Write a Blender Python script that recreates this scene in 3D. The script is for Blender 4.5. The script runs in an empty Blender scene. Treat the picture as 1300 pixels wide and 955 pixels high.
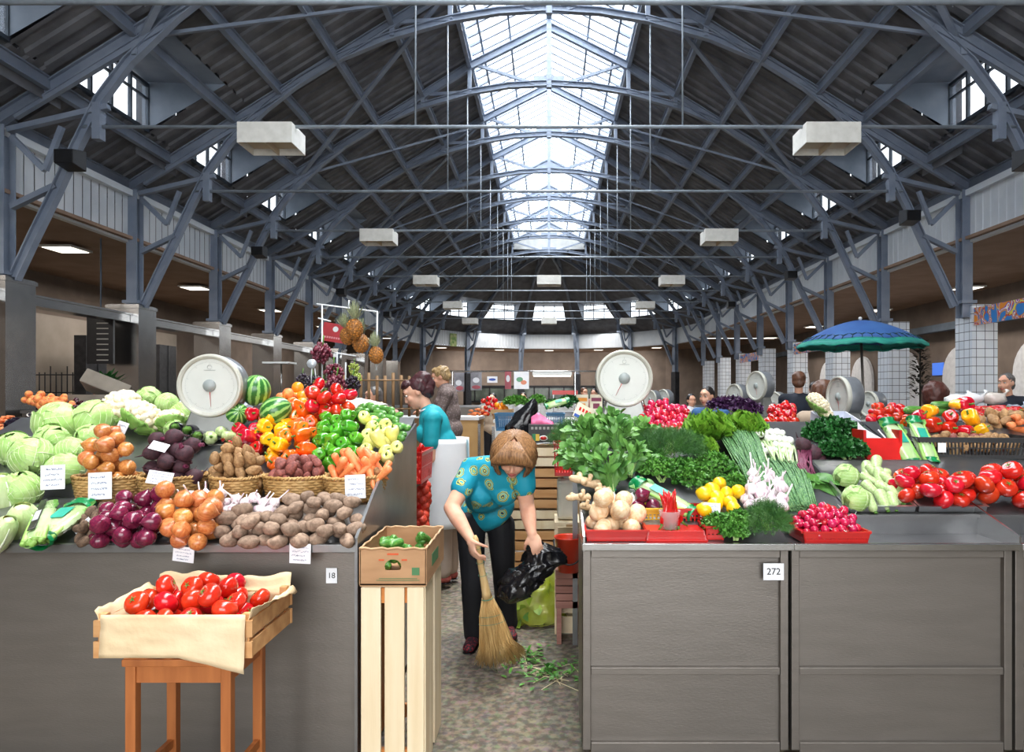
import bpy, math, random
from mathutils import Vector, Matrix, noise
PI = math.pi
R = math.radians
rnd = random.Random(7)
sc = bpy.context.scene
col = sc.collection
# ------------------------------------------------------------------ camera, sky, light, exposure
H = 1.5                       # eye height
F = 870.0                     # focal length in pixels of the 1300 px wide frame
cam_d = bpy.data.cameras.new('camera'); cam = bpy.data.objects.new('camera', cam_d); col.objects.link(cam)
cam.location = (0, 0, H); cam.rotation_euler = (R(90), 0, 0)
cam_d.sensor_width = 36; cam_d.lens = 36 * F / 1300
cam_d.shift_x = -47 / 1300; cam_d.shift_y = 22.5 / 1300
cam_d.clip_start = .05; cam_d.clip_end = 300
sc.camera = cam
sc.view_settings.view_transform = 'Standard'; sc.view_settings.look = 'None'
sc.view_settings.gamma = 1; sc.view_settings.use_curve_mapping = False
sc.view_settings.exposure = 0.08
w = bpy.data.worlds.new('sky'); sc.world = w; w.use_nodes = True
bg = w.node_tree.nodes['Background']; bg.inputs[0].default_value = (.86, .93, 1, 1); bg.inputs[1].default_value = 3.4
sc.cycles.max_bounces = 7; sc.cycles.diffuse_bounces = 4; sc.cycles.glossy_bounces = 3
sc.cycles.transmission_bounces = 4; sc.cycles.transparent_max_bounces = 8
sc.cycles.sample_clamp_indirect = 4; sc.cycles.caustics_reflective = False; sc.cycles.caustics_refractive = False

def area(name, loc, rot, sx, sy, power, color=(1, 1, 1), spread=180):
    l = bpy.data.lights.new(name, 'AREA'); l.shape = 'RECTANGLE'; l.size = sx; l.size_y = sy
    l.energy = power; l.color = color; l.spread = R(spread)
    o = bpy.data.objects.new(name, l); col.objects.link(o); o.location = loc; o.rotation_euler = rot
    return o
# daylight over the glazed ridge of the roof, and an added soft fill light behind the camera
area('skylight_daylight', (0, 15.0, 11.6), (0, 0, 0), 3.7, 41.0, 7600, (.93, .97, 1))
area('rear_fill', (0.0, -7.3, 3.6), (R(78), 0, 0), 9.0, 5.0, 620, (1, .98, .95))
sun_d = bpy.data.lights.new('sun', 'SUN'); sun_d.energy = 3.2; sun_d.angle = R(3); sun_d.color = (1, .95, .87)
sun = bpy.data.objects.new('sun', sun_d); col.objects.link(sun)
sun.rotation_euler = (R(-4), R(8), 0)

# ------------------------------------------------------------------ helpers
def C(h, a=1.0):
    h = h.lstrip('#'); v = [int(h[i:i + 2], 16) / 255 for i in (0, 2, 4)]
    return tuple((x / 12.92 if x <= .04045 else ((x + .055) / 1.055) ** 2.4) for x in v) + (a,)

def px(x, y, Y):
    "point at depth Y that the photo shows at pixel x, y (used for measuring positions)"
    return Vector(((x - 697) * Y / F, Y, H - (y - 500) * Y / F))

MATS = {}
def mat(name, c1, c2=None, rough=.5, metal=0, scale=8, bump=0, bscale=None, vary=0, detail=4, stretch=None,
        coat=0, sss=0, spec=.5, trans=0, alpha=1, mixpos=(.35, .65), tex='NOISE', emit=None, estr=0, sheen=0, huev=0, coord='Object', ior=1.45):
    if name in MATS: return MATS[name]
    m = bpy.data.materials.new(name); m.use_nodes = True; MATS[name] = m
    nt = m.node_tree; N = nt.nodes; L = nt.links; b = N['Principled BSDF']
    c1 = C(c1) if isinstance(c1, str) else c1
    c2 = (C(c2) if isinstance(c2, str) else c2) if c2 else c1
    tc = N.new('ShaderNodeTexCoord'); src = tc.outputs[coord]
    if stretch:
        mp = N.new('ShaderNodeMapping'); mp.inputs['Scale'].default_value = stretch; L.new(src, mp.inputs[0]); src = mp.outputs[0]
    oi = N.new('ShaderNodeObjectInfo')
    ofs = N.new('ShaderNodeVectorMath'); ofs.operation = 'ADD'; sclr = N.new('ShaderNodeMath'); sclr.operation = 'MULTIPLY'; sclr.inputs[1].default_value = 37.0
    L.new(oi.outputs['Random'], sclr.inputs[0]); L.new(src, ofs.inputs[0]); L.new(sclr.outputs[0], ofs.inputs[1]); vec = ofs.outputs[0]
    if tex == 'NOISE':
        t = N.new('ShaderNodeTexNoise'); t.inputs['Scale'].default_value = scale; t.inputs['Detail'].default_value = detail; out = t.outputs[0]
    elif tex == 'WAVE':
        t = N.new('ShaderNodeTexWave'); t.inputs['Scale'].default_value = scale; t.inputs['Distortion'].default_value = 3; t.inputs['Detail'].default_value = 2; out = t.outputs[1]
    elif tex == 'VORONOI':
        t = N.new('ShaderNodeTexVoronoi'); t.inputs['Scale'].default_value = scale; out = t.outputs[0]
    L.new(vec, t.inputs['Vector'])
    rp = N.new('ShaderNodeValToRGB'); rp.color_ramp.elements[0].position = mixpos[0]; rp.color_ramp.elements[1].position = mixpos[1]
    rp.color_ramp.elements[0].color = c1; rp.color_ramp.elements[1].color = c2
    L.new(out, rp.inputs[0]); colr = rp.outputs[0]
    if vary or huev:
        hs = N.new('ShaderNodeHueSaturation'); ma = N.new('ShaderNodeMapRange'); ma.inputs[3].default_value = 1 - vary; ma.inputs[4].default_value = 1 + vary
        L.new(oi.outputs['Random'], ma.inputs[0]); L.new(ma.outputs[0], hs.inputs['Value']); L.new(colr, hs.inputs['Color'])
        if huev:
            wn = N.new('ShaderNodeTexWhiteNoise'); wn.noise_dimensions = '1D'; L.new(oi.outputs['Random'], wn.inputs['W'])
            mh = N.new('ShaderNodeMapRange'); mh.inputs[3].default_value = .5 - huev; mh.inputs[4].default_value = .5 + huev
            L.new(wn.outputs[0], mh.inputs[0]); L.new(mh.outputs[0], hs.inputs['Hue'])
        colr = hs.outputs[0]
    L.new(colr, b.inputs['Base Color'])
    b.inputs['Roughness'].default_value = rough; b.inputs['Metallic'].default_value = metal
    b.inputs['Specular IOR Level'].default_value = spec; b.inputs['IOR'].default_value = ior
    b.inputs['Coat Weight'].default_value = coat; b.inputs['Coat Roughness'].default_value = .15
    if sss: b.inputs['Subsurface Weight'].default_value = sss; b.inputs['Subsurface Radius'].default_value = (.02, .008, .004); b.inputs['Subsurface Scale'].default_value = 1
    if trans: b.inputs['Transmission Weight'].default_value = trans
    if alpha < 1: b.inputs['Alpha'].default_value = alpha
    if sheen: b.inputs['Sheen Weight'].default_value = sheen
    if emit: b.inputs['Emission Color'].default_value = C(emit) if isinstance(emit, str) else emit; b.inputs['Emission Strength'].default_value = estr
    if bump:
        t2 = N.new('ShaderNodeTexNoise'); t2.inputs['Scale'].default_value = bscale or scale * 2; t2.inputs['Detail'].default_value = 5
        L.new(vec, t2.inputs['Vector']); bp = N.new('ShaderNodeBump'); bp.inputs['Strength'].default_value = 1; bp.inputs['Distance'].default_value = bump
        L.new(t2.outputs[0], bp.inputs['Height']); L.new(bp.outputs[0], b.inputs['Normal'])
    return m

def ortho(d):
    d = Vector(d).normalized(); u = Vector((0, 0, 1)) if abs(d.z) < .95 else Vector((0, 1, 0))
    a = d.cross(u).normalized(); return a, d.cross(a).normalized()

class G:
    "collects shapes and links them as one mesh object"
    def __init__(s): s.v = []; s.f = []; s.m = []; s.sm = []; s.k = 0; s.flat = False
    def add(s, vs, fs, smooth=False):
        o = len(s.v); s.v += [tuple(p) for p in vs]; s.f += [tuple(i + o for i in f) for f in fs]
        s.m += [s.k] * len(fs); s.sm += [smooth] * len(fs); return s
    def box(s, c, d, M=None):
        x, y, z = d[0] / 2, d[1] / 2, d[2] / 2; c = Vector(c)
        vs = [Vector((i, j, k)) for i in (-x, x) for j in (-y, y) for k in (-z, z)]
        if M is not None: vs = [M @ p for p in vs]
        return s.add([p + c for p in vs], [(0, 1, 3, 2), (4, 6, 7, 5), (0, 4, 5, 1), (2, 3, 7, 6), (0, 2, 6, 4), (1, 5, 7, 3)])
    def bar(s, a, b, wd, ht, up=(0, 0, 1)):
        "rectangular bar from a to b: wd sideways, ht along up"
        a = Vector(a); b = Vector(b); d = (b - a).normalized(); up = Vector(up)
        sd = d.cross(up)
        if sd.length < 1e-3: sd = d.cross(Vector((0, 1, 0)))
        sd.normalize(); u = sd.cross(d).normalized(); sd = sd * wd / 2; u = u * ht / 2
        vs = [a - sd - u, a + sd - u, a + sd + u, a - sd + u, b - sd - u, b + sd - u, b + sd + u, b - sd + u]
        return s.add(vs, [(0, 3, 2, 1), (4, 5, 6, 7), (0, 1, 5, 4), (1, 2, 6, 5), (2, 3, 7, 6), (3, 0, 4, 7)])
    def ibar(s, a, b, wd, ht, up=(0, 0, 1), t=.02):
        "I section: two flanges and a web"
        a = Vector(a); b = Vector(b); d = (b - a).normalized(); sd = d.cross(Vector(up))
        if sd.length < 1e-3: sd = d.cross(Vector((0, 1, 0)))
        sd.normalize(); u = sd.cross(d).normalized()
        s.bar(a + u * (ht / 2 - t / 2), b + u * (ht / 2 - t / 2), wd, t, u); s.bar(a - u * (ht / 2 - t / 2), b - u * (ht / 2 - t / 2), wd, t, u)
        return s.bar(a, b, t, ht - 2 * t, u)
    def tube(s, pts, r, n=8, smooth=True, cap=True, flat=1.0):
        pts = [Vector(p) for p in pts]; k = len(pts)
        if not hasattr(r, '__len__'): r = [r] * k
        d0 = (pts[1] - pts[0]); A, B = ortho(d0); vs = []; prev = d0.normalized()
        for i, p in enumerate(pts):
            d = (pts[min(i + 1, k - 1)] - pts[max(i - 1, 0)])
            if d.length > 1e-9:
                d.normalize(); q = prev.rotation_difference(d); A = q @ A; B = q @ B; prev = d
            for j in range(n):
                t = 2 * PI * j / n; vs.append(p + A * (r[i] * math.cos(t)) + B * (r[i] * flat * math.sin(t)))
        fs = [(i * n + j, i * n + (j + 1) % n, (i + 1) * n + (j + 1) % n, (i + 1) * n + j) for i in range(k - 1) for j in range(n)]
        if cap: fs += [tuple(range(n))[::-1], tuple((k - 1) * n + j for j in range(n))]
        return s.add(vs, fs, smooth)
    def lathe(s, prof, c=(0, 0, 0), n=24, M=None, smooth=True, sx=1, sy=1):
        "prof: list of (r, z)"
        c = Vector(c); k = len(prof)
        vs = [Vector((r * math.cos(2 * PI * j / n) * sx, r * math.sin(2 * PI * j / n) * sy, z)) for r, z in prof for j in range(n)]
        if M is not None: vs = [M @ p for p in vs]
        fs = [(i * n + j, i * n + (j + 1) % n, (i + 1) * n + (j + 1) % n, (i + 1) * n + j) for i in range(k - 1) for j in range(n)]
        if prof[0][0] > 1e-6: fs.append(tuple(range(n))[::-1])
        if prof[-1][0] > 1e-6: fs.append(tuple((k - 1) * n + j for j in range(n)))
        return s.add([p + c for p in vs], fs, smooth)
    def ball(s, c, r, n=14, k=10, M=None, fn=None):
        if not hasattr(r, '__len__'): r = (r, r, r)
        c = Vector(c); vs = []
        for i in range(k + 1):
            t = PI * i / k
            for j in range(n):
                f = 2 * PI * j / n; p = Vector((math.sin(t) * math.cos(f), math.sin(t) * math.sin(f), math.cos(t)))
                q = fn(p) if fn else 1.0
                p = Vector((p.x * r[0] * q, p.y * r[1] * q, p.z * r[2] * q)) if not isinstance(q, Vector) else Vector((q.x * r[0], q.y * r[1], q.z * r[2]))
                if i in (0, k): p.x = p.y = 0
                if M is not None: p = M @ p
                vs.append(c + p)
        fs = [(i * n + j, (i + 1) * n + j, (i + 1) * n + (j + 1) % n, i * n + (j + 1) % n) for i in range(k) for j in range(n)]
        return s.add(vs, fs, True)
    def quad(s, a, b, c, d): return s.add([a, b, c, d], [(0, 1, 2, 3)])
    def grid(s, fn, nu, nv, smooth=True, thick=0):
        vs = [Vector(fn(i / nu, j / nv)) for i in range(nu + 1) for j in range(nv + 1)]; k = nv + 1
        fs = [(i * k + j, (i + 1) * k + j, (i + 1) * k + j + 1, i * k + j + 1) for i in range(nu) for j in range(nv)]
        return s.add(vs, fs, smooth)
    def disc(s, c, r, nrm, n=24, th=.01):
        q = Vector((0, 0, 1)).rotation_difference(Vector(nrm)).to_matrix()
        return s.lathe([(r, -th / 2), (r, th / 2)], c, n, q, False)
    def mesh(s, name, mats, weld=False):
        me = bpy.data.meshes.new(name); me.from_pydata(s.v, [], s.f); me.update()
        if not isinstance(mats, (list, tuple)): mats = [mats]
        for m in mats: me.materials.append(m)
        me.polygons.foreach_set('material_index', s.m); me.polygons.foreach_set('use_smooth', s.sm)
        return me
    def build(s, name, mats, parent=None, loc=None, bevel=0, solid=0, weld=False):
        o = bpy.data.objects.new(name, s.mesh(name, mats)); col.objects.link(o)
        if weld:
            md = o.modifiers.new('w', 'WELD'); md.merge_threshold = 1e-5
        if solid:
            md = o.modifiers.new('s', 'SOLIDIFY'); md.thickness = solid; md.offset = 0
        if bevel:
            md = o.modifiers.new('b', 'BEVEL'); md.width = bevel; md.segments = 2; md.limit_method = 'ANGLE'
        if parent: o.parent = parent
        if loc is not None: o.location = loc
        return o

KEEP = {}
def tag(o, label=None, cat=None, group=None, kind=None):
    if label: o['label'] = label
    if cat: o['category'] = cat
    if group: o['group'] = group
    if kind: o['kind'] = kind
    return o
def thing(name, label, cat, loc=(0, 0, 0), rz=0, group=None):
    o = bpy.data.objects.new(name, None); col.objects.link(o); o.empty_display_size = .1
    o.location = loc; o.rotation_euler = (0, 0, rz); return tag(o, label, cat, group)
def struct(o): o['kind'] = 'structure'; return o
def dup(o, parent=None, loc=None, rot=None, scale=None, label=None, group=None, name=None):
    c = o.copy(); c.name = name or o.name.split('.')[0]; col.objects.link(c); c.parent = parent
    for ch in o.children: dup(ch, c)
    if loc is not None: c.location = loc
    if rot is not None: c.rotation_euler = rot
    if scale is not None: c.scale = (scale,) * 3 if not hasattr(scale, '__len__') else scale
    if label: c['label'] = label
    if group: c['group'] = group
    return c
def nz(p, s=1.0): return noise.noise(Vector(p) * s)
ORD = ['nearest', 'second', 'third', 'fourth', 'fifth', 'sixth', 'seventh', 'eighth', 'ninth', 'tenth', 'eleventh', 'twelfth']

# ------------------------------------------------------------------ shared materials
steel = mat('blue_grey_steel', '#8a94a4', '#7a8597', rough=.5, scale=3, bump=.002, bscale=30, spec=.4)
steel_dk = mat('dull_steel', '#4c5866', '#3c4650', rough=.6, scale=3)
deck_m = mat('roof_boards', '#77797f', '#5f6167', rough=.75, scale=2.5, bump=.004, bscale=12)
fascia_m = mat('white_cladding', '#e0e5ea', '#d2d9e0', rough=.45, scale=1.5)
ceil_m = mat('brown_ceiling', '#a08674', '#927866', rough=.7, scale=2)
wall_m = mat('brown_wall', '#7d6f65', '#6d6158', rough=.8, scale=1.5)
inox = mat('stainless_steel', (.55, .55, .54, 1), (.48, .48, .48, 1), rough=.22, metal=1, scale=5, bump=.0015, bscale=4)
inox_dull = mat('brushed_steel_panel', (.225, .203, .182, 1), (.205, .185, .165, 1), rough=.45, metal=.8, scale=4, stretch=(1, 1, 6), bump=.0006, bscale=60)
inox_tray = mat('steel_tray', (.34, .345, .35, 1), (.28, .28, .29, 1), rough=.3, metal=.9, scale=6, bump=.0006, bscale=25)
white_p = mat('white_paint', '#dfe0dd', '#cfd0cd', rough=.4, scale=4)
paper = mat('white_paper', '#f2f2f4', '#e6e8ee', rough=.8, scale=10)
black_m = mat('black_plastic', '#141416', '#1c1c1f', rough=.35, scale=10)
glow = mat('lamp_diffuser', '#ffffff', emit='#fff6e4', estr=2.4)
# ------------------------------------------------------------------ THE HALL
W = 8.0; BAY = 3.27; Y0 = 10.27; NB = range(-3, 9)
YN = [Y0 + BAY * n for n in range(-4, 10)]
def yb(n): return Y0 + BAY * n
YA = yb(8) + .8                      # centre of the round far end
ZR, ZS = 10.67, 9.70                 # ridge, edge of the glazed strip at X = 1.95
def roofz(x): return ZR - .5 * abs(x) if abs(x) <= 1.95 else 9.695 - .622 * (abs(x) - 1.95)
ARC = [(8.0, 3.25), (7.72, 3.85), (7.4, 4.5), (7.08, 5.2), (6.73, 5.9), (6.3, 6.48), (5.6, 7.15), (4.9, 7.7), (4.2, 8.12), (3.2, 8.54), (1.95, 8.9), (1.0, 9.06), (0, 9.12)]
def arcz(x):
    x = abs(x)
    for (a, b), (c, d) in zip(ARC, ARC[1:]):
        if c <= x <= a: return d + (b - d) * (x - c) / (a - c)
    return 3.25

# floor
g = G(); g.quad((-14, -8, 0), (14, -8, 0), (14, 52, 0), (-14, 52, 0))
fm = mat('worn_concrete_floor', '#7b7060', '#5d5446', rough=.7, scale=2.2, bump=.004, bscale=25, detail=8)
nt = fm.node_tree; N = nt.nodes; L = nt.links
vo = N.new('ShaderNodeTexVoronoi'); vo.inputs['Scale'].default_value = 45; tcn = N.new('ShaderNodeTexCoord'); L.new(tcn.outputs['Object'], vo.inputs['Vector'])
nn = N.new('ShaderNodeTexNoise'); nn.inputs['Scale'].default_value = 26; nn.inputs['Detail'].default_value = 6; L.new(tcn.outputs['Object'], nn.inputs['Vector'])
rr = N.new('ShaderNodeValToRGB'); rr.color_ramp.elements[0].position = .42; rr.color_ramp.elements[1].position = .6
rr.color_ramp.elements[0].color = C('#3f3628'); rr.color_ramp.elements[1].color = C('#8a7d69'); L.new(nn.outputs[0], rr.inputs[0])
mx = N.new('ShaderNodeMixRGB'); mx.inputs[0].default_value = .55; b = N['Principled BSDF']; prev = b.inputs['Base Color'].links[0].from_socket
L.new(prev, mx.inputs[1]); L.new(rr.outputs[0], mx.inputs[2])
mx2 = N.new('ShaderNodeMixRGB'); mx2.blend_type = 'MULTIPLY'; mx2.inputs[0].default_value = .3; L.new(mx.outputs[0], mx2.inputs[1]); L.new(vo.outputs['Color'], mx2.inputs[2])
hsv = N.new('ShaderNodeHueSaturation'); hsv.inputs['Saturation'].default_value = .9; hsv.inputs['Value'].default_value = 1.05; L.new(mx2.outputs[0], hsv.inputs['Color']); L.new(hsv.outputs[0], b.inputs['Base Color'])
struct(g.build('floor', fm))

# roof deck with dormer openings, corrugated down the slope
WX = 7.4; ZI = 6.31; ZT = 7.2; XI = 1.95 + (9.695 - ZT) / .622
for sd, nm in ((-1, 'left'), (1, 'right')):
    g = G()
    def strip(x0, x1, ya, yb_):
        # boards: wave section along Y
        n = max(1, int((yb_ - ya) / .33)); st = (yb_ - ya) / n
        for i in range(n):
            y = ya + i * st
            pr = [(y, 0), (y + st * .18, 0), (y + st * .24, .05), (y + st * .76, .05), (y + st * .82, 0), (y + st, 0)]
            for (p, d), (q, e) in zip(pr, pr[1:]):
                g.quad((sd * x0, p, roofz(x0) + d), (sd * x1, p, roofz(x1) + d), (sd * x1, q, roofz(x1) + e), (sd * x0, q, roofz(x0) + e))
    y = -8.0
    ends = []
    for n in range(-6, 8):
        a, b_ = yb(n) + .25, yb(n) + 2.36
        if a > -8: ends.append((a, b_))
    strip(1.95, XI, -8, YA)
    y = -8
    for a, b_ in ends: strip(XI, WX, y, a); y = b_
    strip(XI, WX, y, YA); strip(WX, 8.8, -8, YA)
    # outer skin above, keeps daylight out
    g.quad((sd * 1.95, -8, ZS + .35), (sd * XI, -8, ZT + .25), (sd * XI, YA, ZT + .25), (sd * 1.95, YA, ZS + .35))
    g.quad((sd * XI, -8, ZT + .25), (sd * 7.62, -8, ZT + .15), (sd * 7.62, YA, ZT + .15), (sd * XI, YA, ZT + .25))
    y = -8
    for a, b_ in ends + [(YA, YA)]: g.quad((sd * 7.56, y - .09, 5.9), (sd * 7.56, a + .09, 5.9), (sd * 7.56, a + .09, ZT + .15), (sd * 7.56, y - .09, ZT + .15)); y = b_
    struct(g.build('ceiling_roof_boards', deck_m))
    # dormers
    for k, (a, b_) in enumerate(ends):
        g = G()
        g.quad((sd * XI, a, ZT), (sd * (WX + .1), a, ZT + .05), (sd * (WX + .1), b_, ZT + .05), (sd * XI, b_, ZT))
        for yy in (a, b_): g.add([(sd * XI, yy, ZT), (sd * (WX + .1), yy, ZT + .05), (sd * (WX + .1), yy, ZI)], [(0, 1, 2)])
        d = struct(g.build('ceiling_dormer', mat('dormer_cheek', '#8792a0', '#6f7b89', rough=.6, scale=1.5, bump=.003)))
        fr = G(); nb = 4
        for i in range(nb + 1):
            yy = a + (b_ - a) * i / nb; fr.box((sd * WX, yy, (ZI + ZT) / 2), (.06, .045, ZT - ZI))
        fr.box((sd * WX, (a + b_) / 2, ZI + .03), (.07, b_ - a, .06)); fr.box((sd * WX, (a + b_) / 2, ZT - .02), (.07, b_ - a, .06))
        fr.box((sd * WX, (a + b_) / 2, ZI + .62), (.05, b_ - a, .03))
        f = struct(fr.build('window_%d' % (len([o for o in bpy.data.objects if o.name.startswith('window_')]) + 1), steel_dk))
        gg = G(); gg.box((sd * (WX + .01), (a + b_) / 2, (ZI + ZT) / 2), (.01, b_ - a, ZT - ZI))
        p = gg.build('window_pane', mat('milky_glass', '#f4f8ff', rough=.3, alpha=.25), f)
# purlins along the hall, below the boards
for sd in (-1, 1):
    for k, x in enumerate((1.95, 3.1, 4.2, 5.3, 6.2, 7.48, 8.3)):
        g = G(); g.ibar((sd * x, -8, roofz(x) - .12), (sd * x, YA, roofz(x) - .12), .1, .2)
        tag(g.build('roof_purlin', steel), 'long steel purlin under the %s roof slope, %s from the glazed ridge' % ('left' if sd < 0 else 'right', ORD[k].replace('nearest', 'first')), 'beam', 'roof purlins')
    g = G()
    for zz in (8.12,): g.bar((sd * 4.2, -7.8, zz - .05), (sd * 4.2, YA, zz - .05), .08, .08)
    for n in range(-5, 8):
        a = yb(n); m = a + BAY / 2
        g.bar((sd * 4.2, a, 8.12), (sd * 4.2, m, roofz(4.2) - .2), .06, .06); g.bar((sd * 4.2, m, roofz(4.2) - .2), (sd * 4.2, a + BAY, 8.12), .06, .06)
    tag(g.build('longitudinal_truss', steel), 'lattice girder running the length of the %s roof slope' % ('left' if sd < 0 else 'right'), 'beam')
    g = G()
    for n in range(-4, 8, 1):
        a = yb(n); x0, x1 = (2.1, 6.1) if n % 2 else (6.1, 2.1)
        g.bar((sd * x0, a, roofz(x0) - .27), (sd * x1, a + BAY, roofz(x1) - .27), .09, .05)
    tag(g.build('wind_bracing', steel), 'zigzag wind bracing under the %s roof slope' % ('left' if sd < 0 else 'right'), 'bracing')

# glazed ridge
sky = thing('ridge_skylight', 'long glazed skylight along the ridge of the market roof', 'skylight', (0, 0, 9.7))
ZL = 9.7
g = G()
for sd in (-1, 1):
    g.box((sd * 1.95, (YA - 8) / 2, ZS - ZL + .12), (.12, YA + 8, .28)); g.bar((sd * 1.62, -8, roofz(1.62) + .09 - ZL), (sd * 1.62, YA, roofz(1.62) + .09 - ZL), .05, .08)
    g.bar((sd * .95, -8, roofz(.95) + .09 - ZL), (sd * .95, YA, roofz(.95) + .09 - ZL), .045, .06)
g.bar((0, -8, ZR - ZL + .1), (0, YA, ZR - ZL + .1), .12, .16)
g.build('skylight_frame', steel, sky)
g = G(); y = -7.9
while y < YA:
    for sd in (-1, 1): g.bar((sd * 1.95, y, ZS + .12 - ZL), (0, y, ZR + .12 - ZL), .055, .06)
    y += .42
g.build('glazing_bars', steel, sky)
g = G()
for sd in (-1, 1): g.quad((sd * 1.95, -8, ZS + .16 - ZL), (0, -8, ZR + .16 - ZL), (0, YA, ZR + .16 - ZL), (sd * 1.95, YA, ZS + .16 - ZL))
g.build('glass', mat('sky_glass', '#f6faff', rough=.2, alpha=.12), sky)
g = G(); g.add([(-1.95, YA, ZS), (1.95, YA, ZS), (0, YA, ZR + .2)], [(0, 1, 2)]); g.quad((-1.95, YA, ZS), (1.95, YA, ZS), (1.95, YA, ZS - .35), (-1.95, YA, ZS - .35))
struct(g.build('ceiling_ridge_end', white_p))

# ---- trusses
def half_members(sd):
    "list of (kind, a, b, w, h)"
    r = []
    P = lambda x, z: (sd * x, 0, z)
    for x in (1.95, 3.1, 4.2, 5.3, 6.2): r.append(('web_post', P(x, arcz(x)), P(x, roofz(x) - .15), .09, .07))
    dg = [(.35, arcz(.35), 1.8, roofz(1.8) - .2), (1.95, arcz(1.95), 3.1, roofz(3.1) - .15), (3.1, roofz(3.1) - .15, 4.2, arcz(4.2)), (4.2, arcz(4.2), 5.3, roofz(5.3) - .15), (5.3, arcz(5.3), 6.2, roofz(6.2) - .15)]
    for a, b_, c, d in dg: r.append(('web_diagonal', P(a, b_), P(c, d), .07, .06))
    r.append(('raking_strut', P(8.0, 5.65), P(5.75, 7.0), .075, .08)); r.append(('cross_beam', P(8.1, 5.45), P(6.6, 5.8), .08, .1))
    r.append(('knee_brace', P(8.05, 5.35), P(7.55, 4.85), .08, .08)); r.append(('knee_brace', P(7.55, 4.85), P(7.3, 5.5), .07, .07)); r.append(('knee_brace', P(8.05, 4.3), P(7.38, 4.62), .08, .1))
    r.append(('gusset_plate', P(6.75, 5.85), P(6.75, 5.3), .12, .14)); r.append(('hanging_strut', P(6.2, arcz(6.2)), P(6.2, roofz(6.2)), .07, .06))
    return r
def make_half(sd, t, rafter_from=0.0, arc_from=0.0):
    g = G()
    pts = [(sd * x, 0, z) for x, z in ARC if x >= arc_from]
    for a, b_ in zip(pts, pts[1:]):
        a = Vector(a); b_ = Vector(b_); e = (b_ - a).normalized() * .03
        for zz in (-.05, .05):
            pass
        up = Vector((0, 1, 0)).cross((b_ - a)).normalized()
        g.ibar(a - e, b_ + e, .12, .14, up)
    g.build('arched_chord', steel, t)
    g = G(); [g.ibar((sd * p_, 0, roofz(p_) - .16), (sd * q_, 0, roofz(q_) - .16), .12, .18) for p_, q_ in ((rafter_from, 1.97), (1.93, 8.7))]; g.build('rafter', steel, t)
    for k, a, b_, w_, h_ in half_members(sd):
        if min(abs(a[0]), abs(b_[0])) < arc_from: continue
        g = G(); g.bar(a, b_, w_, h_, (0, 1, 0)); g.build(k, steel, t)
def make_truss(y, label):
    t = thing('roof_truss', label, 'roof truss', (0, y, 0), 0, 'arched trusses across the hall')
    for sd in (-1, 1): make_half(sd, t)
    g = G(); g.bar((0, 0, 9.0), (0, 0, ZR), .12, .12, (0, 1, 0)); g.box((0, 0, 9.15), (.75, .03, .28)); g.build('king_post', steel, t)
    g = G(); g.tube([(-7, 0, 5.5), (7, 0, 5.5)], .028, 8); g.build('tie_rod', mat('pale_rod', '#9aa3ad', '#7f8993', rough=.4, scale=4), t)
    for x in (-2.0, 2.0):
        g = G(); g.tube([(x, 0, 5.5), (x, 0, arcz(x))], .014, 6); g.build('hanger_rod', MATS['pale_rod'], t)
    g = G(); pass
    return t
T0 = make_truss(yb(0), 'blue-grey steel arched roof truss, nearest one whose feet stand on columns in view')
for n in (-2, -1): dup(T0, None, (0, yb(n), 0), label='blue-grey steel roof truss overhead at the very top of the view' if n == -1 else 'blue-grey steel roof truss behind the viewer, above the front stalls')
for n in range(1, 9): dup(T0, None, (0, yb(n), 0), label='blue-grey steel arched roof truss, %s one counting from the front' % (ORD[n]))
# half trusses fanning round the far end
ANG = [R(a) for a in (-64.3, -38.6, -12.86, 12.86, 38.6, 64.3)]
hp = None
APN = ['leftmost', 'second from left', 'just left of the middle', 'just right of the middle', 'second from right', 'rightmost']
for k, a in enumerate(ANG):
    lab = 'half truss over the round far end, %s of six' % APN[k]
    if hp is None:
        hp = thing('radial_truss', lab, 'roof truss', (0, YA, 0), 0, 'radial trusses of the round end'); make_half(1, hp, .5)
        hp.rotation_euler = (0, 0, PI / 2 - a); hp.scale = (1.02, 1, 1)
    else: dup(hp, None, None, (0, 0, PI / 2 - a), None, lab)
# ---- round end: roof cone, fascia, aisle ceiling, walls
EA = [R(-90 + 180 / 7 * k) for k in range(8)]
def ep(r, a): return (r * math.sin(a), YA + r * math.cos(a) * 1.0)
g = G()
for a, b_ in zip(EA, EA[1:]):
    q = lambda r, t, z: (ep(r, a + (b_ - a) * t)[0] if False else (ep(r, a)[0] * (1 - t) + ep(r, b_)[0] * t), ep(r, a)[1] * (1 - t) + ep(r, b_)[1] * t, z)
    W0, W1 = .18, .82
    for r0, r1 in ((.2, 1.95), (1.95, XI), (7.55, 8.9)):
        g.quad(q(r0, 0, roofz(r0)), q(r0, 1, roofz(r0)), q(r1, 1, roofz(r1)), q(r1, 0, roofz(r1)))
    r0, r1 = XI, 7.55
    g.quad(q(r0, 0, roofz(r0)), q(r0, W0, roofz(r0)), q(r1, W0, roofz(r1)), q(r1, 0, roofz(r1)))
    g.quad(q(r0, W1, roofz(r0)), q(r0, 1, roofz(r0)), q(r1, 1, roofz(r1)), q(r1, W1, roofz(r1)))
struct(g.build('ceiling_apse_roof', deck_m))
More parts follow.
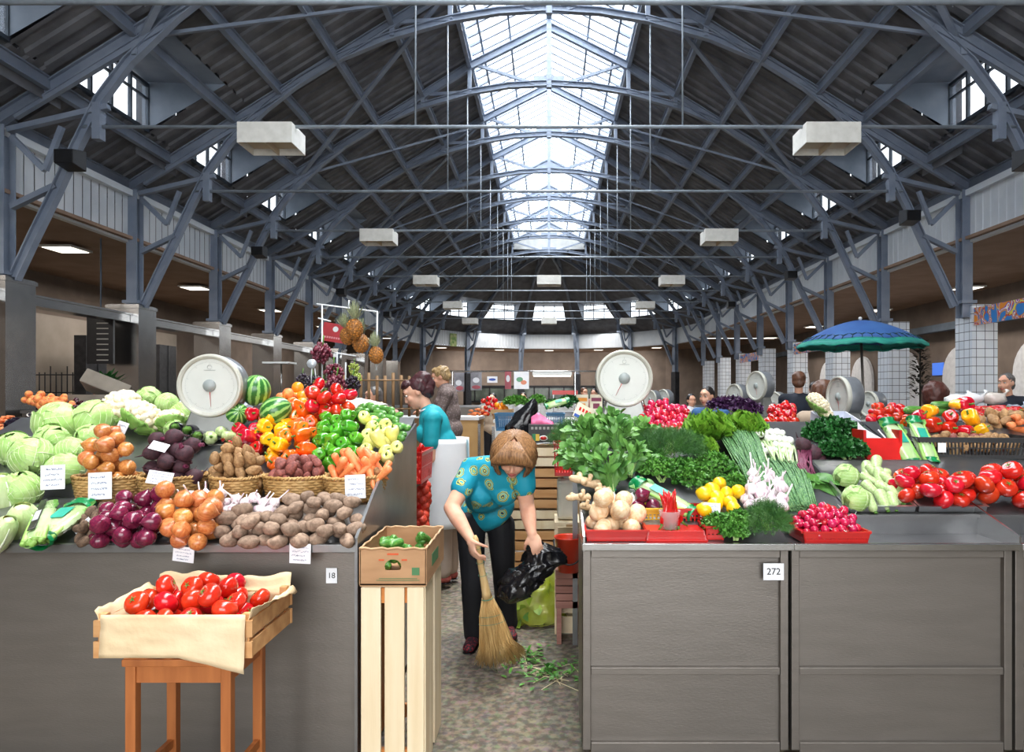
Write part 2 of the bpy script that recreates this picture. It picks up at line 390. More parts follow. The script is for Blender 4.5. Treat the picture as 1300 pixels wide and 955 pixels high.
for a, b_ in zip(EA, EA[1:]):
    q = lambda r, t, z: (ep(r, a)[0] * (1 - t) + ep(r, b_)[0] * t, ep(r, a)[1] * (1 - t) + ep(r, b_)[1] * t, z)
    g = G(); r0, r1 = XI, 7.55; zi, zt = roofz(7.55), ZT
    g.quad(q(r0, .18, zt), q(r0, .82, zt), q(r1, .82, zt + .04), q(r1, .18, zt + .04))
    for t in (.18, .82): g.add([q(r0, t, zt), q(r1, t, zt + .04), q(r1, t, zi)], [(0, 1, 2)])
    struct(g.build('ceiling_dormer', MATS['dormer_cheek']))
    g = G()
    for i in range(4):
        t = .18 + .64 * i / 3; g.bar(q(r1, t, zi), q(r1, t, zt + .04), .06, .06)
    for z in (zi + .03, zi + .68, zt): g.bar(q(r1, .18, z), q(r1, .82, z), .06, .06)
    f = struct(g.build('window_%d' % (len([o for o in bpy.data.objects if o.name.startswith('window_')]) + 1), steel_dk))
    gg = G(); gg.quad(q(r1 + .02, .18, zi), q(r1 + .02, .82, zi), q(r1 + .02, .82, zt), q(r1 + .02, .18, zt)); gg.build('window_pane', MATS['milky_glass'], f)
# fascia (white cladding strip) and side-aisle ceilings
ZF0, ZF1 = 4.47, 5.43
def ribbed(g, a, b_, z0, z1, n):
    a = Vector(a); b_ = Vector(b_)
    for i in range(n):
        p = a.lerp(b_, i / n); q_ = a.lerp(b_, (i + .9) / n); g.quad((p.x, p.y, z0), (q_.x, q_.y, z0), (q_.x, q_.y, z1), (p.x, p.y, z1))
        r = a.lerp(b_, (i + 1) / n); d = (b_ - a).normalized(); nn_ = Vector((-d.y, d.x, 0)) * .012
        g.quad((q_.x, q_.y, z0), (r.x + nn_.x, r.y + nn_.y, z0), (r.x + nn_.x, r.y + nn_.y, z1), (q_.x, q_.y, z1))
for sd, nm in ((-1, 'left'), (1, 'right')):
    g = G(); ribbed(g, (sd * 8.25, -8, 0), (sd * 8.25, YA, 0), ZF0, ZF1, 200); g.bar((sd * 8.22, -8, ZF1), (sd * 8.22, YA, ZF1), .14, .12); g.box((sd * 8.3, (YA - 8) / 2, ZF0 + .02), (.12, YA + 8, .04))
    struct(g.build('trim_fascia_' + nm, fascia_m))
    g = G(); g.box((sd * 10.6, (YA - 8) / 2, ZF0 + .08), (4.9, YA + 8, .06)); struct(g.build('ceiling_aisle_' + nm, ceil_m))
    g = G(); g.box((sd * 12.7, (YA - 8) / 2, 2.3), (.15, YA + 8, 4.6))
    struct(g.build('wall_' + nm, wall_m))
g = G()
for a, b_ in zip(EA, EA[1:]): ribbed(g, ep(8.45, a) + (0,), ep(8.45, b_) + (0,), ZF0, ZF1, 18)
struct(g.build('trim_fascia_apse', fascia_m))
g = G()
for a, b_ in zip(EA, EA[1:]): g.quad(ep(8.4, a) + (ZF0 + .03,), ep(8.4, b_) + (ZF0 + .03,), ep(13.2, b_) + (ZF0 + .03,), ep(13.2, a) + (ZF0 + .03,))
struct(g.build('ceiling_aisle_apse', ceil_m))
g = G()
for a, b_ in zip(EA, EA[1:]): g.quad(ep(12.9, a) + (0,), ep(12.9, b_) + (0,), ep(12.9, b_) + (4.6,), ep(12.9, a) + (4.6,)); g.quad(ep(8.85, a) + (4.6,), ep(8.85, b_) + (4.6,), ep(8.85, b_) + (5.6,), ep(8.85, a) + (5.6,))
struct(g.build('wall_apse', wall_m))
# back wall behind the viewer with a tall open gate
g = G(); g.box((-8.9, -8, 3.5), (8, .2, 9)); g.box((8.9, -8, 3.5), (8, .2, 9)); g.box((0, -8, 9.0), (10, .2, 4.5)); struct(g.build('wall_entrance', wall_m))
for sd in (-1, 1):
    g = G(); g.add([(sd * 8.78, -8, 4.6), (sd * 8.78, -8, roofz(8.78) + .1), (sd * 8.78, YA, roofz(8.78) + .1), (sd * 8.78, YA, 4.6)], [(0, 1, 2, 3)]); struct(g.build('wall_attic_%s' % ('left' if sd < 0 else 'right'), deck_m))
# dark horizontal pipe / beam on the right wall, frieze windows at far end
g = G()
for k in range(-9, 10):
    x = k * 1.05; g.bar((x, YA + 11.3, .95), (x, YA + 11.3, 2.0), .09, .1)
    if k < 9:
        g.k = 1; g.box((x + .52, YA + 11.32, 1.5), (.95, .03, .95)); g.k = 0
g.bar((-9.5, YA + 11.3, 2.0), (9.5, YA + 11.3, 2.0), .1, .16); g.bar((-9.5, YA + 11.3, .95), (9.5, YA + 11.3, .95), .1, .12)
struct(g.build('window_90', [black_m, mat('dim_glass', '#59615a', '#3c433d', rough=.15, scale=1.3)]))

# ---- columns
tile_m = mat('white_wall_tiles', '#c3cad4', '#b4bcc8', rough=.3, scale=6)
nt = tile_m.node_tree; N = nt.nodes; L = nt.links; bk = N.new('ShaderNodeTexBrick'); bk.offset = 0; tcn = N.new('ShaderNodeTexCoord')
mp = N.new('ShaderNodeMapping'); mp.inputs['Rotation'].default_value = (R(90), 0, 0); sep = N.new('ShaderNodeSeparateXYZ'); L.new(tcn.outputs['Object'], sep.inputs[0])
ad = N.new('ShaderNodeMath'); L.new(sep.outputs[0], ad.inputs[0]); L.new(sep.outputs[1], ad.inputs[1]); cb = N.new('ShaderNodeCombineXYZ'); L.new(ad.outputs[0], cb.inputs[0]); L.new(sep.outputs[2], cb.inputs[1]); L.new(cb.outputs[0], bk.inputs['Vector'])
bk.inputs['Scale'].default_value = 1; bk.inputs['Brick Width'].default_value = .17; bk.inputs['Row Height'].default_value = .17; bk.inputs['Mortar Size'].default_value = .006
bk.inputs['Color1'].default_value = C('#e8eef6'); bk.inputs['Color2'].default_value = C('#d8e0ea'); bk.inputs['Mortar'].default_value = C('#4a4f57'); L.new(bk.outputs[0], N['Principled BSDF'].inputs['Base Color'])
def column_top(t, x):
    g = G(); g.ibar((x, 0, 3.0), (x, 0, 5.5), .2, .24, (0, 1, 0)); g.box((x, -.06, 3.3), (.3, .24, .06)); g.build('steel_post', steel, t)
cl = thing('clad_column', 'mirror-polished steel clad column, nearest on the left side', 'column', (-8.3, yb(0), 0), 0, 'steel clad columns on the left')
g = G(); g.box((0, .1, 1.62), (.62, .6, 3.25)); g.box((0, .1, 3.2), (.66, .64, .06)); g.build('cladding', inox, cl); column_top(cl, .12)
cr = thing('tiled_column', 'white tiled column, nearest on the right side', 'column', (8.5, yb(0), 0), 0, 'white tiled columns on the right')
g = G(); g.box((0, .1, 1.62), (.5, .55, 3.25)); g.build('tiling', tile_m, cr); column_top(cr, -.3)
for n in range(-1, 9):
    if n == 0: continue
    o = ORD[n] if n > 0 else 'behind and beside the viewer, first'
    dup(cl, None, (-8.3, yb(n), 0), label='mirror-polished steel clad column, %s on the left side' % o)
    dup(cr, None, (8.5, yb(n), 0), label='white tiled column, %s on the right side' % o)
cf = None
for k, a in enumerate(ANG):
    lab = 'dark steel column carrying the round far end, %s of the six' % APN[k]
    p = ep(8.35, a)
    if cf is None:
        cf = thing('steel_column', lab, 'column', p + (0,), -a, 'columns of the round end'); g = G(); g.box((0, 0, 1.4), (.42, .3, 2.8)); g.build('column_base', mat('dark_cladding', '#3a3b40', '#2c2d31', rough=.4), cf)
        g = G(); g.ibar((0, 0, 2.8), (0, 0, 5.5), .26, .26, (0, 1, 0)); g.build('steel_post', steel, cf)
    else: dup(cf, None, p + (0,), (0, 0, -a), None, lab)
# stainless band linking the left columns
for n in range(-1, 6):
    g = G(); g.box((0, 0, 0), (.3, BAY - .62, .17)); g.box((.02, 0, .07), (.34, BAY - .62, .03))
    tag(g.build('steel_lintel', inox, None, (-8.3, yb(n) + BAY / 2 + .1, 2.98)), 'polished steel lintel on the left, spanning the %s gap between clad columns' % ('closest' if n < 0 else ORD[n].replace('nearest', 'first')), 'beam', 'steel lintels between the left columns')
# dark pipe beam of the right side, painted boards between tiled columns
swirl = mat('swirl_paint', '#2f7fc8', '#c8402f', rough=.5, tex='NOISE', scale=3)
cr_ = [n for n in swirl.node_tree.nodes if n.type == 'VALTORGB'][0].color_ramp; cr_.interpolation = 'CONSTANT'
cr_.elements[0].position = 0; cr_.elements[1].position = .41
for p, c_ in ((.46, '#e9d24a'), (.5, '#2f7fc8'), (.53, '#d84a35'), (.57, '#e8e6df'), (.61, '#7b4aa8'), (.65, '#e58f2a')):
    e = cr_.elements.new(p); e.color = C(c_)
for nd in swirl.node_tree.nodes:
    if nd.type == 'TEX_NOISE': nd.inputs['Distortion'].default_value = 2.5; nd.inputs['Detail'].default_value = 0
for n in (0, 2, 3, 5, 6):
    if n in (2, 6): continue
    g = G(); g.box((0, 0, 0), (.05, BAY - .6, .34)); k = {0: 'first', 3: 'fourth', 5: 'sixth'}[n]
    tag(g.build('painted_board', swirl, None, (8.3, yb(n) + BAY / 2 + .1, 3.0)), 'board painted with bright swirls in the %s gap between tiled columns' % k, 'banner', 'painted boards on the right')
g = G(); g.bar((12.2, -8, 3.55), (12.2, YA, 3.55), .25, .22); tag(g.build('wall_beam', steel_dk), 'dark steel beam running along the right wall above the arches', 'beam')
# arched niches in the right wall
for k in range(6):
    y = 17.6 + k * 3.3
    g = G(); n = 14; rr_ = .95; pts = [(-rr_, 0), (-rr_, 2.0)] + [(-rr_ * math.cos(PI * i / n), 2.0 + rr_ * math.sin(PI * i / n)) for i in range(1, n)] + [(rr_, 2.0), (rr_, 0)]
    g.add([(12.6, y + a, b_ + .05) for a, b_ in pts] + [(12.52, y + a * .96, b_ * .985 + .05) for a, b_ in pts], [tuple(range(len(pts), 2 * len(pts)))] + [(i, i + 1, i + 1 + len(pts), i + len(pts)) for i in range(len(pts) - 1)])
    d = struct(g.build('door_%d' % (k + 1), mat('white_niche', '#e2e4e8', '#d2d4d8', rough=.6)))
# aisle ceiling lights
al = None
for sd in (-1, 1):
    for k, y in enumerate((7.2, 13.9, 19.0, 24.1, 30.0, 36.0)):
        lab = 'flush ceiling light in the %s aisle ceiling, %s from the front' % ('left' if sd < 0 else 'right', ORD[k].replace('nearest', 'first'))
        lc = (sd * (9.8 if sd < 0 else 11.6), y, 4.44)
        if al is None:
            al = thing('ceiling_light', lab, 'ceiling light', lc, 0, 'flush lights in the aisle ceilings'); g = G(); g.box((0, 0, .0), (.66, .66, .04)); g.build('light_frame', white_p, al)
            g = G(); g.box((0, 0, -.02), (.56, .56, .02)); g.build('light_diffuser', glow, al)
        else: dup(al, None, lc, None, None, lab)
for k, a in enumerate((-45, -20, 0, 20, 45)):
    p = ep(9.8, R(a)); dup(al, None, p + (4.48,), None, None, 'flush ceiling light over the round far end, %s of five' % ['leftmost', 'second from left', 'middle', 'second from right', 'rightmost'][k])
for sd in (-1, 1):
    for y in (8, 19, 30): area('aisle_lamp', (sd * 10.4, y, 4.3), (0, 0, 0), 1.2, 6.0, 190, (1, .93, .85))
area('round_end_fill', (0, YA + 5.0, 5.4), (0, 0, 0), 9, 5, 420, (1, .97, .93)); area('apse_aisle_fill', (0, YA + 9.3, 4.3), (R(25), 0, 0), 13, 1.6, 650, (1, .94, .88))  # two fill panels added to brighten the dark far end, not fixtures
# hanging box lamps on the tie rods
lamp = None
for n, x in ((0, -4.2), (0, 4.2), (2, -4.2), (2, 4.2), (4, -4.2), (4, 0), (4, 4.2), (6, -4.2), (6, 4.2), (8, -4.2), (8, 0), (8, 4.2)):
    lab = 'white box lamp hung from the %s tie rod, %s' % (ORD[n].replace('nearest', 'first'), 'left side' if x < 0 else ('right side' if x > 0 else 'in the middle'))
    lc = (x, yb(n) + .12, 5.36)
    if lamp is None:
        lamp = thing('box_lamp', lab, 'hanging lamp', lc, 0, 'white box lamps on the tie rods')
        g = G(); d, e, h = .4, .28, .15
        g.quad((-d, -e, -h), (-d, -e, h), (-d, e, h), (-d, e, -h)); g.quad((d, -e, -h), (d, -e, h), (d, e, h), (d, e, -h)); g.quad((-d, -e, -h), (d, -e, -h), (d, -e, h), (-d, -e, h)); g.quad((-d, e, -h), (d, e, -h), (d, e, h), (-d, e, h)); g.quad((-d, -e, h), (d, -e, h), (d, e, h), (-d, e, h))
        g.build('housing', mat('lamp_white', '#e9e7e0', '#dcdad2', rough=.4), lamp, solid=.012)
        g = G(); g.box((0, 0, -.04), (.76, .52, .02)); g.box((0, 0, -.11), (.02, .52, .09)); g.build('louvre', mat('louvre_cream', '#c9b9a0', rough=.5), lamp)
        g = G(); g.tube([(-.25, -.12, h), (-.25, -.12, h + .06)], .01, 6); g.tube([(.25, -.12, h), (.25, -.12, h + .06)], .01, 6); g.build('bracket', steel_dk, lamp)
    else: dup(lamp, None, lc, None, None, lab)
# black loudspeakers on the arches
spk = None
for k, (n, sd) in enumerate(((0, -1), (2, -1), (4, -1), (6, -1), (0, 1), (1, 1), (3, 1), (5, 1))):
    lab = 'black loudspeaker on the %s arch leg, %s side' % (ORD[n].replace('nearest', 'first'), 'left' if sd < 0 else 'right')
    lc = (sd * 7.0, yb(n) - .1, 4.93)
    if spk is None:
        spk = thing('loudspeaker', lab, 'loudspeaker', lc, R(0), 'black loudspeakers on the arches')
        g = G(); g.add([(-.14, -.3, -.1), (.14, -.3, -.1), (.14, 0, -.14), (-.14, 0, -.14), (-.14, -.3, .1), (.14, -.3, .1), (.14, 0, .16), (-.14, 0, .16)], [(0, 3, 2, 1), (4, 5, 6, 7), (0, 1, 5, 4), (1, 2, 6, 5), (2, 3, 7, 6), (3, 0, 4, 7)]); g.build('speaker_body', black_m, spk, bevel=.01)
        g = G(); g.bar((0, 0, 0), (0, .14, .05), .05, .05); g.build('speaker_bracket', steel_dk, spk)
    else: dup(spk, None, lc, (0, 0, 0), None, lab)
# ------------------------------------------------------------------ PRODUCE: one of each kind
LIB = {}
def hide_away(o):
    "first of a kind is used for the first placement"
    LIB[o.name] = [o, False]; return o
def take(key, loc, rot=(0, 0, 0), scale=1, label=None, cat=None, group=None):
    o, used = LIB[key]
    if not used:
        LIB[key][1] = True; c = o; c.location = loc; c.rotation_euler = rot
        c.scale = (scale,) * 3 if not hasattr(scale, '__len__') else scale
        c['label'] = label
    else: c = dup(o, None, loc, rot, scale, label)
    c['category'] = cat
    if group: c['group'] = group
    elif 'group' in c: del c['group']
    return c
def lib1(key, name, g, mats):
    me_o = g.build(name, mats); LIB[key] = [me_o, False]; return me_o
def rot_rand(tilt=PI): return (rnd.uniform(-tilt, tilt), rnd.uniform(-tilt, tilt), rnd.uniform(-PI, PI))

def lumpy(seed, amp, fr):
    o = Vector((seed * 3.1, seed * 1.7, seed * .9))
    return lambda p: 1 + amp * noise.noise(p * fr + o)
def onion_fn(p, seed=0):
    z = p.z; r = 1 + .03 * noise.noise(p * 2 + Vector((seed, 0, 0)))
    q = Vector((p.x * r, p.y * r, z * .86 * r))
    if z > .8: q.z += (z - .8) * 1.6; q.x *= 1 - (z - .8) * 1.6; q.y *= 1 - (z - .8) * 1.6
    if z < -.93: q.z += (-.93 - z) * 1.2
    return q
def mk_onion(key, m, n=14):
    for s in range(2):
        g = G(); g.ball((0, 0, 0), 1, n, 11, None, lambda p: onion_fn(p, s * 5)); g.tube([(0, 0, .98), (.03, 0, 1.15), (.07, .02, 1.3)], [.13, .07, .02], 6); lib1('%s%d' % (key, s), key, g, m)
m_onion = mat('onion_skin', '#cf8c52', '#b5652f', rough=.32, scale=5, stretch=(1, 1, .12), vary=.18, huev=.012, coat=.3, spec=.5)
m_white_onion = mat('pale_onion_skin', '#ead2ae', '#d8b184', rough=.35, scale=4, stretch=(1, 1, .12), vary=.08, coat=.25)
m_red_onion = mat('red_onion_skin', '#7b2240', '#571430', rough=.25, scale=5, stretch=(1, 1, .12), vary=.25, coat=.35)
m_white_bulb = mat('white_bulb', '#f3f2ea', '#e2e6d6', rough=.3, scale=3, coat=.2)
mk_onion('yellow_onion', m_onion); mk_onion('pale_onion', m_white_onion); mk_onion('red_onion', m_red_onion); mk_onion('white_onion', m_white_bulb)
def mk_potato(key, m):
    for s in range(3):
        f = lumpy(s + 2, .22, 1.1); sh = ((1.22, .88, .78), (1.1, .95, .85), (1.4, .85, .8))[s]
        g = G(); g.ball((0, 0, 0), sh, 14, 10, None, f); lib1('%s%d' % (key, s), key, g, m)
mk_potato('brown_potato', mat('dusty_potato', '#a08773', '#7c6656', rough=.85, scale=2.2, bump=.0015, bscale=5, vary=.14))
mk_potato('tan_potato', mat('tan_potato', '#b08a5e', '#8a6642', rough=.7, scale=2.5, bump=.0015, bscale=6, vary=.15))
mk_potato('red_potato', mat('red_potato', '#9c5a50', '#74403a', rough=.7, scale=2.5, bump=.001, bscale=6, vary=.15))
mk_potato('dark_potato', mat('dark_potato', '#6e5846', '#4c3b30', rough=.9, scale=2.5, bump=.0015, bscale=6, vary=.15))
def tom_fn(p, k=5, a=.04, s=0):
    f = math.atan2(p.y, p.x); c = max(0, abs(p.z)) ; r = 1 + a * math.cos(k * f + s) * (.35 + .65 * c) * (1 if p.z > -.5 else .5) + .03 * noise.noise(p * 1.3 + Vector((s, 0, 0)))
    z = p.z * .80
    if p.z > .82: z -= (p.z - .82) * 1.3
    return Vector((p.x * r, p.y * r, z))
m_tom = mat('tomato_red', '#d92a1c', '#c11a12', rough=.18, scale=1.2, vary=.12, huev=.008, coat=.5, sss=.08)
m_leafst = mat('green_stem', '#5f8a34', '#47702a', rough=.5, scale=8)
for s in range(3):
    g = G(); g.ball((0, 0, 0), 1, 16, 12, None, lambda p: tom_fn(p, (5, 6, 4)[s], (.03, .06, .04)[s], s))
    g.k = 1
    for j in range(5):
        a = 2 * PI * j / 5; g.tube([(0, 0, .66), (.18 * math.cos(a), .18 * math.sin(a), .74), (.36 * math.cos(a), .36 * math.sin(a), .72)], [.05, .05, .01], 5, flat=.4)
    lib1('tomato%d' % s, 'tomato', g, [m_tom, m_leafst])
def pep_fn(p, k=4, s=0):
    f = math.atan2(p.y, p.x); t = p.z
    lob = 1 - .26 * (1 - abs(math.sin(k * f / 2 + s)) ** .5)
    r = lob * (1.0 + .12 * t - .04) ; z = t * 1.12
    if t > .85: z -= (t - .85) * 1.5
    if t < -.9: z += (-.9 - t) * 1.6
    q = abs(p.x * p.x + p.y * p.y) ** .5
    e = (q ** .55) / max(q, 1e-4) if q > 1e-4 else 1
    return Vector((p.x * e * r * .92, p.y * e * r * .92, z))
def mk_pepper(key, name, m):
    for s in range(2):
        t = thing(name, None, None); g = G(); g.ball((0, 0, 0), 1, 24, 12, None, lambda p: pep_fn(p, 3 + s, s * .7)); g.build('pepper_body', m, t)
        g = G(); g.tube([(0, 0, .72), (.02, 0, 1.05), (.12, .04, 1.35)], [.2, .1, .12], 7); g.build('stem', m_leafst, t); LIB['%s%d' % (key, s)] = [t, False]
def pm(n, a, b_): return mat(n, a, b_, rough=.12, scale=1.0, vary=.1, huev=.01, coat=.6, sss=.05)
mk_pepper('red_pepper', 'red_bell_pepper', pm('pepper_red', '#cf1420', '#b30d18')); mk_pepper('orange_pepper', 'orange_bell_pepper', pm('pepper_orange', '#f2731a', '#e55a10'))
mk_pepper('yellow_pepper', 'yellow_bell_pepper', pm('pepper_yellow', '#f8c21c', '#f2a812')); mk_pepper('green_pepper', 'green_bell_pepper', pm('pepper_green', '#5fae2e', '#3f8d20'))
m_pale = mat('pepper_pale', '#ece392', '#dcd873', rough=.15, scale=1.5, vary=.08, coat=.5, sss=.05)
g = G(); g.ball((0, 0, 0), 1, 18, 14, None, lambda p: Vector((p.x * (1.0 + .35 * p.z) * (1 - .08 * math.cos(3 * math.atan2(p.y, p.x))), p.y * (1.0 + .35 * p.z), p.z * 1.9 - (max(0, p.z - .85) * 3))))
pp = thing('pale_pepper', None, None); g.build('pepper_body', m_pale, pp); g = G(); g.tube([(0, 0, 1.4), (.03, 0, 1.8), (.15, 0, 2.05)], [.2, .1, .1], 7); g.build('stem', m_leafst, pp); LIB['pale_pepper0'] = [pp, False]
# cabbage with veined overlapping leaves
m_cab = mat('cabbage_leaf', '#b9d48a', '#9cc46a', rough=.45, scale=1.6, bump=.004, bscale=3, vary=.07, sss=.1)
m_vein = mat('cabbage_vein', '#e3efc4', '#d3e6ae', rough=.5)
def leaf_shell(g, c, r, ax, rot, open_=.04, span=1.35, kv=1):
    "one wrapped cabbage leaf hugging a ball, with raised veins"
    q = Vector((0, 0, 1)).rotation_difference(Vector(ax)).to_matrix() @ Matrix.Rotation(rot, 3, 'Z')
    def P(u, v, e=0):
        t = (u - .5) * 2; s_ = v; th = s_ * span * 1.25; w_ = t * span * .95 * math.sin(min(1, s_ * 1.3 + .12) * PI * .62)
        d = Vector((math.sin(w_) * math.cos(th - .9), math.sin(th - .9), math.cos(w_) * math.cos(th - .9)))
        ruf = open_ * (abs(t) ** 3 + s_ ** 3) * (1 + .5 * math.sin(9 * t + 4 * s_ + rot)); return Vector(c) + q @ d * (r * (1 + ruf + e))
    g.k = 0; g.grid(lambda u, v: P(u, v), 10, 10)
    g.k = 1; g.tube([P(.5, i / 8, .006) for i in range(9)], [r * .03 * (1 - i / 10) for i in range(9)], 5)
    for k in range(5):
        for sg in (-1, 1): g.tube([P(.5 + sg * .46 * j / 4, .1 + k * .16 + .22 * j / 4, .004) for j in range(5)], [r * .012] * 5, 4)
for s in range(3):
    g = G(); g.k = 0; g.ball((0, 0, 0), (.97, .97, .88), 20, 14, None, lumpy(s, .08, 1.5))
    rr = random.Random(s)
    for j in range(6):
        a = j * 2.4 + s; leaf_shell(g, (0, 0, 0), .99 + .012 * j, (math.cos(a) * .8, math.sin(a) * .8, .5 - .12 * j), rr.uniform(0, 6), .05)
    lib1('cabbage%d' % s, 'green_cabbage', g, [m_cab, m_vein])
# pale long cabbage
g = G(); m_napa = mat('napa_leaf', '#dfeab8', '#bcd58c', rough=.45, scale=1.5, stretch=(1, 1, .3), bump=.004, bscale=4, sss=.1)
g.ball((0, 0, 0), (.9, .8, 1.9), 16, 14, None, lumpy(3, .1, 1.4)); rr = random.Random(5)
for j in range(9):
    a = j * 2.4
    def P(u, v, e=0, a=a, j=j):
        t = (u - .5) * 2; z = -1.9 + 3.7 * v; rad = (.93 + .012 * j) * math.sqrt(max(.04, 1 - (z / 2.05) ** 2)); ff = a + t * .75
        return Vector((rad * math.cos(ff), rad * .92 * math.sin(ff), z)) * (1 + e + .03 * abs(t) ** 2 * math.sin(v * 22 + j))
    g.k = 0; g.grid(lambda u, v: P(u, v, .01), 6, 14); g.k = 1; g.tube([P(.5, i / 8 * .9, .02) for i in range(9)], [.17 * (1 - i / 10) for i in range(9)], 6, flat=.4)
lib1('napa0', 'napa_cabbage', g, [m_napa, mat('napa_rib', '#f2f5e4', '#e6eed2', rough=.4)])
# cauliflower
for s in range(2):
    t = thing('cauliflower', None, None); g = G(); rr = random.Random(s + 3)
    g.ball((0, 0, 0), (.82, .82, .62), 14, 10)
    for j in range(46):
        z = 1 - (j + .5) / 46 * 1.25; f = j * 2.39996; q = math.sqrt(max(0, 1 - z * z)); c = Vector((q * math.cos(f) * .78, q * math.sin(f) * .78, z * .62)); r0 = .2 + rr.uniform(-.03, .03)
        g.ball(c, r0, 9, 7, None, lumpy(j, .35, 3.0))
    g.build('curd', mat('cauliflower_curd', '#f6ecd2', '#e9d9b2', rough=.8, scale=5, bump=.005, bscale=14), t)
    g = G()
    for j in range(8):
        a = j * PI / 4 + .2
        def P(u, v, a=a, j=j):
            tt = (u - .5) * 2; rad = .3 + .66 * math.sin(min(1, v * 1.1) * PI / 2) + .06 * v * v; ff = a + tt * .42 * (.5 + v)
            return Vector((rad * math.cos(ff), rad * math.sin(ff), -.68 + .55 * v + .06 * math.sin(tt * 8 + j) * v))
        g.grid(P, 6, 6)
    g.build('wrapper_leaves', mat('cauli_leaf', '#8fb35a', '#6f9a44', rough=.5, scale=3, bump=.002), t, solid=.02); LIB['cauliflower%d' % s] = [t, False]
# garlic
m_gar = mat('garlic_skin', '#efe6e6', '#b58aa0', rough=.4, scale=2.2, stretch=(1, 1, .25), vary=.06, mixpos=(.45, .75))
for s in range(2):
    g = G(); g.ball((0, 0, 0), 1, 20, 10, None, lambda p: Vector((p.x * (1 - .07 * math.cos(9 * math.atan2(p.y, p.x))), p.y * (1 - .07 * math.cos(9 * math.atan2(p.y, p.x))), p.z * .78 + max(0, p.z - .75) * 2.0)) if p.z <= .75 else Vector((p.x * (1 - (p.z - .75) * 2), p.y * (1 - (p.z - .75) * 2), p.z * .78 + (p.z - .75) * 1.8)))
    g.tube([(0, 0, .8), (.05, .02, 1.5), (.1, .1, 2.3 + s * 1.2)], [.3, .14, .11], 7)
    for j in range(8): g.tube([(0, 0, -.75), (.2 * math.cos(j), .2 * math.sin(j), -.95)], [.03, .01], 3)
    lib1('garlic%d' % s, 'garlic_bulb', g, m_gar)
# cucumbers, squash, aubergine, carrots, chillies
m_cuc = mat('cucumber_skin', '#3c7a2e', '#8db55a', rough=.35, scale=2, stretch=(1.6, 1.6, .25), bump=.0008, bscale=9, vary=.15, mixpos=(.45, .8), coat=.2)
def sausage(g, L_, r, bend, n=12, k=9, knob=0, taper=.0):
    pts = []; rs = []
    for i in range(k + 1):
        t = i / k * 2 - 1; pts.append((bend * (t * t), 0, t * L_)); rs.append(max(.02, r * (max(0, 1 - abs(t) ** 5)) ** .5 * (1 - taper * t)))
    g.tube(pts, rs, n)
for s in range(2): g = G(); sausage(g, 2.6, 1, .3 + .3 * s); lib1('cucumber%d' % s, 'cucumber', g, m_cuc)
m_sq = mat('squash_skin', '#c3d49c', '#a5bf7a', rough=.35, scale=3, vary=.08, coat=.2)
g = G(); sausage(g, 2.2, 1, .15, 14, 12, taper=-.18); g.k = 1; g.tube([(.15, 0, -2.1), (.15, 0, -2.45)], [.3, .38], 6); lib1('squash0', 'pale_squash', g, [m_sq, m_leafst])
g = G(); g.ball((0, 0, 0), (1, 1, .8), 16, 10, None, lambda p: 1 - .04 * math.cos(8 * math.atan2(p.y, p.x))); g.k = 1; g.tube([(0, 0, .75), (0, 0, 1.05)], [.22, .2], 6); lib1('roundsquash0', 'round_squash', g, [m_sq, m_leafst])
eg = thing('aubergine', None, None); g = G(); sausage(g, 1.9, 1, .2, 14, 12, taper=.35); g.build('fruit_body', mat('aubergine_skin', '#191020', '#120b18', rough=.12, coat=.6), eg)
g = G(); g.tube([(.15, 0, 1.55), (.2, 0, 1.95), (.25, 0, 2.5)], [.62, .3, .2], 7); g.build('calyx', m_leafst, eg); LIB['aubergine0'] = [eg, False]
m_car = mat('carrot_skin', '#f0905a', '#e67f48', rough=.45, scale=2, stretch=(1, 1, 1), bump=.0006, bscale=6, vary=.1)
g = G(); g.tube([(0, 0, -4), (.05, 0, -3), (.1, .05, 0), (0, 0, 3), (0, 0, 3.5), (0, 0, 3.62)], [.12, .5, .85, 1.05, .9, .3], 10); lib1('carrot0', 'carrot', g, m_car)
m_chili = mat('chilli_red', '#cf1a1c', '#b01014', rough=.15, coat=.5, vary=.1)
ch = thing('red_chilli', None, None); g = G(); g.tube([(1.2, 0, -5), (.5, 0, -3), (0, 0, 0), (0, 0, 3), (0, 0, 4)], [.08, .5, .85, 1, .6], 8); g.build('pod', m_chili, ch); g = G(); g.tube([(0, 0, 3.8), (.1, 0, 5), (.5, .2, 6.2)], [.55, .25, .2], 6); g.build('stem', m_leafst, ch); LIB['chilli0'] = [ch, False]
# beet with stalk stubs
bt = thing('beetroot', None, None); g = G(); g.ball((0, 0, 0), 1, 16, 12, None, lambda p: Vector((p.x, p.y, p.z * .92)) * (1 + .07 * noise.noise(p * 2)) if p.z > -.6 else Vector((p.x * (1 + p.z + .6), p.y * (1 + p.z + .6), p.z * 1.25)))
g.tube([(0, 0, -1.0), (.1, 0, -1.5), (.3, .1, -2.0)], [.18, .08, .02], 6); g.build('root_body', mat('beet_skin', '#4d2b33', '#372028', rough=.7, scale=3, bump=.0012, bscale=8, vary=.15), bt)
g = G(); g.tube([(0, 0, .8), (.02, 0, 1.15)], [.3, .22], 7); [g.tube([(.1 * math.cos(j), .1 * math.sin(j), .9), (.2 * math.cos(j), .2 * math.sin(j), 1.4)], [.07, .05], 4) for j in range(6)]; g.build('stalk_stub', mat('beet_stalk', '#7a2748', '#5e1e3a', rough=.5), bt); LIB['beet0'] = [bt, False]
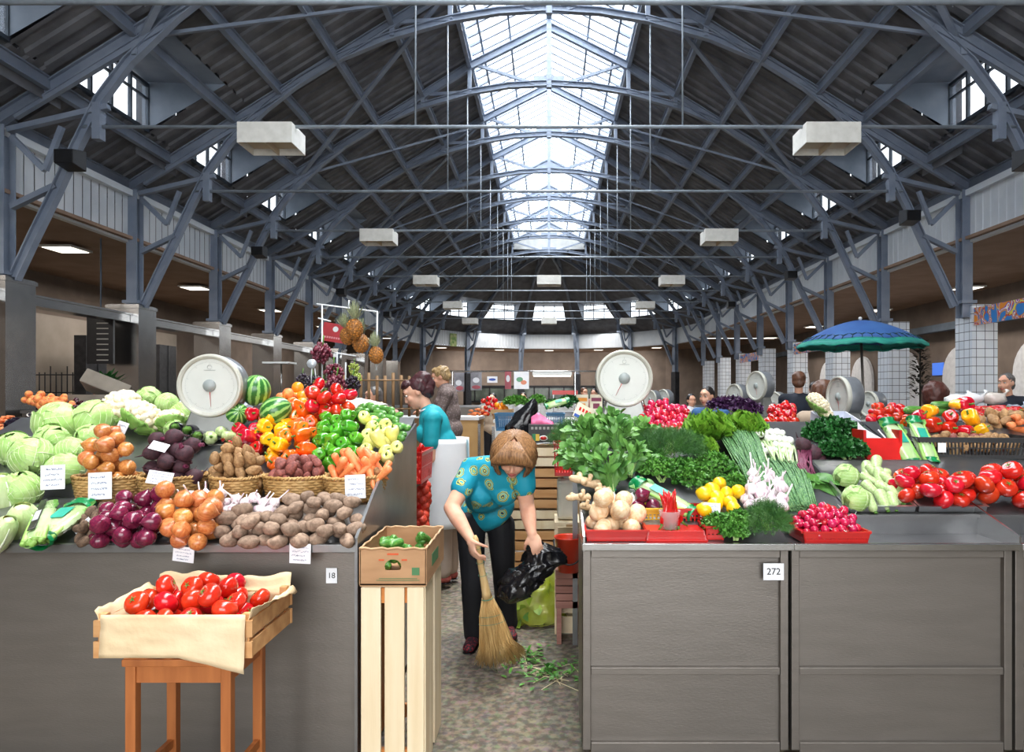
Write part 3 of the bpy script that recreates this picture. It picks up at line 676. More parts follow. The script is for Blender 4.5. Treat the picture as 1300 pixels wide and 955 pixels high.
# radish, lemon, orange fruit, watermelon, peach
g = G(); g.ball((0, 0, 0), 1, 12, 8); g.k = 1; g.tube([(0, 0, -.9), (.05, 0, -1.3), (.2, 0, -2.0)], [.2, .08, .02], 5); lib1('radish0', 'radish', g, [mat('radish_skin', '#cf2548', '#b81c3e', rough=.22, coat=.35, vary=.15, huev=.01), m_white_bulb])
g = G(); g.ball((0, 0, 0), (1, 1, 1.12), 14, 12, None, lambda p: Vector((p.x * (1 - .5 * max(0, abs(p.z) - .85)), p.y * (1 - .5 * max(0, abs(p.z) - .85)), p.z * (1.0 + .9 * max(0, abs(p.z) - .88))))); lib1('lemon0', 'lemon', g, mat('lemon_peel', '#f6c81a', '#f0b90f', rough=.3, scale=8, bump=.0004, bscale=25, coat=.3, vary=.06))
g = G(); g.ball((0, 0, 0), (1, 1, .95), 14, 10); lib1('orange0', 'orange', g, mat('orange_peel', '#f39a1e', '#ea8412', rough=.35, bump=.0004, bscale=25, coat=.3, vary=.08))
g = G(); g.ball((0, 0, 0), (1, 1, .95), 14, 10, None, lambda p: 1 - .05 * math.exp(-(p.y * 8) ** 2) * (p.z > -.5)); lib1('peach0', 'peach', g, mat('peach_skin', '#f0a95c', '#d9663c', rough=.55, scale=1.3, vary=.08))
mw = mat('watermelon_rind', '#2e6b2c', '#8fc26a', rough=.3, scale=2.2, coat=.3)
nt = mw.node_tree; N = nt.nodes; L = nt.links; tcn = N.new('ShaderNodeTexCoord'); sp_ = N.new('ShaderNodeSeparateXYZ'); L.new(tcn.outputs['Object'], sp_.inputs[0])
at = N.new('ShaderNodeMath'); at.operation = 'ARCTAN2'; L.new(sp_.outputs[0], at.inputs[0]); L.new(sp_.outputs[1], at.inputs[1])
no = N.new('ShaderNodeTexNoise'); no.inputs['Scale'].default_value = 4; no.inputs['Detail'].default_value = 6; L.new(tcn.outputs['Object'], no.inputs['Vector'])
m1 = N.new('ShaderNodeMath'); m1.operation = 'MULTIPLY_ADD'; m1.inputs[1].default_value = 1.6; L.new(no.outputs[0], m1.inputs[0]); m9 = N.new('ShaderNodeMath'); m9.operation = 'MULTIPLY'; m9.inputs[1].default_value = 11; L.new(at.outputs[0], m9.inputs[0])
m1.inputs[1].default_value = 3.0; L.new(m9.outputs[0], m1.inputs[2]); si = N.new('ShaderNodeMath'); si.operation = 'SINE'; L.new(m1.outputs[0], si.inputs[0]); rp_ = [n for n in N if n.type == 'VALTORGB'][0]; rp_.color_ramp.elements[0].position = .0; rp_.color_ramp.elements[1].position = .5
L.new(si.outputs[0], rp_.inputs[0])
g = G(); g.ball((0, 0, 0), (1, 1, 1.12), 22, 16); g.k = 1; g.tube([(0, 0, 1.08), (.02, 0, 1.18)], [.06, .04], 6); lib1('watermelon0', 'watermelon', g, [mw, m_leafst])
# ginger
g = G(); mg = mat('ginger_skin', '#d8bd98', '#c2a27c', rough=.7, scale=3, bump=.001, bscale=9)
for j, (a, b_, r) in enumerate((((-1.6, 0, 0), (.2, .1, .15), .5), ((0, 0, 0), (1.5, .3, -.1), .55), ((-.5, 0, .1), (-.9, .9, .3), .42), ((.3, .1, 0), (.1, -.9, .5), .38), ((1.1, .2, 0), (1.6, 1.1, .1), .38), ((.6, 0, .1), (.7, .3, 1.0), .33))):
    a = Vector(a); b_ = Vector(b_); g.tube([a - (b_ - a).normalized() * r * .8, a - (b_ - a).normalized() * r * .3, a.lerp(b_, .3), a.lerp(b_, .6), b_, b_ + (b_ - a).normalized() * r * .5, b_ + (b_ - a).normalized() * r * .75], [r * .3, r * .8, r * 1.05, r * .9, r, r * .8, r * .3], 9)
lib1('ginger0', 'ginger_root', g, mg)
# grapes: one bunch = one thing, berries as stuff-like single mesh with stalk part
def mk_grapes(key, m, n, seed, hh=1.6):
    t = thing('grape_bunch', None, None); g = G(); rr = random.Random(seed)
    for j in range(n):
        z = rr.uniform(-1, 1); q_ = math.sqrt(1 - z * z) * (1 if z > -.2 else .8); rad = rr.uniform(.7, 1.08); f = rr.uniform(0, 6.28); sz = rr.uniform(.15, .2)
        g.ball((rad * q_ * math.cos(f), rad * q_ * math.sin(f), z * hh * .85 * rad), (sz, sz, sz * 1.15), 8, 6)
    o = g.build('berries', m, t); o['kind'] = 'stuff'; g = G(); g.tube([(0, 0, -hh), (0, 0, hh), (.1, 0, hh + .7)], [.05, .08, .08], 5); g.build('stalk', m_leafst, t); LIB[key] = [t, False]
mk_grapes('red_grapes', mat('red_grape', '#8a3a4c', '#4f1a2a', rough=.3, scale=2, coat=.2, vary=.1), 150, 1, 1.2)
mk_grapes('dark_grapes', mat('dark_grape', '#2c1a2e', '#1c1220', rough=.3, scale=2, coat=.3), 120, 2, 1.5)
mk_grapes('green_grapes', mat('green_grape', '#a9b85a', '#8c9c40', rough=.25, scale=2, coat=.3), 110, 3, 1.4)

# ---- leaves
def leaf(g, b, d, up, L_, w_, curl=.3, pet=.3, nseg=5, cup=.15, wav=0):
    "blade on a short stalk; d = direction it grows, up = its upper face"
    b = Vector(b); d = Vector(d).normalized(); up = Vector(up); s_ = d.cross(up)
    if s_.length < .05: s_ = d.cross(Vector((.3, .9, .1)))
    s_.normalize(); up = s_.cross(d).normalized(); pts = []
    p = b.copy(); dd = d.copy(); st = L_ / nseg; rows = []
    for i in range(nseg + 1):
        t = i / nseg; wv = 0 if t < pet else math.sin(PI * min(1, ((t - pet) / (1 - pet)) * .93 + .05)) ** .7
        hw = max(.012 * L_, w_ * wv); uu = up - dd * up.dot(dd); uu.normalize()
        rows.append((p - s_ * hw + uu * (cup * hw + wav * math.sin(7 * t)), p.copy(), p + s_ * hw + uu * (cup * hw - wav * math.sin(7 * t))))
        p = p + dd * st; dd = (dd - up * curl * st / L_ * 1.0).normalized()
    vs = [q for r in rows for q in r]; fs = []
    for i in range(nseg): k = i * 3; fs += [(k, k + 1, k + 4, k + 3), (k + 1, k + 2, k + 5, k + 4)]
    g.add(vs, fs, True); return rows[-1][1]
def rdir(rr, base, sp):
    return (Vector(base).normalized() + Vector((rr.uniform(-1, 1), rr.uniform(-1, 1), rr.uniform(-1, 1))) * sp).normalized()
def lm(n, a, b_, **k):
    kw = dict(rough=.42, scale=14, vary=.0, spec=.4, sss=.0); kw.update(k); return mat(n, a, b_, **kw)
m_spin = lm('spinach_leaf', '#6a9a48', '#3f7031'); m_pars = lm('parsley_leaf', '#62983e', '#376e28'); m_dill = lm('dill_frond', '#4b7a35', '#2c5a27'); m_lett = lm('lettuce_leaf', '#86b23c', '#5f972c')
m_basil = lm('purple_basil', '#4b2a4f', '#341c3c'); m_chive = lm('chive_leaf', '#7ba468', '#34643e', scale=90); m_sorrel = lm('beet_greens', '#5a8a3a', '#3f7030'); m_dkpars = lm('dark_parsley', '#2f6b30', '#1e4c22')
def spinach_bunch(g, b, d, n, L_, w_, sp, rr, gst=None):
    "thin petioles fanning from the tie, each ending in a spoon-shaped blade with its own tilt"
    d = Vector(d).normalized(); a_, b2 = ortho(d)
    for i in range(n):
        f = rr.uniform(0, 2 * PI); q = rr.random() ** .6; out = (a_ * math.cos(f) + b2 * math.sin(f)); dr = (d + out * sp * q).normalized(); st = Vector(b) + out * .012 * q
        ln = L_ * rr.uniform(.3, .85); mid = st + dr * ln * .6; dr2 = (dr + out * rr.uniform(0, .5) + Vector((0, -.15, -.25)) * rr.random()).normalized(); e = mid + dr2 * ln * .4
        s_ = dr.cross(Vector((.2, 1, .3))).normalized() * .0022; g.add([st - s_, st + s_, mid + s_, mid - s_, e + s_ * .6, e - s_ * .6], [(0, 1, 2, 3), (3, 2, 4, 5)])
        up = (Vector((rr.uniform(-.9, .9), rr.uniform(-.9, .2), rr.uniform(.1, 1))) + out * .3).normalized(); leaf(g, e, (dr2 + Vector((rr.uniform(-.5, .5), rr.uniform(-.4, .4), rr.uniform(-.5, .2)))).normalized(), up, L_ * rr.uniform(.24, .4), w_ * rr.uniform(.7, 1.15), rr.uniform(.2, 1.4), 0, 5, .22, .0015)
def parsley_mass(g, c, rad, n, rr, ls=.016, nrm=None):
    "cushion of small lobed leaflets over an ellipsoid"
    for i in range(n):
        f = rr.uniform(0, 2 * PI); z = rr.uniform(-.1, 1); q = math.sqrt(max(0, 1 - z * z)); u = Vector((q * math.cos(f), q * math.sin(f), z)); sh = rr.uniform(.72, 1.08)
        p = Vector(c) + Vector((u.x * rad[0], u.y * rad[1], u.z * rad[2])) * sh; d0 = rdir(rr, u + Vector((0, -.2, .1)), .7)
        a_, b2 = ortho(d0)
        for k in (-1, 0, 1):
            dd = (d0 + a_ * k * .8).normalized(); leaf(g, p, dd, u + Vector((rr.uniform(-.5, .5), rr.uniform(-.5, .5), .3)), ls * (1.15 if k == 0 else .9) * rr.uniform(.8, 1.2), ls * .42, .4, .0, 2, .1)
def dill_mass(g, c, rad, n, rr, L_=.05, up=(0, 0, .3)):
    for i in range(n):
        f = rr.uniform(0, 2 * PI); z = rr.uniform(-.2, 1); q = math.sqrt(max(0, 1 - z * z)); u = Vector((q * math.cos(f), q * math.sin(f), z)); sh = rr.uniform(.55, 1.0)
        p = Vector(c) + Vector((u.x * rad[0], u.y * rad[1], u.z * rad[2])) * sh; d0 = rdir(rr, u + Vector(up), .5); a_, b2 = ortho(d0); w_ = .0007
        tip = p + d0 * L_; g.add([p - a_ * w_, p + a_ * w_, tip], [(0, 1, 2)])
        for k in range(5):
            s0 = p + d0 * L_ * (.25 + .15 * k); f2 = rr.uniform(0, 6.28); e = s0 + (a_ * math.cos(f2) + b2 * math.sin(f2) + d0 * .9) * L_ * .32
            sd_ = (e - s0).cross(Vector((0, 1, 0))).normalized() * .0009; g.add([s0 - sd_, s0 + sd_, e], [(0, 1, 2)])
def ruffle(g, c, d, r, rr, amp=.22):
    "one ruffled lettuce leaf, open fan"
    d = Vector(d).normalized(); a_, b2 = ortho(d); ph = rr.uniform(0, 6)
    def P(u, v):
        t = (u - .5) * 2.4; rad = r * v; e = amp * r * v ** 2.2 * (math.sin(t * 9 + ph) * .6 + math.sin(t * 19 + ph * 2) * .4)
        return Vector(c) + (d * math.cos(t) + a_ * math.sin(t)) * rad + b2 * e + b2 * (-.25 * r * v * v)
    g.grid(P, 22, 5)

# ---- ray / surface helpers for measuring heap positions
def on(x, y, S, h=0.0, ya=2.3, yb_=9.0):
    "point where the sight line through photo pixel x, y meets the surface S(X, Y) raised by h"
    f = lambda Y: (H - (y - 500) * Y / F) - (S((x - 697) * Y / F, Y) + h)
    Y = ya; st = .02
    while Y < yb_ and f(Y) > 0: Y += st
    return px(x, y, Y)
def inpoly(x, y, P):
    c = False; j = len(P) - 1
    for i in range(len(P)):
        if (P[i][1] > y) != (P[j][1] > y) and x < (P[j][0] - P[i][0]) * (y - P[i][1]) / (P[j][1] - P[i][1]) + P[i][0]: c = not c
        j = i
    return c
def heap(keys, poly, n, r, S, label, cat, group, size=None, rot=None, tries=26, k=.88, ya=2.3, var=.08, near=None, ymin=-9):
    "drops n items one at a time onto the surface, each at the lowest free spot inside the outline"
    xs = [p[0] for p in poly]; ys = [p[1] for p in poly]; done = [] if near is None else near; res = []
    for i in range(n):
        best = None
        for t in range(tries):
            for _ in range(50):
                x, y = rnd.uniform(min(xs), max(xs)), rnd.uniform(min(ys), max(ys))
                if inpoly(x, y, poly): break
            p = on(x, y, S, r, ya); z = S(p.x, p.y) + r * .95; ri = r
            if p.y < ymin: continue
            for q, rq in done:
                dx = math.hypot(q.x - p.x, q.y - p.y); m = (ri + rq) * k
                if dx < m: z = max(z, q.z + math.sqrt(m * m - dx * dx))
            ex = z - S(p.x, p.y)
            if best is None or ex < best[0]: best = (ex, Vector((p.x, p.y, z)))
        if best is None: continue
        p = best[1]; done.append((p, r)); s_ = (size or r) * rnd.uniform(1 - var, 1 + var); key = rnd.choice(keys)
        res.append(take(key, p, rot() if rot else rot_rand(), s_, label, cat, group))
    return res
def mound(keys, c, rx, ry, n, r, label, cat, group, size=None, rot=None, k=.88, hh=.5, tries=20, floor=None, pw=1.0, var=.08):
    "heap over an oval footprint (a basket or crate), rounded on top"
    done = []; c = Vector(c)
    for i in range(n):
        best = None
        for t in range(tries):
            a = rnd.uniform(0, 2 * PI); q = rnd.random() ** .5
            x = c.x + math.cos(a) * q * (rx - r * .7); y = c.y + math.sin(a) * q * (ry - r * .7); z = c.z + r * .9
            for p, rq in done:
                dx = math.hypot(p.x - x, p.y - y); m = 2 * r * k
                if dx < m: z = max(z, p.z + math.sqrt(m * m - dx * dx))
            cost = z - c.z + hh * q * q * r * 4
            if best is None or cost < best[0]: best = (cost, Vector((x, y, z)))
        p = best[1]; done.append((p, r)); take(rnd.choice(keys), p, rot() if rot else rot_rand(), (size or r) * rnd.uniform(1 - var, 1 + var), label, cat, group)
    return done

# ---- wicker basket, price tag, plastic basket, text
m_wick = mat('wicker', '#c9a36a', '#a67c45', rough=.55, scale=14, vary=.1, bump=.004)
def mk_basket(rx, ry, h):
    t = thing('wicker_basket', None, None); g = G(); n = 36; rows = 8
    for i in range(rows):
        z = .01 + (h - .02) * (i + .5) / rows; fl = .84 + .16 * z / h; pts = []
        for j in range(n + 1):
            a = 2 * PI * j / n; e = .004 * (1 if (j + i) % 2 else -1); pts.append(((rx * fl + e) * math.cos(a), (ry * fl + e) * math.sin(a), z))
        g.tube(pts, h / rows * .52, 5, cap=False)
    g.lathe([(0.0, .006), (.84, .006)], (0, 0, 0), 24, None, False, rx, ry)
    g.build('woven_wall', m_wick, t)
    g = G()
    for i in range(2):
        pts = []
        for j in range(73):
            a = 2 * PI * j / 72; ph = a * 26 + PI * i; pts.append(((rx + .006 * math.cos(ph)) * math.cos(a), (ry + .006 * math.cos(ph)) * math.sin(a), h + .006 * math.sin(ph)))
        g.tube(pts, .0055, 5, cap=False)
    g.build('braided_rim', m_wick, t); g = G()
    for j in range(18):
        a = 2 * PI * (j + .5) / 18; g.tube([(rx * .84 * math.cos(a), ry * .84 * math.sin(a), .0), (rx * 1.0 * math.cos(a), ry * 1.0 * math.sin(a), h)], .004, 4)
    g.build('stakes', m_wick, t); return t
ink = mat('blue_ink', '#3c4680', rough=.8); ink_k = mat('black_ink', '#16161a', rough=.7)
def price_tag(loc, w_, h_, rot, label, lines=4, clip=None):
    t = thing('price_tag', label, 'price tag', loc, 0, None); t.rotation_euler = rot
    g = G(); g.box((0, 0, 0), (w_, .0015, h_)); g.build('card', paper, t); g = G(); rr = random.Random(int(loc[0] * 1e4))
    for i in range(lines):
        z = h_ * (.32 - .64 * i / max(1, lines - 1)); x0 = -w_ * rr.uniform(.25, .4); x1 = w_ * rr.uniform(.2, .4); x = x0
        while x < x1:
            e = rr.uniform(.02, .05) * w_ * 1.6; pts = [(x + e * k / 4, -.0014, z + rr.uniform(-.045, .045) * h_) for k in range(5)]; g.tube(pts, w_ * .008, 3); x += e * 1.35
    g.build('handwriting', ink, t); return t
def text(s, size, m, parent, loc, rot=(PI / 2, 0, 0), name='lettering', ext=.0008, bold=0):
    cu = bpy.data.curves.new('t', 'FONT'); cu.body = s; cu.size = size; cu.align_x = 'CENTER'; cu.align_y = 'CENTER'; cu.extrude = ext; cu.offset = 0
    to = bpy.data.objects.new('t', cu); col.objects.link(to); bpy.context.view_layer.update()
    me = bpy.data.meshes.new_from_object(to.evaluated_get(bpy.context.evaluated_depsgraph_get())); bpy.data.objects.remove(to); me.materials.clear(); me.materials.append(m)
    o = bpy.data.objects.new(name, me); col.objects.link(o); o.parent = parent; o.location = loc; o.rotation_euler = rot; return o
def plastic_basket(name, label, cat, c, w_, d_, h_, m, group=None, rz=0, slots=20):
    "open box with slotted walls"
    t = thing(name, label, cat, c, rz, group); g = G(); th = .004
    g.box((0, 0, .003), (w_ * .92, d_ * .92, .005))
    def wall(ax, sgn, L_, off):
        nsl = max(4, int(L_ / .018)); 
        for i in range(nsl + 1):
            u = -L_ / 2 + L_ * i / nsl; ww = L_ / nsl * .42
            for z0, z1 in ((.0, h_),):
                f0 = .92; p0 = (u * f0, sgn * off * f0) if ax == 0 else (sgn * off * f0, u * f0); p1 = (u, sgn * off) if ax == 0 else (sgn * off, u)
                g.bar((p0[0], p0[1], 0), (p1[0], p1[1], h_), ww if ax == 0 else th, th if ax == 0 else ww, (0, 1, 0))
        for z, hh_ in ((.012, .02), (h_ * .52, .005), (h_ - .012, .022)):
            f0 = .92 + .08 * z / h_; a = (-L_ / 2 * f0, sgn * off * f0, z) if ax == 0 else (sgn * off * f0, -L_ / 2 * f0, z); b_ = (L_ / 2 * f0, sgn * off * f0, z) if ax == 0 else (sgn * off * f0, L_ / 2 * f0, z); g.bar(a, b_, th * 1.6, hh_)
    for sg in (-1, 1): wall(0, sg, w_, d_ / 2); wall(1, sg, d_, w_ / 2)
    g.build('slotted_body', m, t); g = G()
    for sg in (-1, 1): g.bar((-w_ / 2 - .004, sg * (d_ / 2 + .004), h_), (w_ / 2 + .004, sg * (d_ / 2 + .004), h_), .012, .008); g.bar((sg * (w_ / 2 + .004), -d_ / 2, h_), (sg * (w_ / 2 + .004), d_ / 2, h_), .012, .008)
    g.build('rim', m, t); return t
def scale_dial(label, dial, rz, Dz, r=.165, needle=200, group=None, base=.3, depth=.13, faceback=False, pb=.17):
    "counter scale: base, neck, round two-sided dial head"
    x, y, z = dial; t = thing('dial_scale', label, 'scale', (x, y, z - Dz), rz, group)
    mg_ = mat('scale_enamel', '#b9b8b0', '#a9a8a0', rough=.35, scale=5); mb = mat('scale_silver', '#8f9398', '#7b7f85', rough=.35, metal=.5)
    q = Matrix.Rotation(R(90), 3, 'X')
    g = G(); g.lathe([(r * .96, -depth / 2), (r, -depth / 2 + .01), (r, depth / 2 - .01), (r * .96, depth / 2)], (0, 0, Dz), 48, q); g.build('drum', mb, t)
    g = G()
    for sg in (1,): g.lathe([(r * .86, depth / 2 + .002), (r * .89, depth / 2 + .012), (r * .95, depth / 2 + .018), (r * 1.0, depth / 2 + .016), (r * 1.03, depth / 2 - .004), (r * 1.0, depth / 2 - .02)], (0, 0, Dz), 48, q, False)
    g.build('rim', mat('scale_rim', '#c4c3b8', '#b8b7ac', rough=.3), t)
    g = G(); g.lathe([(r * .9, depth / 2 + .0035), (0, depth / 2 + .0037)], (0, 0, Dz), 48, q, False); fc = g.build('dial_face', mat('dial_white', '#cfd1ca', '#c9cbc4', rough=.35), t)
    g = G(); yy = -(depth / 2 + .0048)
    for i in range(100):
        a = 2 * PI * i / 100; r0 = r * (.70 if i % 10 == 0 else (.735 if i % 5 == 0 else .75)); g.bar((r0 * math.sin(a), yy, Dz + r0 * math.cos(a)), (r * .775 * math.sin(a), yy, Dz + r * .775 * math.cos(a)), .0012, .0006, (0, 1, 0))
    g.bar((-.03, yy, Dz + r * .5), (.03, yy, Dz + r * .5), .0012, .002); g.tube([(.012 * math.cos(k), yy, Dz + r * .6 + .012 * math.sin(k)) for k in range(7)], .0008, 3)
    g.build('graduations', mat('grey_print', '#8d918f', rough=.6), fc)
    g = G(); g.lathe([(r * .2, depth / 2 + .004), (r * .2, depth / 2 + .012), (0, depth / 2 + .013)], (0, 0, Dz), 24, q); g.build('hub', mat('hub_grey', '#a3aaa8', '#9aa19f', rough=.4), t)
    a = R(needle); g = G(); g.tube([(0, yy - .004, Dz), (r * .68 * math.sin(a), yy - .004, Dz + r * .68 * math.cos(a))], [.0022, .0008], 4); g.build('needle', mat('needle_red', '#c2252a', rough=.4), t)
    g = G(); b0 = r * .62; b1 = r * .95; zt = Dz - r * .75; zb = .1
    g.add([(-b0, -depth * .42, zt), (b0, -depth * .42, zt), (b0, depth * .42, zt), (-b0, depth * .42, zt), (-b1, -depth * .55, zb), (b1, -depth * .55, zb), (b1, depth * .55, zb), (-b1, depth * .55, zb)], [(0, 1, 2, 3), (4, 7, 6, 5), (0, 4, 5, 1), (1, 5, 6, 2), (2, 6, 7, 3), (3, 7, 4, 0)])
    g.build('neck', mat('neck_metal', '#8d8f8b', '#7c7e7b', rough=.35, metal=.5), t, bevel=.008)
    g = G(); g.box((0, .02, .04), (.28, .24, .08)); g.build('base', mg_, t, bevel=.012); return t
# ------------------------------------------------------------------ LEFT STALL
lerp = lambda a, b, t: a + (b - a) * t
def SLf(X, Y): return .885 + max(0, min(Y, 3.02) - 2.77) * .66
def SLb(X, Y): return 1.10 + max(-.1, Y - 3.27) * .42
def SLc(X, Y): return .885 + max(0, Y - 2.8) * .42
XE = -.775
# counter
lc = thing('market_counter', 'brushed steel market counter on the left, holding onions, potatoes and baskets', 'counter', (0, 0, 0))
g = G(); g.box((-1.9, 2.83, .44), (2.28, .03, .88)); g.box((-1.9, 3.0, .04), (2.2, .3, .08)); g.build('front_panel', inox_dull, lc)
g = G(); g.box((-1.9, 2.745, .882), (2.26, .03, .034)); g.box((-1.9, 2.76, .87), (2.26, .04, .012)); g.build('front_lip', inox_tray, lc, bevel=.003)
g = G(); prof = [(2.75, .872), (3.03, 1.005), (3.27, 1.012), (3.27, 1.07), (3.95, 1.34), (3.97, 1.3), (3.3, 1.02)]
g.quad((-3.04, 2.75, .872), (XE, 2.75, .872), (XE, 3.03, 1.005), (-3.04, 3.03, 1.005)); g.quad((-3.04, 3.03, 1.005), (XE, 3.03, 1.005), (XE, 3.27, 1.005), (-3.04, 3.27, 1.005)); g.quad((-3.04, 3.27, 1.005), (XE, 3.27, 1.005), (XE, 3.27, 1.075), (-3.04, 3.27, 1.075)); g.quad((-3.04, 3.27, 1.075), (XE, 3.27, 1.075), (XE, 3.95, 1.36), (-3.04, 3.95, 1.36)); g.quad((-3.04, 3.95, 1.36), (XE, 3.95, 1.36), (XE, 3.95, .1), (-3.04, 3.95, .1))
g.build('stepped_top', inox_tray, lc, solid=.006)
g = G(); pr = [(2.73, .05), (2.73, .925), (3.0, 1.07), (3.2, 1.155), (3.95, 1.33), (3.95, .05)]; e = .006
g.add([(XE, y, z) for y, z in pr] + [(XE + .012, y, z) for y, z in pr], [tuple(range(6)), tuple(range(11, 5, -1))] + [(i, i + 6, (i + 1) % 6 + 6, (i + 1) % 6) for i in range(6)])
g.build('side_panel', inox_tray, lc)
tg = thing('number_plate', 'white number plate 18 on the left counter front', 'sign', px(421, 731, 2.81)); g = G(); g.box((0, 0, 0), (.045, .003, .062)); g.build('plate', paper, tg); text('18', .032, ink_k, tg, (0, -.002, 0), bold=.0006, name='number')

heap(['dark_potato0', 'dark_potato1'], [(100, 688), (128, 690), (134, 655), (106, 662)], 16, .024, SLf, 'small dark potato in the little heap at the left counter corner beside the celery', 'potato', 'small dark potatoes')
heap(['red_onion0', 'red_onion1'], [(126, 688), (194, 688), (203, 660), (206, 653), (146, 653), (128, 664)], 25, .037, SLf, 'shiny dark red onion in the front heap of the left stall', 'onion', 'red onions in the front heap', rot=lambda: (rnd.uniform(-2, 2), rnd.uniform(-2, 2), rnd.uniform(0, 6)))
heap(['yellow_onion0', 'yellow_onion1'], [(202, 688), (268, 688), (286, 660), (276, 652), (208, 655)], 23, .038, SLf, 'yellow onion in the front heap between red onions and potatoes', 'onion', 'yellow onions in the front heap')
heap(['garlic0', 'garlic1'], [(286, 660), (345, 655), (352, 642), (230, 634), (240, 646)], 20, .025, lambda X, Y: SLf(X, Y) + .01, 'purple-tinged garlic bulb lying in front of the baskets', 'garlic', 'garlic bulbs on the left stall', rot=lambda: (rnd.uniform(-.9, .9), rnd.uniform(-.9, .9), rnd.uniform(0, 6)))
heap(['brown_potato0', 'brown_potato1', 'brown_potato2'], [(280, 689), (448, 687), (456, 662), (430, 646), (362, 646), (350, 662), (280, 670)], 52, .033, SLf, 'dusty brown potato in the long heap along the front edge of the left stall', 'potato', 'brown potatoes in the front heap', size=.033, rot=lambda: (rnd.uniform(-.35, .35), rnd.uniform(-.35, .35), rnd.uniform(0, 6)))
# five wicker baskets
BK = [(138, 'holding yellow onions'), (221, 'holding dark beetroots'), (301, 'holding tan potatoes'), (376, 'holding small red potatoes'), (452, 'holding carrots, closest to the aisle')]
bask = mk_basket(.138, .112, .115); BC = []
for i, (x, l) in enumerate(BK):
    c = px(x, 600, 3.145); c.z = 1.008; BC.append(c); lab = 'round wicker basket ' + l; s_ = (1.06 if i == 0 else (.98 if i == 1 else (1.0 if i == 2 else (.86 if i == 3 else 1.0))), 1, 1)
    if i == 0: bask.location = c; tag(bask, lab, 'basket', 'wicker baskets'); bask.scale = s_
    else: dup(bask, None, c, (0, 0, i), None, lab); 
for o, s_ in ((bask, 1.0),): pass
def fill(i, keys, n, r, label, cat, group, **k): mound(keys, BC[i] + Vector((0, 0, .07)), .13, .11, n, r, label, cat, group, **k)
fill(0, ['yellow_onion0', 'yellow_onion1'], 20, .037, 'yellow onion piled in the leftmost wicker basket', 'onion', 'yellow onions in the basket', hh=.7)
fill(1, ['beet0'], 20, .037, 'dark purple beetroot piled in a wicker basket', 'beetroot', 'beetroots in the basket', hh=.4)
fill(2, ['tan_potato0', 'tan_potato1', 'tan_potato2'], 44, .027, 'tan potato piled in the middle wicker basket', 'potato', 'tan potatoes in the basket', size=.028, hh=.6)
fill(3, ['red_potato0', 'red_potato1', 'red_potato2'], 40, .024, 'small red potato piled in a wicker basket', 'potato', 'red potatoes in the basket', size=.026, hh=.6)
# carrots leaning in the last basket
rr = random.Random(4)
for i in range(17):
    row = i // 6; u = (i % 6) / 5 - .5 + .06 * (row % 2); q = rr.uniform(.85, 1.15); c = BC[4] + Vector((u * .2 + .015, -.035 + row * .03, .135 + row * .026 - .09 * u * u))
    take('carrot0', c, (R(-40 + rr.uniform(-9, 9)), R(25 + 12 * u + rr.uniform(-9, 9)), rr.uniform(0, 6)), (.0185 * q, .0185 * q, .021 * q), 'orange carrot leaning in the wicker basket nearest the aisle', 'carrot', 'carrots in the basket')
mound(['tan_potato0'], BC[4] + Vector((.1, 0, .08)), .03, .05, 3, .02, 'pale stub of root vegetable beside the carrots in the basket', 'root vegetable', 'stubs beside the carrots')
# big heads: (x, y, radius in px, key, label)
def head(x, y, rp, key, lab, cat, S=SLc, rot=None, hk=.85, Y=None, rz=None):
    for Yg in (3.0,):
        p = on(x, y, S, rp * 3.2 / F * hk)
    if Y: p = px(x, y, Y)
    r = rp * p.y / F; take(key, p, rot if rot is not None else (rnd.uniform(-.6, .6), rnd.uniform(-.6, .6), rnd.uniform(0, 6)), r, lab, cat); return p
CB = [(28, 622, 22, 'round green cabbage just left of the big price tag'), (82, 597, 21, 'green cabbage half hidden behind the big white price tag'), (40, 580, 24, 'green cabbage up and left of the price tag, above its neighbour'), (18, 570, 21, 'pale cabbage at the left end of the stall, behind the napa cabbages'), (66, 560, 20, 'small green cabbage in front of the large back left one'),
      (90, 574, 18, 'small round cabbage next to the basket of yellow onions'), (114, 556, 16, 'small cabbage tucked behind the basket of yellow onions'), (72, 538, 25, 'large crinkled green cabbage at the back left'), (121, 533, 24, 'large pale green cabbage left of the cauliflowers')]
for i, (x, y, r, l) in enumerate(CB): head(x, y, r, 'cabbage%d' % (i % 3), l, 'cabbage')
for x, y, r, l in ((188, 507, 15, 'green cabbage on top behind the cauliflowers'), (211, 514, 14, 'pale green cabbage between the cauliflowers and the scale'), (235, 528, 17, 'crinkled cabbage just left of the scale neck'), (222, 546, 12, 'small cabbage below the scale, beside the aubergines')): head(x, y, r, 'cabbage%d' % rnd.randrange(3), l, 'cabbage', SLc)
for x, y, r, k, l in ((153, 519, 28, 0, 'large creamy cauliflower, back left of the three'), (182, 532, 27, 1, 'large creamy cauliflower in the middle, above the onions'), (216, 536, 19, 0, 'greenish cauliflower with leaves, right of the two large ones')): head(x, y, r, 'cauliflower%d' % k, l, 'cauliflower', SLc, (R(38), R(rnd.uniform(-15, 15)), rnd.uniform(0, 6)))
for x, y, r, rot, l in ((6, 630, 17, (R(18), R(6), 0), 'upright pale napa cabbage at the far left edge'), (30, 668, 20, (R(35), R(8), .4), 'pale napa cabbage lying at the front, beside the celery bag'), (0, 680, 17, (R(40), R(-10), 1.4), 'napa cabbage cut by the left edge at the front')):
    p = on(x, y, SLc, .06); take('napa0', p, rot, r * p.y / F * .95, l, 'napa cabbage')
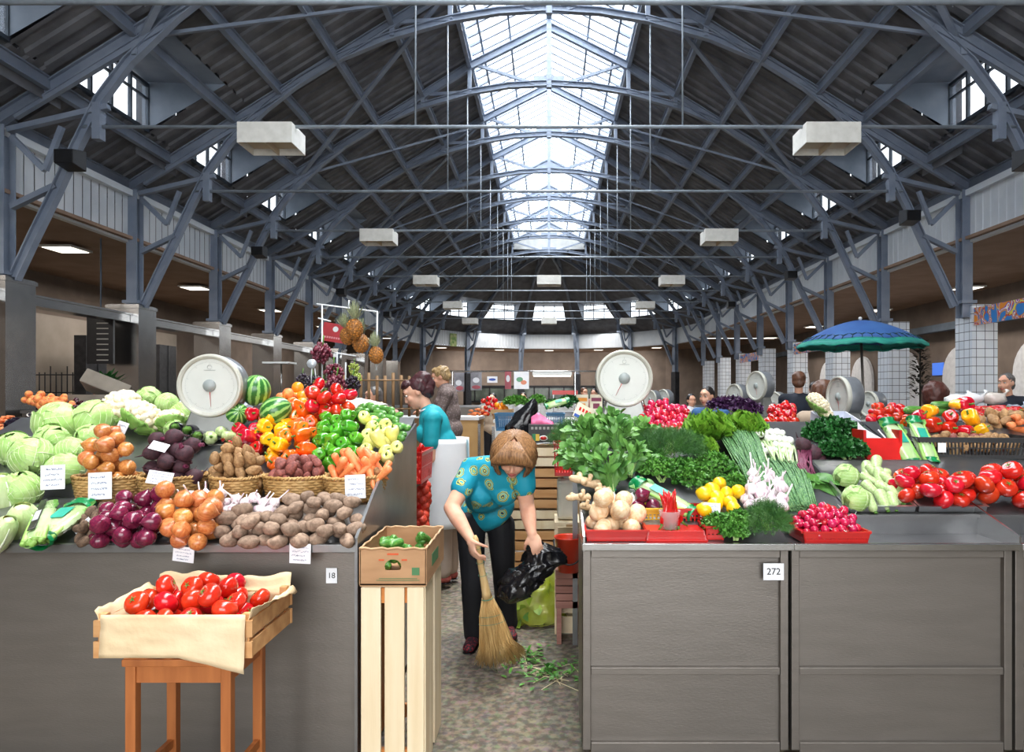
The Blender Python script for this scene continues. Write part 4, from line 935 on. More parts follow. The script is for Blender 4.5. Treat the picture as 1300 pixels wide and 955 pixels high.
# aubergines, round squashes
for x, y, l in ((226, 545, 'shiny black aubergine behind the beetroots, left one'), (243, 549, 'shiny black aubergine behind the beetroots, middle one'), (252, 556, 'shiny black aubergine behind the beetroots, right one')): p = on(x, y, SLb, .04); take('aubergine0', p, (R(75), R(20), R(rnd.uniform(-30, 30))), .042, l, 'aubergine')
for i, (x, y, r) in enumerate(((262, 541, 11), (279, 537, 9), (297, 540, 9), (283, 549, 8), (267, 556, 8), (252, 536, 9), (294, 554, 8), (301, 549, 7))):
    p = on(x, y, SLb, .035); k = 'roundsquash0' if i % 3 else 'squash0'; take(k, p, (R(rnd.uniform(50, 90)), 0, R(rnd.uniform(-60, 60))), r * p.y / F * (.75 if k == 'squash0' else 1.1), 'pale green squash in the small heap below the left scale', 'squash', 'pale squashes below the scale')
for i in range(9): p = on(283 + i * 4.2, 560 + 7 * math.sin(i * 2.2), SLb, .025); take('chilli0', p, (R(70), R(rnd.uniform(-60, 60)), R(rnd.uniform(-90, 90))), .009, 'small red chilli pepper lying below the red bell peppers', 'chilli', 'small red chillies')
# bell peppers
RP = lambda: (rnd.uniform(.7, 1.9), rnd.uniform(-.7, .7), rnd.uniform(-.8, .8))
heap(['red_pepper0', 'red_pepper1'], [(296, 572), (332, 572), (334, 530), (312, 530)], 10, .043, SLb, 'glossy red bell pepper beside the yellow ones, right of the scale', 'bell pepper', 'red bell peppers', rot=RP)
near_ = []
heap(['yellow_pepper0', 'yellow_pepper1'], [(328, 585), (358, 582), (366, 535), (336, 545)], 12, .043, lambda X, Y: SLb(X, Y) + .01, 'glossy yellow bell pepper in the orange and yellow heap', 'bell pepper', 'yellow bell peppers', rot=RP, near=near_)
heap(['orange_pepper0', 'orange_pepper1'], [(350, 596), (392, 594), (398, 545), (378, 525), (352, 575)], 17, .043, lambda X, Y: SLb(X, Y) + .01, 'glossy orange bell pepper in the orange and yellow heap', 'bell pepper', 'orange bell peppers', rot=RP, near=near_)
heap(['yellow_pepper0', 'yellow_pepper1'], [(340, 540), (366, 536), (362, 522), (345, 526)], 4, .043, SLb, 'yellow bell pepper topping the heap near the watermelon', 'bell pepper', 'top yellow bell peppers', rot=RP, near=near_)
heap(['green_pepper0', 'green_pepper1'], [(388, 592), (446, 592), (458, 556), (440, 540), (398, 548)], 32, .038, SLb, 'glossy green bell pepper in the heap on the left stall', 'bell pepper', 'green bell peppers', rot=RP, near=near_)
heap(['tomato0', 'tomato1', 'tomato2'], [(392, 542), (440, 536), (448, 524), (400, 526)], 14, .043, lambda X, Y: SLb(X, Y) + .02, 'red tomato in the row behind the green peppers', 'tomato', 'tomatoes behind the green peppers', near=near_, rot=lambda: rot_rand(.9))
heap(['pale_pepper0'], [(450, 545), (478, 538), (512, 572), (492, 590), (470, 585), (446, 560)], 15, .038, lambda X, Y: SLb(X, Y) + .03, 'waxy pale yellow pepper beside the carrots', 'pepper', 'pale yellow peppers', size=.033, rot=lambda: (R(rnd.uniform(20, 80)), R(rnd.uniform(-50, 50)), R(rnd.uniform(-40, 40))), near=near_)
heap(['cucumber0', 'cucumber1'], [(448, 524), (470, 514), (505, 530), (516, 556), (490, 556), (466, 540)], 40, .021, lambda X, Y: SLb(X, Y) + .06, 'small green cucumber piled at the back corner near the shopkeeper', 'cucumber', 'cucumbers on the left stall', size=.019, rot=lambda: (R(rnd.uniform(70, 100)), 0, R(rnd.uniform(15, 75))))
heap(['orange0'], [(360, 515), (388, 520), (384, 504), (362, 503)], 8, .034, lambda X, Y: SLb(X, Y) + .04, 'orange fruit behind the watermelon and peppers', 'orange', 'oranges on the left stall')
# watermelons
for x, y, r, rot, l in ((325, 496, 18, (R(15), R(8), .3), 'upright striped watermelon, tallest, right of the scale'), (301, 527, 15, (R(70), 0, .6), 'striped watermelon mostly hidden behind the red peppers'), (350, 522, 18, (R(60), R(25), 1.6), 'round striped watermelon behind the yellow peppers')): p = px(x, y, 3.82 if y < 500 else 3.72); take('watermelon0', p, rot, r * p.y / F, l, 'watermelon')
# scale
scale_dial('round-faced counter scale standing among the cabbages on the left stall', tuple(px(273, 490, 3.72)), R(4), .39, needle=176)
# celery / leek bags
m_bag = mat('clear_green_film', '#b7dd8a', '#e4f2c8', rough=.12, scale=3, alpha=.55, coat=.5); m_foilg = mat('green_print', '#0f8a4d', '#0a6e3c', rough=.3, coat=.3)
def celery_bag(name, label, a, b_, w_, cat='celery', gm=None, caps=True, dark=False, group=None):
    a = Vector(a); b_ = Vector(b_); t = thing(name, label, cat, a, 0, group); d = (b_ - a); L_ = d.length; d.normalize(); s_ = d.cross(Vector((0, -.6, .8))).normalized(); u = s_.cross(d).normalized()
    g = G(); rr = random.Random(int(L_ * 1e4))
    for i in range(9):
        o = s_ * (w_ * (i / 8 - .5) * .85) + u * rr.uniform(-.012, .012); g.tube([o, o + d * L_ * .5 + u * .01, o * 1.1 + d * L_ * .9], [.011, .009, .006], 6)
    g.build('stalks', mat('celery_stalk', '#a9cf72', '#7fb552', rough=.4, scale=8, vary=.05), t)
    g = G()
    for i in range(30): o = s_ * rr.uniform(-.5, .5) * w_ + d * L_ * rr.uniform(.62, .9); leaf(g, o, d + s_ * rr.uniform(-.8, .8) + u * .5, u, .05, .014, .4, .1, 3)
    g.build('leaves', m_spin, t)
    g = G(); g.grid(lambda p, q: d * L_ * (p * 1.02 - .02) + s_ * (w_ * .56 * math.cos(q * 2 * PI) * (.75 + .35 * math.sin(p * PI))) + u * (.03 * math.sin(q * 2 * PI) * (.6 + .5 * math.sin(p * PI)) + .003 * math.sin(p * 40 + q * 9)), 16, 16); g.build('clear_film', m_bag, t)
    if caps:
        for p0, p1 in ((-.06, .06), (.86, 1.04)):
            g = G(); g.grid(lambda p, q: d * L_ * lerp(p0, p1, p) + s_ * (w_ * .6 * math.cos(q * 2 * PI) * (.8 + .2 * math.sin(p * 7))) + u * (.034 * math.sin(q * 2 * PI) + .004 * math.sin(p * 20 + q * 14)), 6, 14); g.build('printed_band', m_foilg, t)
        g = G(); g.box(d * L_ * .55 + u * .036, (w_ * .55, L_ * .3, .002), Matrix((s_, d, u)).transposed()); g.build('label', mat('teal_label', '#2fa28c', '#1f8f77', rough=.4), t)
    if dark:
        g = G(); g.box(d * L_ * .5 + u * .035, (w_ * .35, L_ * .8, .003), Matrix((s_, d, u)).transposed()); g.k = 1; g.box(d * L_ * .45 + u * .037, (w_ * .27, L_ * .25, .002), Matrix((s_, d, u)).transposed()); g.build('label', [black_m, mat('grey_label', '#b9bcc0', rough=.5)], t)
    return t
celery_bag('celery_pack', 'bagged celery with green printed film lying beside the wicker basket', on(50, 686, SLc, .05), on(104, 642, SLc, .07), .1)
celery_bag('celery_pack', 'bagged celery with a black and grey label, next to the napa cabbages', on(42, 688, SLc, .06), on(62, 640, SLc, .05), .075, caps=False, dark=True)
# price tags
for x, y, w_, h_, dz, dy, l in ((67, 606, 31, 31, 3.0, 0, 'large white price tag standing among the green cabbages'), (127, 617, 30, 34, 3.0, 0, 'white price tag on the front of the yellow onion basket'), (203, 607, 32, 17, 2.995, 0, 'wide white price tag on the beetroot basket'), (202, 567, 22, 13, 3.08, 0, 'small white price tag lying between basket onions and beetroots'),
                              (451, 618, 26, 30, 2.995, 0, 'white price tag on the front of the carrot basket'), (381, 703, 27, 26, 2.72, 0, 'white price tag hanging on the counter lip, right of the other one'), (233, 704, 27, 20, 2.72, 0, 'white price tag hanging on the counter lip below the yellow onions'), (105, 668, 26, 9, 2.8, 0, 'white price tag lying by the small dark potatoes'), (152, 549, 12, 28, 3.33, 0, 'narrow white price tag stuck upright by the cauliflowers')):
    if x == 105: rot = (0, R(-38), 0)
    elif x == 152: rot = (0, R(22), R(20))
    elif x == 203: rot = (R(-20), R(8), 0)
    elif x == 202: rot = (R(-45), R(15), 0)
    elif y > 700: rot = (R(6), R(8 if x == 233 else 3), 0)
    else: rot = (R(-5), R(-3), 0)
    price_tag(px(x, y, dz), w_ * dz / F, h_ * dz / F, rot, l)
# ---- further trays on the far left behind the cabbages
def tray(name, label, x0, x1, y0, y1, z0, z1, m, cat='crate', hh=.07, group=None):
    t = thing(name, label, cat, ((x0 + x1) / 2, (y0 + y1) / 2, z0), 0, group); w_, d_ = x1 - x0, y1 - y0; sl = math.atan2(z1 - z0, d_); M = Matrix.Rotation(sl, 3, 'X'); zc = (z1 - z0) / 2; g = G()
    g.box((0, 0, zc), (w_, d_ / math.cos(sl), .008), M); g.build('bottom', m, t)
    for k in range(2):
        g = G(); g.box((0, (-1, 1)[k] * d_ / 2, zc + (-1, 1)[k] * zc + hh / 2), (w_, .01, hh)); g.build('end_board', m, t); g = G(); g.box(((-1, 1)[k] * w_ / 2, 0, zc + hh / 2), (.01, d_ / math.cos(sl), hh), M); g.build('side_board', m, t)
    return t
m_carton = mat('white_carton', '#d9dce6', '#c3c7d4', rough=.6, scale=5); m_pine = mat('pine_board', '#d9b98c', '#c49f6e', rough=.6, scale=4, stretch=(.3, 4, 4), bump=.001)
SB = lambda X, Y: 1.27 + (Y - 4.3) * .2
for nm, lab, x0, x1, y0, y1, z0, z1, m in (('fruit_tray', 'white carton of yellow apricots at the back left', -3.25, -2.66, 4.5, 4.95, 1.27, 1.38, m_carton), ('fruit_tray', 'white carton of dark cherries at the back left', -2.6, -2.1, 4.45, 4.85, 1.27, 1.38, m_carton)):
    tray(nm, lab, x0, x1, y0, y1, z0, z1, m)
bt_ = thing('back_counter', 'steel counter behind the cabbages at the far left, carrying fruit trays', 'counter', (-3.2, 4.5, 0)); g = G(); g.box((0, .3, .6), (2.6, 1.5, 1.2)); g.build('counter_body', inox_dull, bt_); g = G(); g.box((0, .3, 1.22), (2.66, 1.56, .03)); g.build('worktop', inox_tray, bt_)
heap(['peach0'], [(30, 508), (78, 508), (98, 525), (60, 522)], 46, .026, lambda X, Y: 1.29 + (Y - 4.5) * .26 + .02, 'small yellow apricot in the white carton at the back left', 'apricot', 'apricots at the back left', ya=4.5)
g_ch = mat('cherry_skin', '#4a0f1c', '#2c0812', rough=.15, coat=.5, vary=.3); g = G(); g.ball((0, 0, 0), 1, 9, 7); lib1('cherry0', 'cherry', g, g_ch)
heap(['cherry0'], [(82, 516), (128, 514), (128, 524), (100, 526)], 60, .017, lambda X, Y: 1.29 + (Y - 4.45) * .26 + .03, 'dark red cherry in the white carton at the back left', 'cherry', 'cherries at the back left', ya=4.45)
heap(['aubergine0'], [(18, 545), (48, 545), (50, 535), (20, 537)], 7, .035, lambda X, Y: 1.2 + (Y - 4.1) * .25, 'black aubergine in the dark row at the far left back', 'aubergine', 'aubergines at the far left', ya=4.1, rot=lambda: (R(90), 0, R(rnd.uniform(40, 120))))
heap(['carrot0'], [(0, 545), (14, 548), (14, 532), (0, 532)], 14, .022, lambda X, Y: 1.2 + (Y - 4.1) * .25, 'bunched orange carrot at the far left back', 'carrot', 'carrots at the far left', size=.012, ya=4.1, rot=lambda: (R(90), 0, R(rnd.uniform(-30, 30))))
ml = thing('cardboard_tray', 'tilted open cardboard tray behind the cauliflowers', 'box', px(133, 500, 5.0), R(20)); ml.rotation_euler = (R(-20), R(24), R(15)); g = G(); g.box((0, 0, 0), (.3, .22, .01)); [g.box(c, d) for c, d in (((-.15, 0, .05), (.008, .22, .1)), ((.15, 0, .05), (.008, .22, .1)), ((0, -.11, .05), (.3, .008, .1)), ((0, .11, .05), (.3, .008, .1)))]; g.build('tray_body', mat('grey_card', '#7d7468', '#6d655a', rough=.8), ml)
g = G(); sup = g.box((0, 0, 0), (.34, .3, .22)); tag(g.build('cardboard_carton', mat('grey_card', '#a59a8c'), None, px(133, 520, 5.05)), 'plain cardboard carton under the tilted tray behind the cauliflowers', 'box')
# crumpled paper on a wooden crate with peaches, in front of the grapes
cr1 = tray('wooden_crate', 'open wooden crate lined with crumpled white paper, behind the tomatoes', -1.36, -1.02, 3.86, 4.2, 1.33, 1.36, m_pine, hh=.09)
g = G(); g.grid(lambda u, v: Vector((-.21 + .42 * u, -.2 + .34 * v, .1 + .035 * math.sin(u * PI) + .012 * noise.noise(Vector((u * 9, v * 9, 1))) - .05 * (v < .1) * (1 - v))), 16, 12); p_ = g.build('crumpled_paper', mat('soft_paper', '#eceae6', '#dcdad6', rough=.7, bump=.01, bscale=20), None, (-1.19, 4.03, 1.335), solid=.002); tag(p_, 'crumpled white paper sheet draped over the wooden crate behind the tomatoes', 'paper')
heap(['peach0'], [(352, 515), (372, 512), (372, 504), (356, 505)], 6, .03, lambda X, Y: SLb(X, Y) + .06, 'peach showing left of the crumpled paper', 'peach', 'peaches by the crumpled paper', ya=3.3)
# wooden crate of tomatoes on stool, cardboard box on pale crate
m_orw = mat('stool_wood', '#b9713c', '#9c5a2c', rough=.5, scale=4, stretch=(4, 4, .5)); m_slat = mat('crate_slat', '#cf9f6c', '#b98553', rough=.6, scale=5, stretch=(.5, 4, 4), vary=.05)
x0, x1, ya_, yb_ = -1.51, -1.0, 2.29, 2.64; zb, zr = .615, .76; ct = thing('tomato_crate', 'low wooden slatted crate of tomatoes standing on a stool', 'crate', ((x0 + x1) / 2, (ya_ + yb_) / 2, zb)); w_, d_ = x1 - x0, yb_ - ya_
for z, h_ in ((.03, .055), (.1, .055)):
    for sg in (-1, 1):
        g = G(); g.box((0, sg * d_ / 2, z), (w_ + .02, .009, h_)); g.build('long_slat', m_slat, ct); g = G(); g.box((sg * w_ / 2, 0, z), (.009, d_ - .01, h_)); g.build('end_slat', m_slat, ct)
for sx in (-1, 1):
    for sy in (-1, 1): g = G(); g.box((sx * (w_ / 2 - .015), sy * (d_ / 2 - .015), .075), (.025, .025, .145)); g.build('corner_post', m_slat, ct)
g = G(); [g.box((0, -d_ / 2 + .05 + i * .085, .004), (w_, .07, .008)) for i in range(4)]; g.build('bottom_boards', m_slat, ct)
mound(['tomato0', 'tomato1', 'tomato2'], ((x0 + x1) / 2 + .01, (ya_ + yb_) / 2 - .01, .665), .255, .175, 36, .041, 'large ripe tomato in the paper-lined crate on the stool', 'tomato', 'tomatoes in the crate on the stool', rot=lambda: rot_rand(1.4), hh=.25)
m_kraft = mat('kraft_paper', '#e6cfaa', '#d6bb92', rough=.65, scale=3, bump=.006, bscale=12)
kp = thing('kraft_paper', 'crumpled cream wrapping paper lining the tomato crate and hanging over its front', 'paper', ((x0 + x1) / 2, (ya_ + yb_) / 2, zb))
def fl(u, v):
    "front flap hanging outside the front slats"
    x = -w_ / 2 + .02 + (w_ - .03) * u; zz = .15 - v * (.14 + .06 * max(0, (u - .55)) * 2); return Vector((x, -d_ / 2 - .012 - .01 * v + .006 * noise.noise(Vector((u * 6, v * 5, 2))), zz))
g = G(); g.grid(fl, 20, 10); g.build('front_flap', m_kraft, kp, solid=.0015)
g = G(); g.grid(lambda u, v: Vector((-w_ / 2 + w_ * u, d_ / 2 - .01 + (.03 * v if v > .5 else 0), .06 + .125 * v + .014 * noise.noise(Vector((u * 8, v * 3, 5))) + .01 * math.sin(u * 7))), 24, 8); g.build('back_flap', m_kraft, kp, solid=.0015)
for sg in (-1, 1): g = G(); g.grid(lambda u, v: Vector((sg * (w_ / 2 - .012 + .035 * max(0, v - .5) * 2 * (.6 + .6 * u)), -d_ / 2 + d_ * u, .05 + .12 * v - .05 * max(0, v - .8) * 5 * (u if sg > 0 else .2) + .012 * noise.noise(Vector((u * 8, v * 4, 9 + sg))))), 16, 10); g.build('side_flap', m_kraft, kp, solid=.0015)
price_tag(px(185, 770, 2.44), .075, .05, (R(-40), R(-22), 0), 'white price tag lying on the tomatoes in the crate', 3)
st = thing('wooden_stool', 'orange-brown wooden stool under the tomato crate', 'stool', (-1.245, 2.44, 0)); g = G(); g.box((0, 0, .598), (.37, .3, .025)); g.build('seat', m_orw, st, bevel=.004)
for sx in (-1, 1):
    for sy in (-1, 1): g = G(); g.box((sx * .16, sy * .125, .293), (.035, .035, .586)); g.build('leg', m_orw, st, bevel=.003)
for c_, d_s, nm_ in [((0, sy * .125, .555), (.29, .02, .055), 'apron_rail') for sy in (-1, 1)] + [((sx * .16, 0, .555), (.02, .22, .055), 'apron_rail') for sx in (-1, 1)] + [((sx * .16, 0, .2), (.018, .22, .03), 'stretcher') for sx in (-1, 1)]: g = G(); g.box(c_, d_s); g.build(nm_, m_orw, st)
# cardboard box with cucumbers on pale crate
m_pale_w = mat('pale_pine', '#ead9ba', '#dcc6a0', rough=.6, scale=3, stretch=(5, 5, .4), bump=.0006, bscale=30); X0, X1, YA_, YB_ = -.745, -.485, 2.7, 3.14
pc = thing('wooden_crate', 'tall pale pine crate standing on end in the aisle under the cardboard box', 'crate', ((X0 + X1) / 2, (YA_ + YB_) / 2, 0)); w_, d_ = X1 - X0, YB_ - YA_
for i, xx in enumerate((-.088, .005, .088)): g = G(); g.box((xx, -d_ / 2 + .01, .37), (.078 if i < 2 else .066, .014, .73)); g.build('front_slat', m_pale_w, pc, bevel=.002)
for sy in (-.12, .1): g = G(); g.box((w_ / 2 - .01, sy, .37), (.012, .17, .73)); g.build('side_slat', m_pale_w, pc)
g = G(); [g.box((0, y, z), (w_ - .03, .02, .06)) for y in (-d_ / 2 + .027, d_ / 2 - .02) for z in (.06, .7)]; g.box((-w_ / 2 + .008, 0, .37), (.01, d_ - .03, .7)); [g.box((w_ / 2 - .024, 0, z), (.015, d_ - .04, .05)) for z in (.05, .7)]; g.build('inner_frame', mat('orange_edge', '#c9803f', '#b56f33', rough=.6), pc)
g = G(); g.box((0, 0, .739), (w_ - .01, d_ - .02, .008)); g.build('top_board', m_pale_w, pc)
m_card = mat('cardboard', '#b98f68', '#a87f5a', rough=.75, scale=6, stretch=(1, 1, 3)); bx = thing('cardboard_box', 'open brown cardboard box of cucumbers on the pale crate', 'box', ((X0 + X1) / 2, (YA_ + YB_) / 2, .745)); hB = .145
g = G(); g.box((0, 0, .003), (w_, d_, .006))
ft = -d_ / 2; n = 14; hole = [(.033 * math.cos(a) , .05 + .012 + .028 * max(-.5, math.sin(a))) for a in [2 * PI * i / n + .01 for i in range(n)]]
# front face with hand hole: ring of quads between rectangle and hole
rect = []
for i in range(n):
    a = 2 * PI * i / n + .01; c, s_ = math.cos(a), math.sin(a); k = min((w_ / 2) / max(1e-6, abs(c)), .075 / max(1e-6, abs(s_))); rect.append((c * k, .07 + s_ * k))
hole = [(x, z + .012) for x, z in hole]
corners = []
g.add([(x, ft, z) for x, z in rect] + [(x, ft, z) for x, z in hole], [(i, (i + 1) % n, (i + 1) % n + n, i + n) for i in range(n)])
for sx in (-1, 1):
    for sz in (-1, 1):
        c = (sx * w_ / 2, ft, .07 + sz * .075); idx = sorted(range(n), key=lambda i: (rect[i][0] - c[0]) ** 2 + (rect[i][1] - c[2]) ** 2)[:2]; g.add([(rect[idx[0]][0], ft, rect[idx[0]][1]), (rect[idx[1]][0], ft, rect[idx[1]][1]), c], [(0, 1, 2)])
g.box((0, d_ / 2, hB / 2), (w_, .006, hB)); g.box((-w_ / 2, 0, hB / 2), (.006, d_, hB)); g.box((w_ / 2, 0, hB / 2), (.006, d_, hB)); g.build('box_walls', m_card, bx)
g = G(); [g.tube([(a[0] + (b_[0] - a[0]) * i / 12, a[1] + (b_[1] - a[1]) * i / 12, hB + .003 * math.sin(i * 2.1)) for i in range(13)], .005, 5) for a, b_ in (((-w_ / 2, ft), (w_ / 2, ft)), ((w_ / 2, ft), (w_ / 2, d_ / 2)), ((w_ / 2, d_ / 2), (-w_ / 2, d_ / 2)), ((-w_ / 2, d_ / 2), (-w_ / 2, ft)))]; g.build('folded_rim', mat('worn_edge', '#cda983', '#a98460', rough=.8), bx)
gp_ = mat('green_box_print', '#4c7a50', rough=.7); g = G(); g.box((.09, ft - .002, .055), (.03, .001, .03)); [g.box((.02, ft - .002, .02 + .007 * i), (.17 - .02 * i, .001, .0022)) for i in range(2)]; g.box((w_ / 2 + .0035, -.02, .07), (.001, .16, .05)); g.build('green_print', gp_, bx); g = G(); g.box((0, ft - .002, .123), (.045, .001, .007)); g.box((-.045, ft - .002, .1), (.022, .001, .006)); g.box((.045, ft - .002, .1), (.022, .001, .006)); g.build('red_print', mat('red_box_print', '#cf5a33', rough=.7), bx)
CX, CY = (X0 + X1) / 2, (YA_ + YB_) / 2
dn = []
for i in range(26):
    x, y = CX + rnd.uniform(-.08, .08), CY + rnd.uniform(-.12, .06); z = .80
    for q in dn:
        dx = math.hypot(q.x - x, q.y - y)
        if dx < .036: z = max(z, q.z + math.sqrt(.036 ** 2 - dx * dx))
    z = min(z, .88); dn.append(Vector((x, y, z))); take('cucumber%d' % (i % 2), (x, y, z), (R(rnd.uniform(60, 95)), 0, R(rnd.uniform(-50, 50))), .019, 'green cucumber in the cardboard box beside the aisle', 'cucumber', 'cucumbers in the cardboard box')
# ------------------------------------------------------------------ RIGHT STALLS
def SR1(X, Y): return .895 + max(0, Y - 2.8) * .33
def SR2(X, Y): return .97 + max(0, Y - 3.02) * .33 if Y > 3.0 else .885
def rcounter(lab, x0, x1, inner, plate=None):
    t = thing('market_counter', lab, 'counter', (0, 0, 0)); m = (x0 + x1) / 2; w_ = x1 - x0
    g = G(); g.box((m, 2.82, .47), (w_, .02, .8)); g.box((m, 3.15, .45), (w_, .02, .86)); g.box((x0 + .01, 2.98, .47), (.02, .34, .8)); g.box((x1 - .01, 2.98, .47), (.02, .34, .8)); g.build('counter_body', inox_dull, t)
    g = G(); e = .035
    wi = w_ - 2 * e; g.box((m, 2.8, .85), (wi, .025, e)); g.box((m, 2.8, .37), (wi, .022, .03)); g.box((x0 + e / 2, 2.8, .46), (e - .003, .027, .82)); g.box((x1 - e / 2, 2.8, .46), (e - .003, .027, .82)); g.box((m, 2.8, .06), (wi, .025, .04)); g.build('panel_frame', inox_dull, t, bevel=.002)
    g = G(); g.box((m, 2.745, .887), (w_ + .01, .025, .028)); g.box((m, 2.78, .878), (w_, .08, .01)); g.build('front_lip', inox, t, bevel=.003)
    g = G()
    if inner: g.box((m, 2.9, .878), (w_, .22, .008)); g.box((m, 3.01, .922), (w_, .008, .09)); g.box((m, 3.0, .966), (w_, .03, .008)); z0, y0 = .962, 3.01
    else: z0, y0 = .885, 2.77
    y1 = 4.15; z1 = z0 + (y1 - y0) * .33 - .01
    g.quad((x0, y0, z0), (x1, y0, z0), (x1, y1, z1), (x0, y1, z1)); g.box((m, y1, z1 - .05), (w_, .01, .1)); g.build('sloping_top', inox_tray, t, solid=.006)
    for xx in (x0 + .02, x1 - .02): g = G(); g.bar((xx, 4.1, 0), (xx, 4.1, z1 - .02), .03, .03); g.build('leg', inox_tray, t)
    g = G(); [g.add([(xx, 2.735, .87), (xx, 2.735, .93), (xx, 3.1, 1.03), (xx, 3.1, .87), (xx + .008, 2.735, .87), (xx + .008, 2.735, .93), (xx + .008, 3.1, 1.03), (xx + .008, 3.1, .87)], [(0, 1, 2, 3), (4, 7, 6, 5), (0, 4, 5, 1), (1, 5, 6, 2), (2, 6, 7, 3)]) for xx in ((x0,) if not inner else (x1 - .008,))]; g.build('side_guard', inox, t)
    return t
rcounter('brushed steel counter numbered 272 under the herbs, right of the aisle', .136, .975, False)
rcounter('brushed steel counter under the radish box, right of counter 272', .985, 1.885, True)
rcounter('brushed steel counter cut by the right edge of the view', 1.895, 2.75, True)
tg = thing('number_plate', 'white number plate 272 on the counter right of the aisle', 'sign', px(982, 726, 2.778)); g = G(); g.box((0, 0, 0), (.083, .003, .068)); g.build('plate', paper, tg); text('272', .038, ink_k, tg, (0, -.002, 0), bold=.0006, name='number')
m_redp = mat('red_plastic', '#c8201c', '#b51a17', rough=.3, coat=.2); m_yelp = mat('yellow_plastic', '#e0bb3a', '#cfa82f', rough=.35); m_blkp = mat('black_crate', '#1d1c1d', '#262526', rough=.45)
plastic_basket('plastic_basket', 'red slotted plastic basket of pale onions at the front left corner', 'basket', (.275, 2.875, .897), .25, .17, .045, m_redp)
mound(['pale_onion0', 'pale_onion1'], (.275, 2.9, .905), .13, .12, 14, .041, 'large pale straw-coloured onion in the red basket at the counter corner', 'onion', 'pale onions in the red basket', hh=.3)
for x, y, r, l in ((776, 637, 11, 'white peeled-looking onion, left of the two behind the pale onions'), (799, 638, 11, 'white peeled-looking onion, right of the two behind the pale onions')): p = px(x, y, 3.08); take('white_onion0', p, (.3, .2, 0), r * p.y / F, l, 'onion')
for x, y, r, rot, l in ((809, 645, 11, (R(100), 0, 0), 'purple onion turned with its pale roots to the front'), (815, 629, 10, (R(20), R(60), 0), 'purple onion behind the one showing roots'), (829, 643, 10, (R(95), R(10), .5), 'purple onion beside the chilli cup')): p = px(x, y, 3.06); take('red_onion0', p, rot, r * p.y / F, l, 'onion')
plastic_basket('plastic_basket', 'yellow slotted plastic basket under the purple onions', 'basket', (.475, 3.04, .935), .2, .14, .065, m_yelp)
o = plastic_basket('plastic_basket', 'red slotted basket turned upside down under the chilli cup', 'basket', (.52, 2.87, .94), .24, .15, .042, m_redp); o.rotation_euler = (PI, 0, 0)
plastic_basket('plastic_basket', 'red slotted plastic basket under the lemons', 'basket', (.63, 3.03, .925), .15, .14, .075, m_redp); plastic_basket('plastic_basket', 'low red slotted basket in front of the lemons, right of the chilli cup', 'basket', (.68, 2.87, .9), .07, .13, .055, m_redp)
cup = thing('plastic_cup', 'clear plastic tub holding red chillies', 'cup', (.5, 2.84, .942)); g = G(); g.lathe([(.034, 0), (.045, .072), (.047, .074), (.043, .072), (.033, .004), (0, .004)], (0, 0, 0), 24); g.build('tub', mat('clear_plastic', '#f0e4e4', rough=.15, alpha=.35, coat=.5), cup)
for i in range(17):
    a = i * 2.4; q = .022 * math.sqrt(i / 17); p = Vector((.5 + q * math.cos(a), 2.84 + q * math.sin(a), 1.02)); take('chilli0', p, (R(180 + 8 * math.sin(a) * 1.2), R(-12 * math.cos(a) + (-28 if i in (3, 8, 12) else 0)), a), .016 * rnd.uniform(.85, 1.1), 'long red chilli standing in the clear plastic tub', 'chilli', 'chillies in the tub')
heap(['lemon0'], [(892, 650), (938, 650), (940, 625), (925, 610), (896, 618)], 10, .033, lambda X, Y: SR1(X, Y) + .04, 'bright yellow lemon heaped behind the parsley bunch', 'lemon', 'lemons on counter 272')
price_tag(px(904, 645, 2.9), .07, .042, (R(-8), R(3), 0), 'white price tag in front of the lemons')
heap(['garlic0', 'garlic1'], [(945, 645), (994, 645), (990, 612), (955, 612)], 22, .028, lambda X, Y: SR1(X, Y) + .03, 'white and violet garlic bulb with stalk beside the lemons', 'garlic', 'garlic bulbs on counter 272', size=.03, rot=lambda: (rnd.uniform(-.7, .3), rnd.uniform(-.6, .6), rnd.uniform(0, 6)))
for x, y, Y, rot, s_, l in ((741, 612, 3.15, (R(20), R(15), R(-15)), .036, 'knobbly ginger root on top of the ginger pile'), (735, 632, 3.05, (R(0), R(0), R(10)), .03, 'ginger root at the left counter edge, lower one'), (764, 625, 3.08, (R(60), R(20), R(60)), .03, 'stubby ginger root touching the white onion'), (748, 645, 3.02, (R(10), R(-20), R(200)), .026, 'small ginger root under the pile behind the pale onions')): take('ginger0', px(x, y, Y), rot, s_, l, 'ginger')
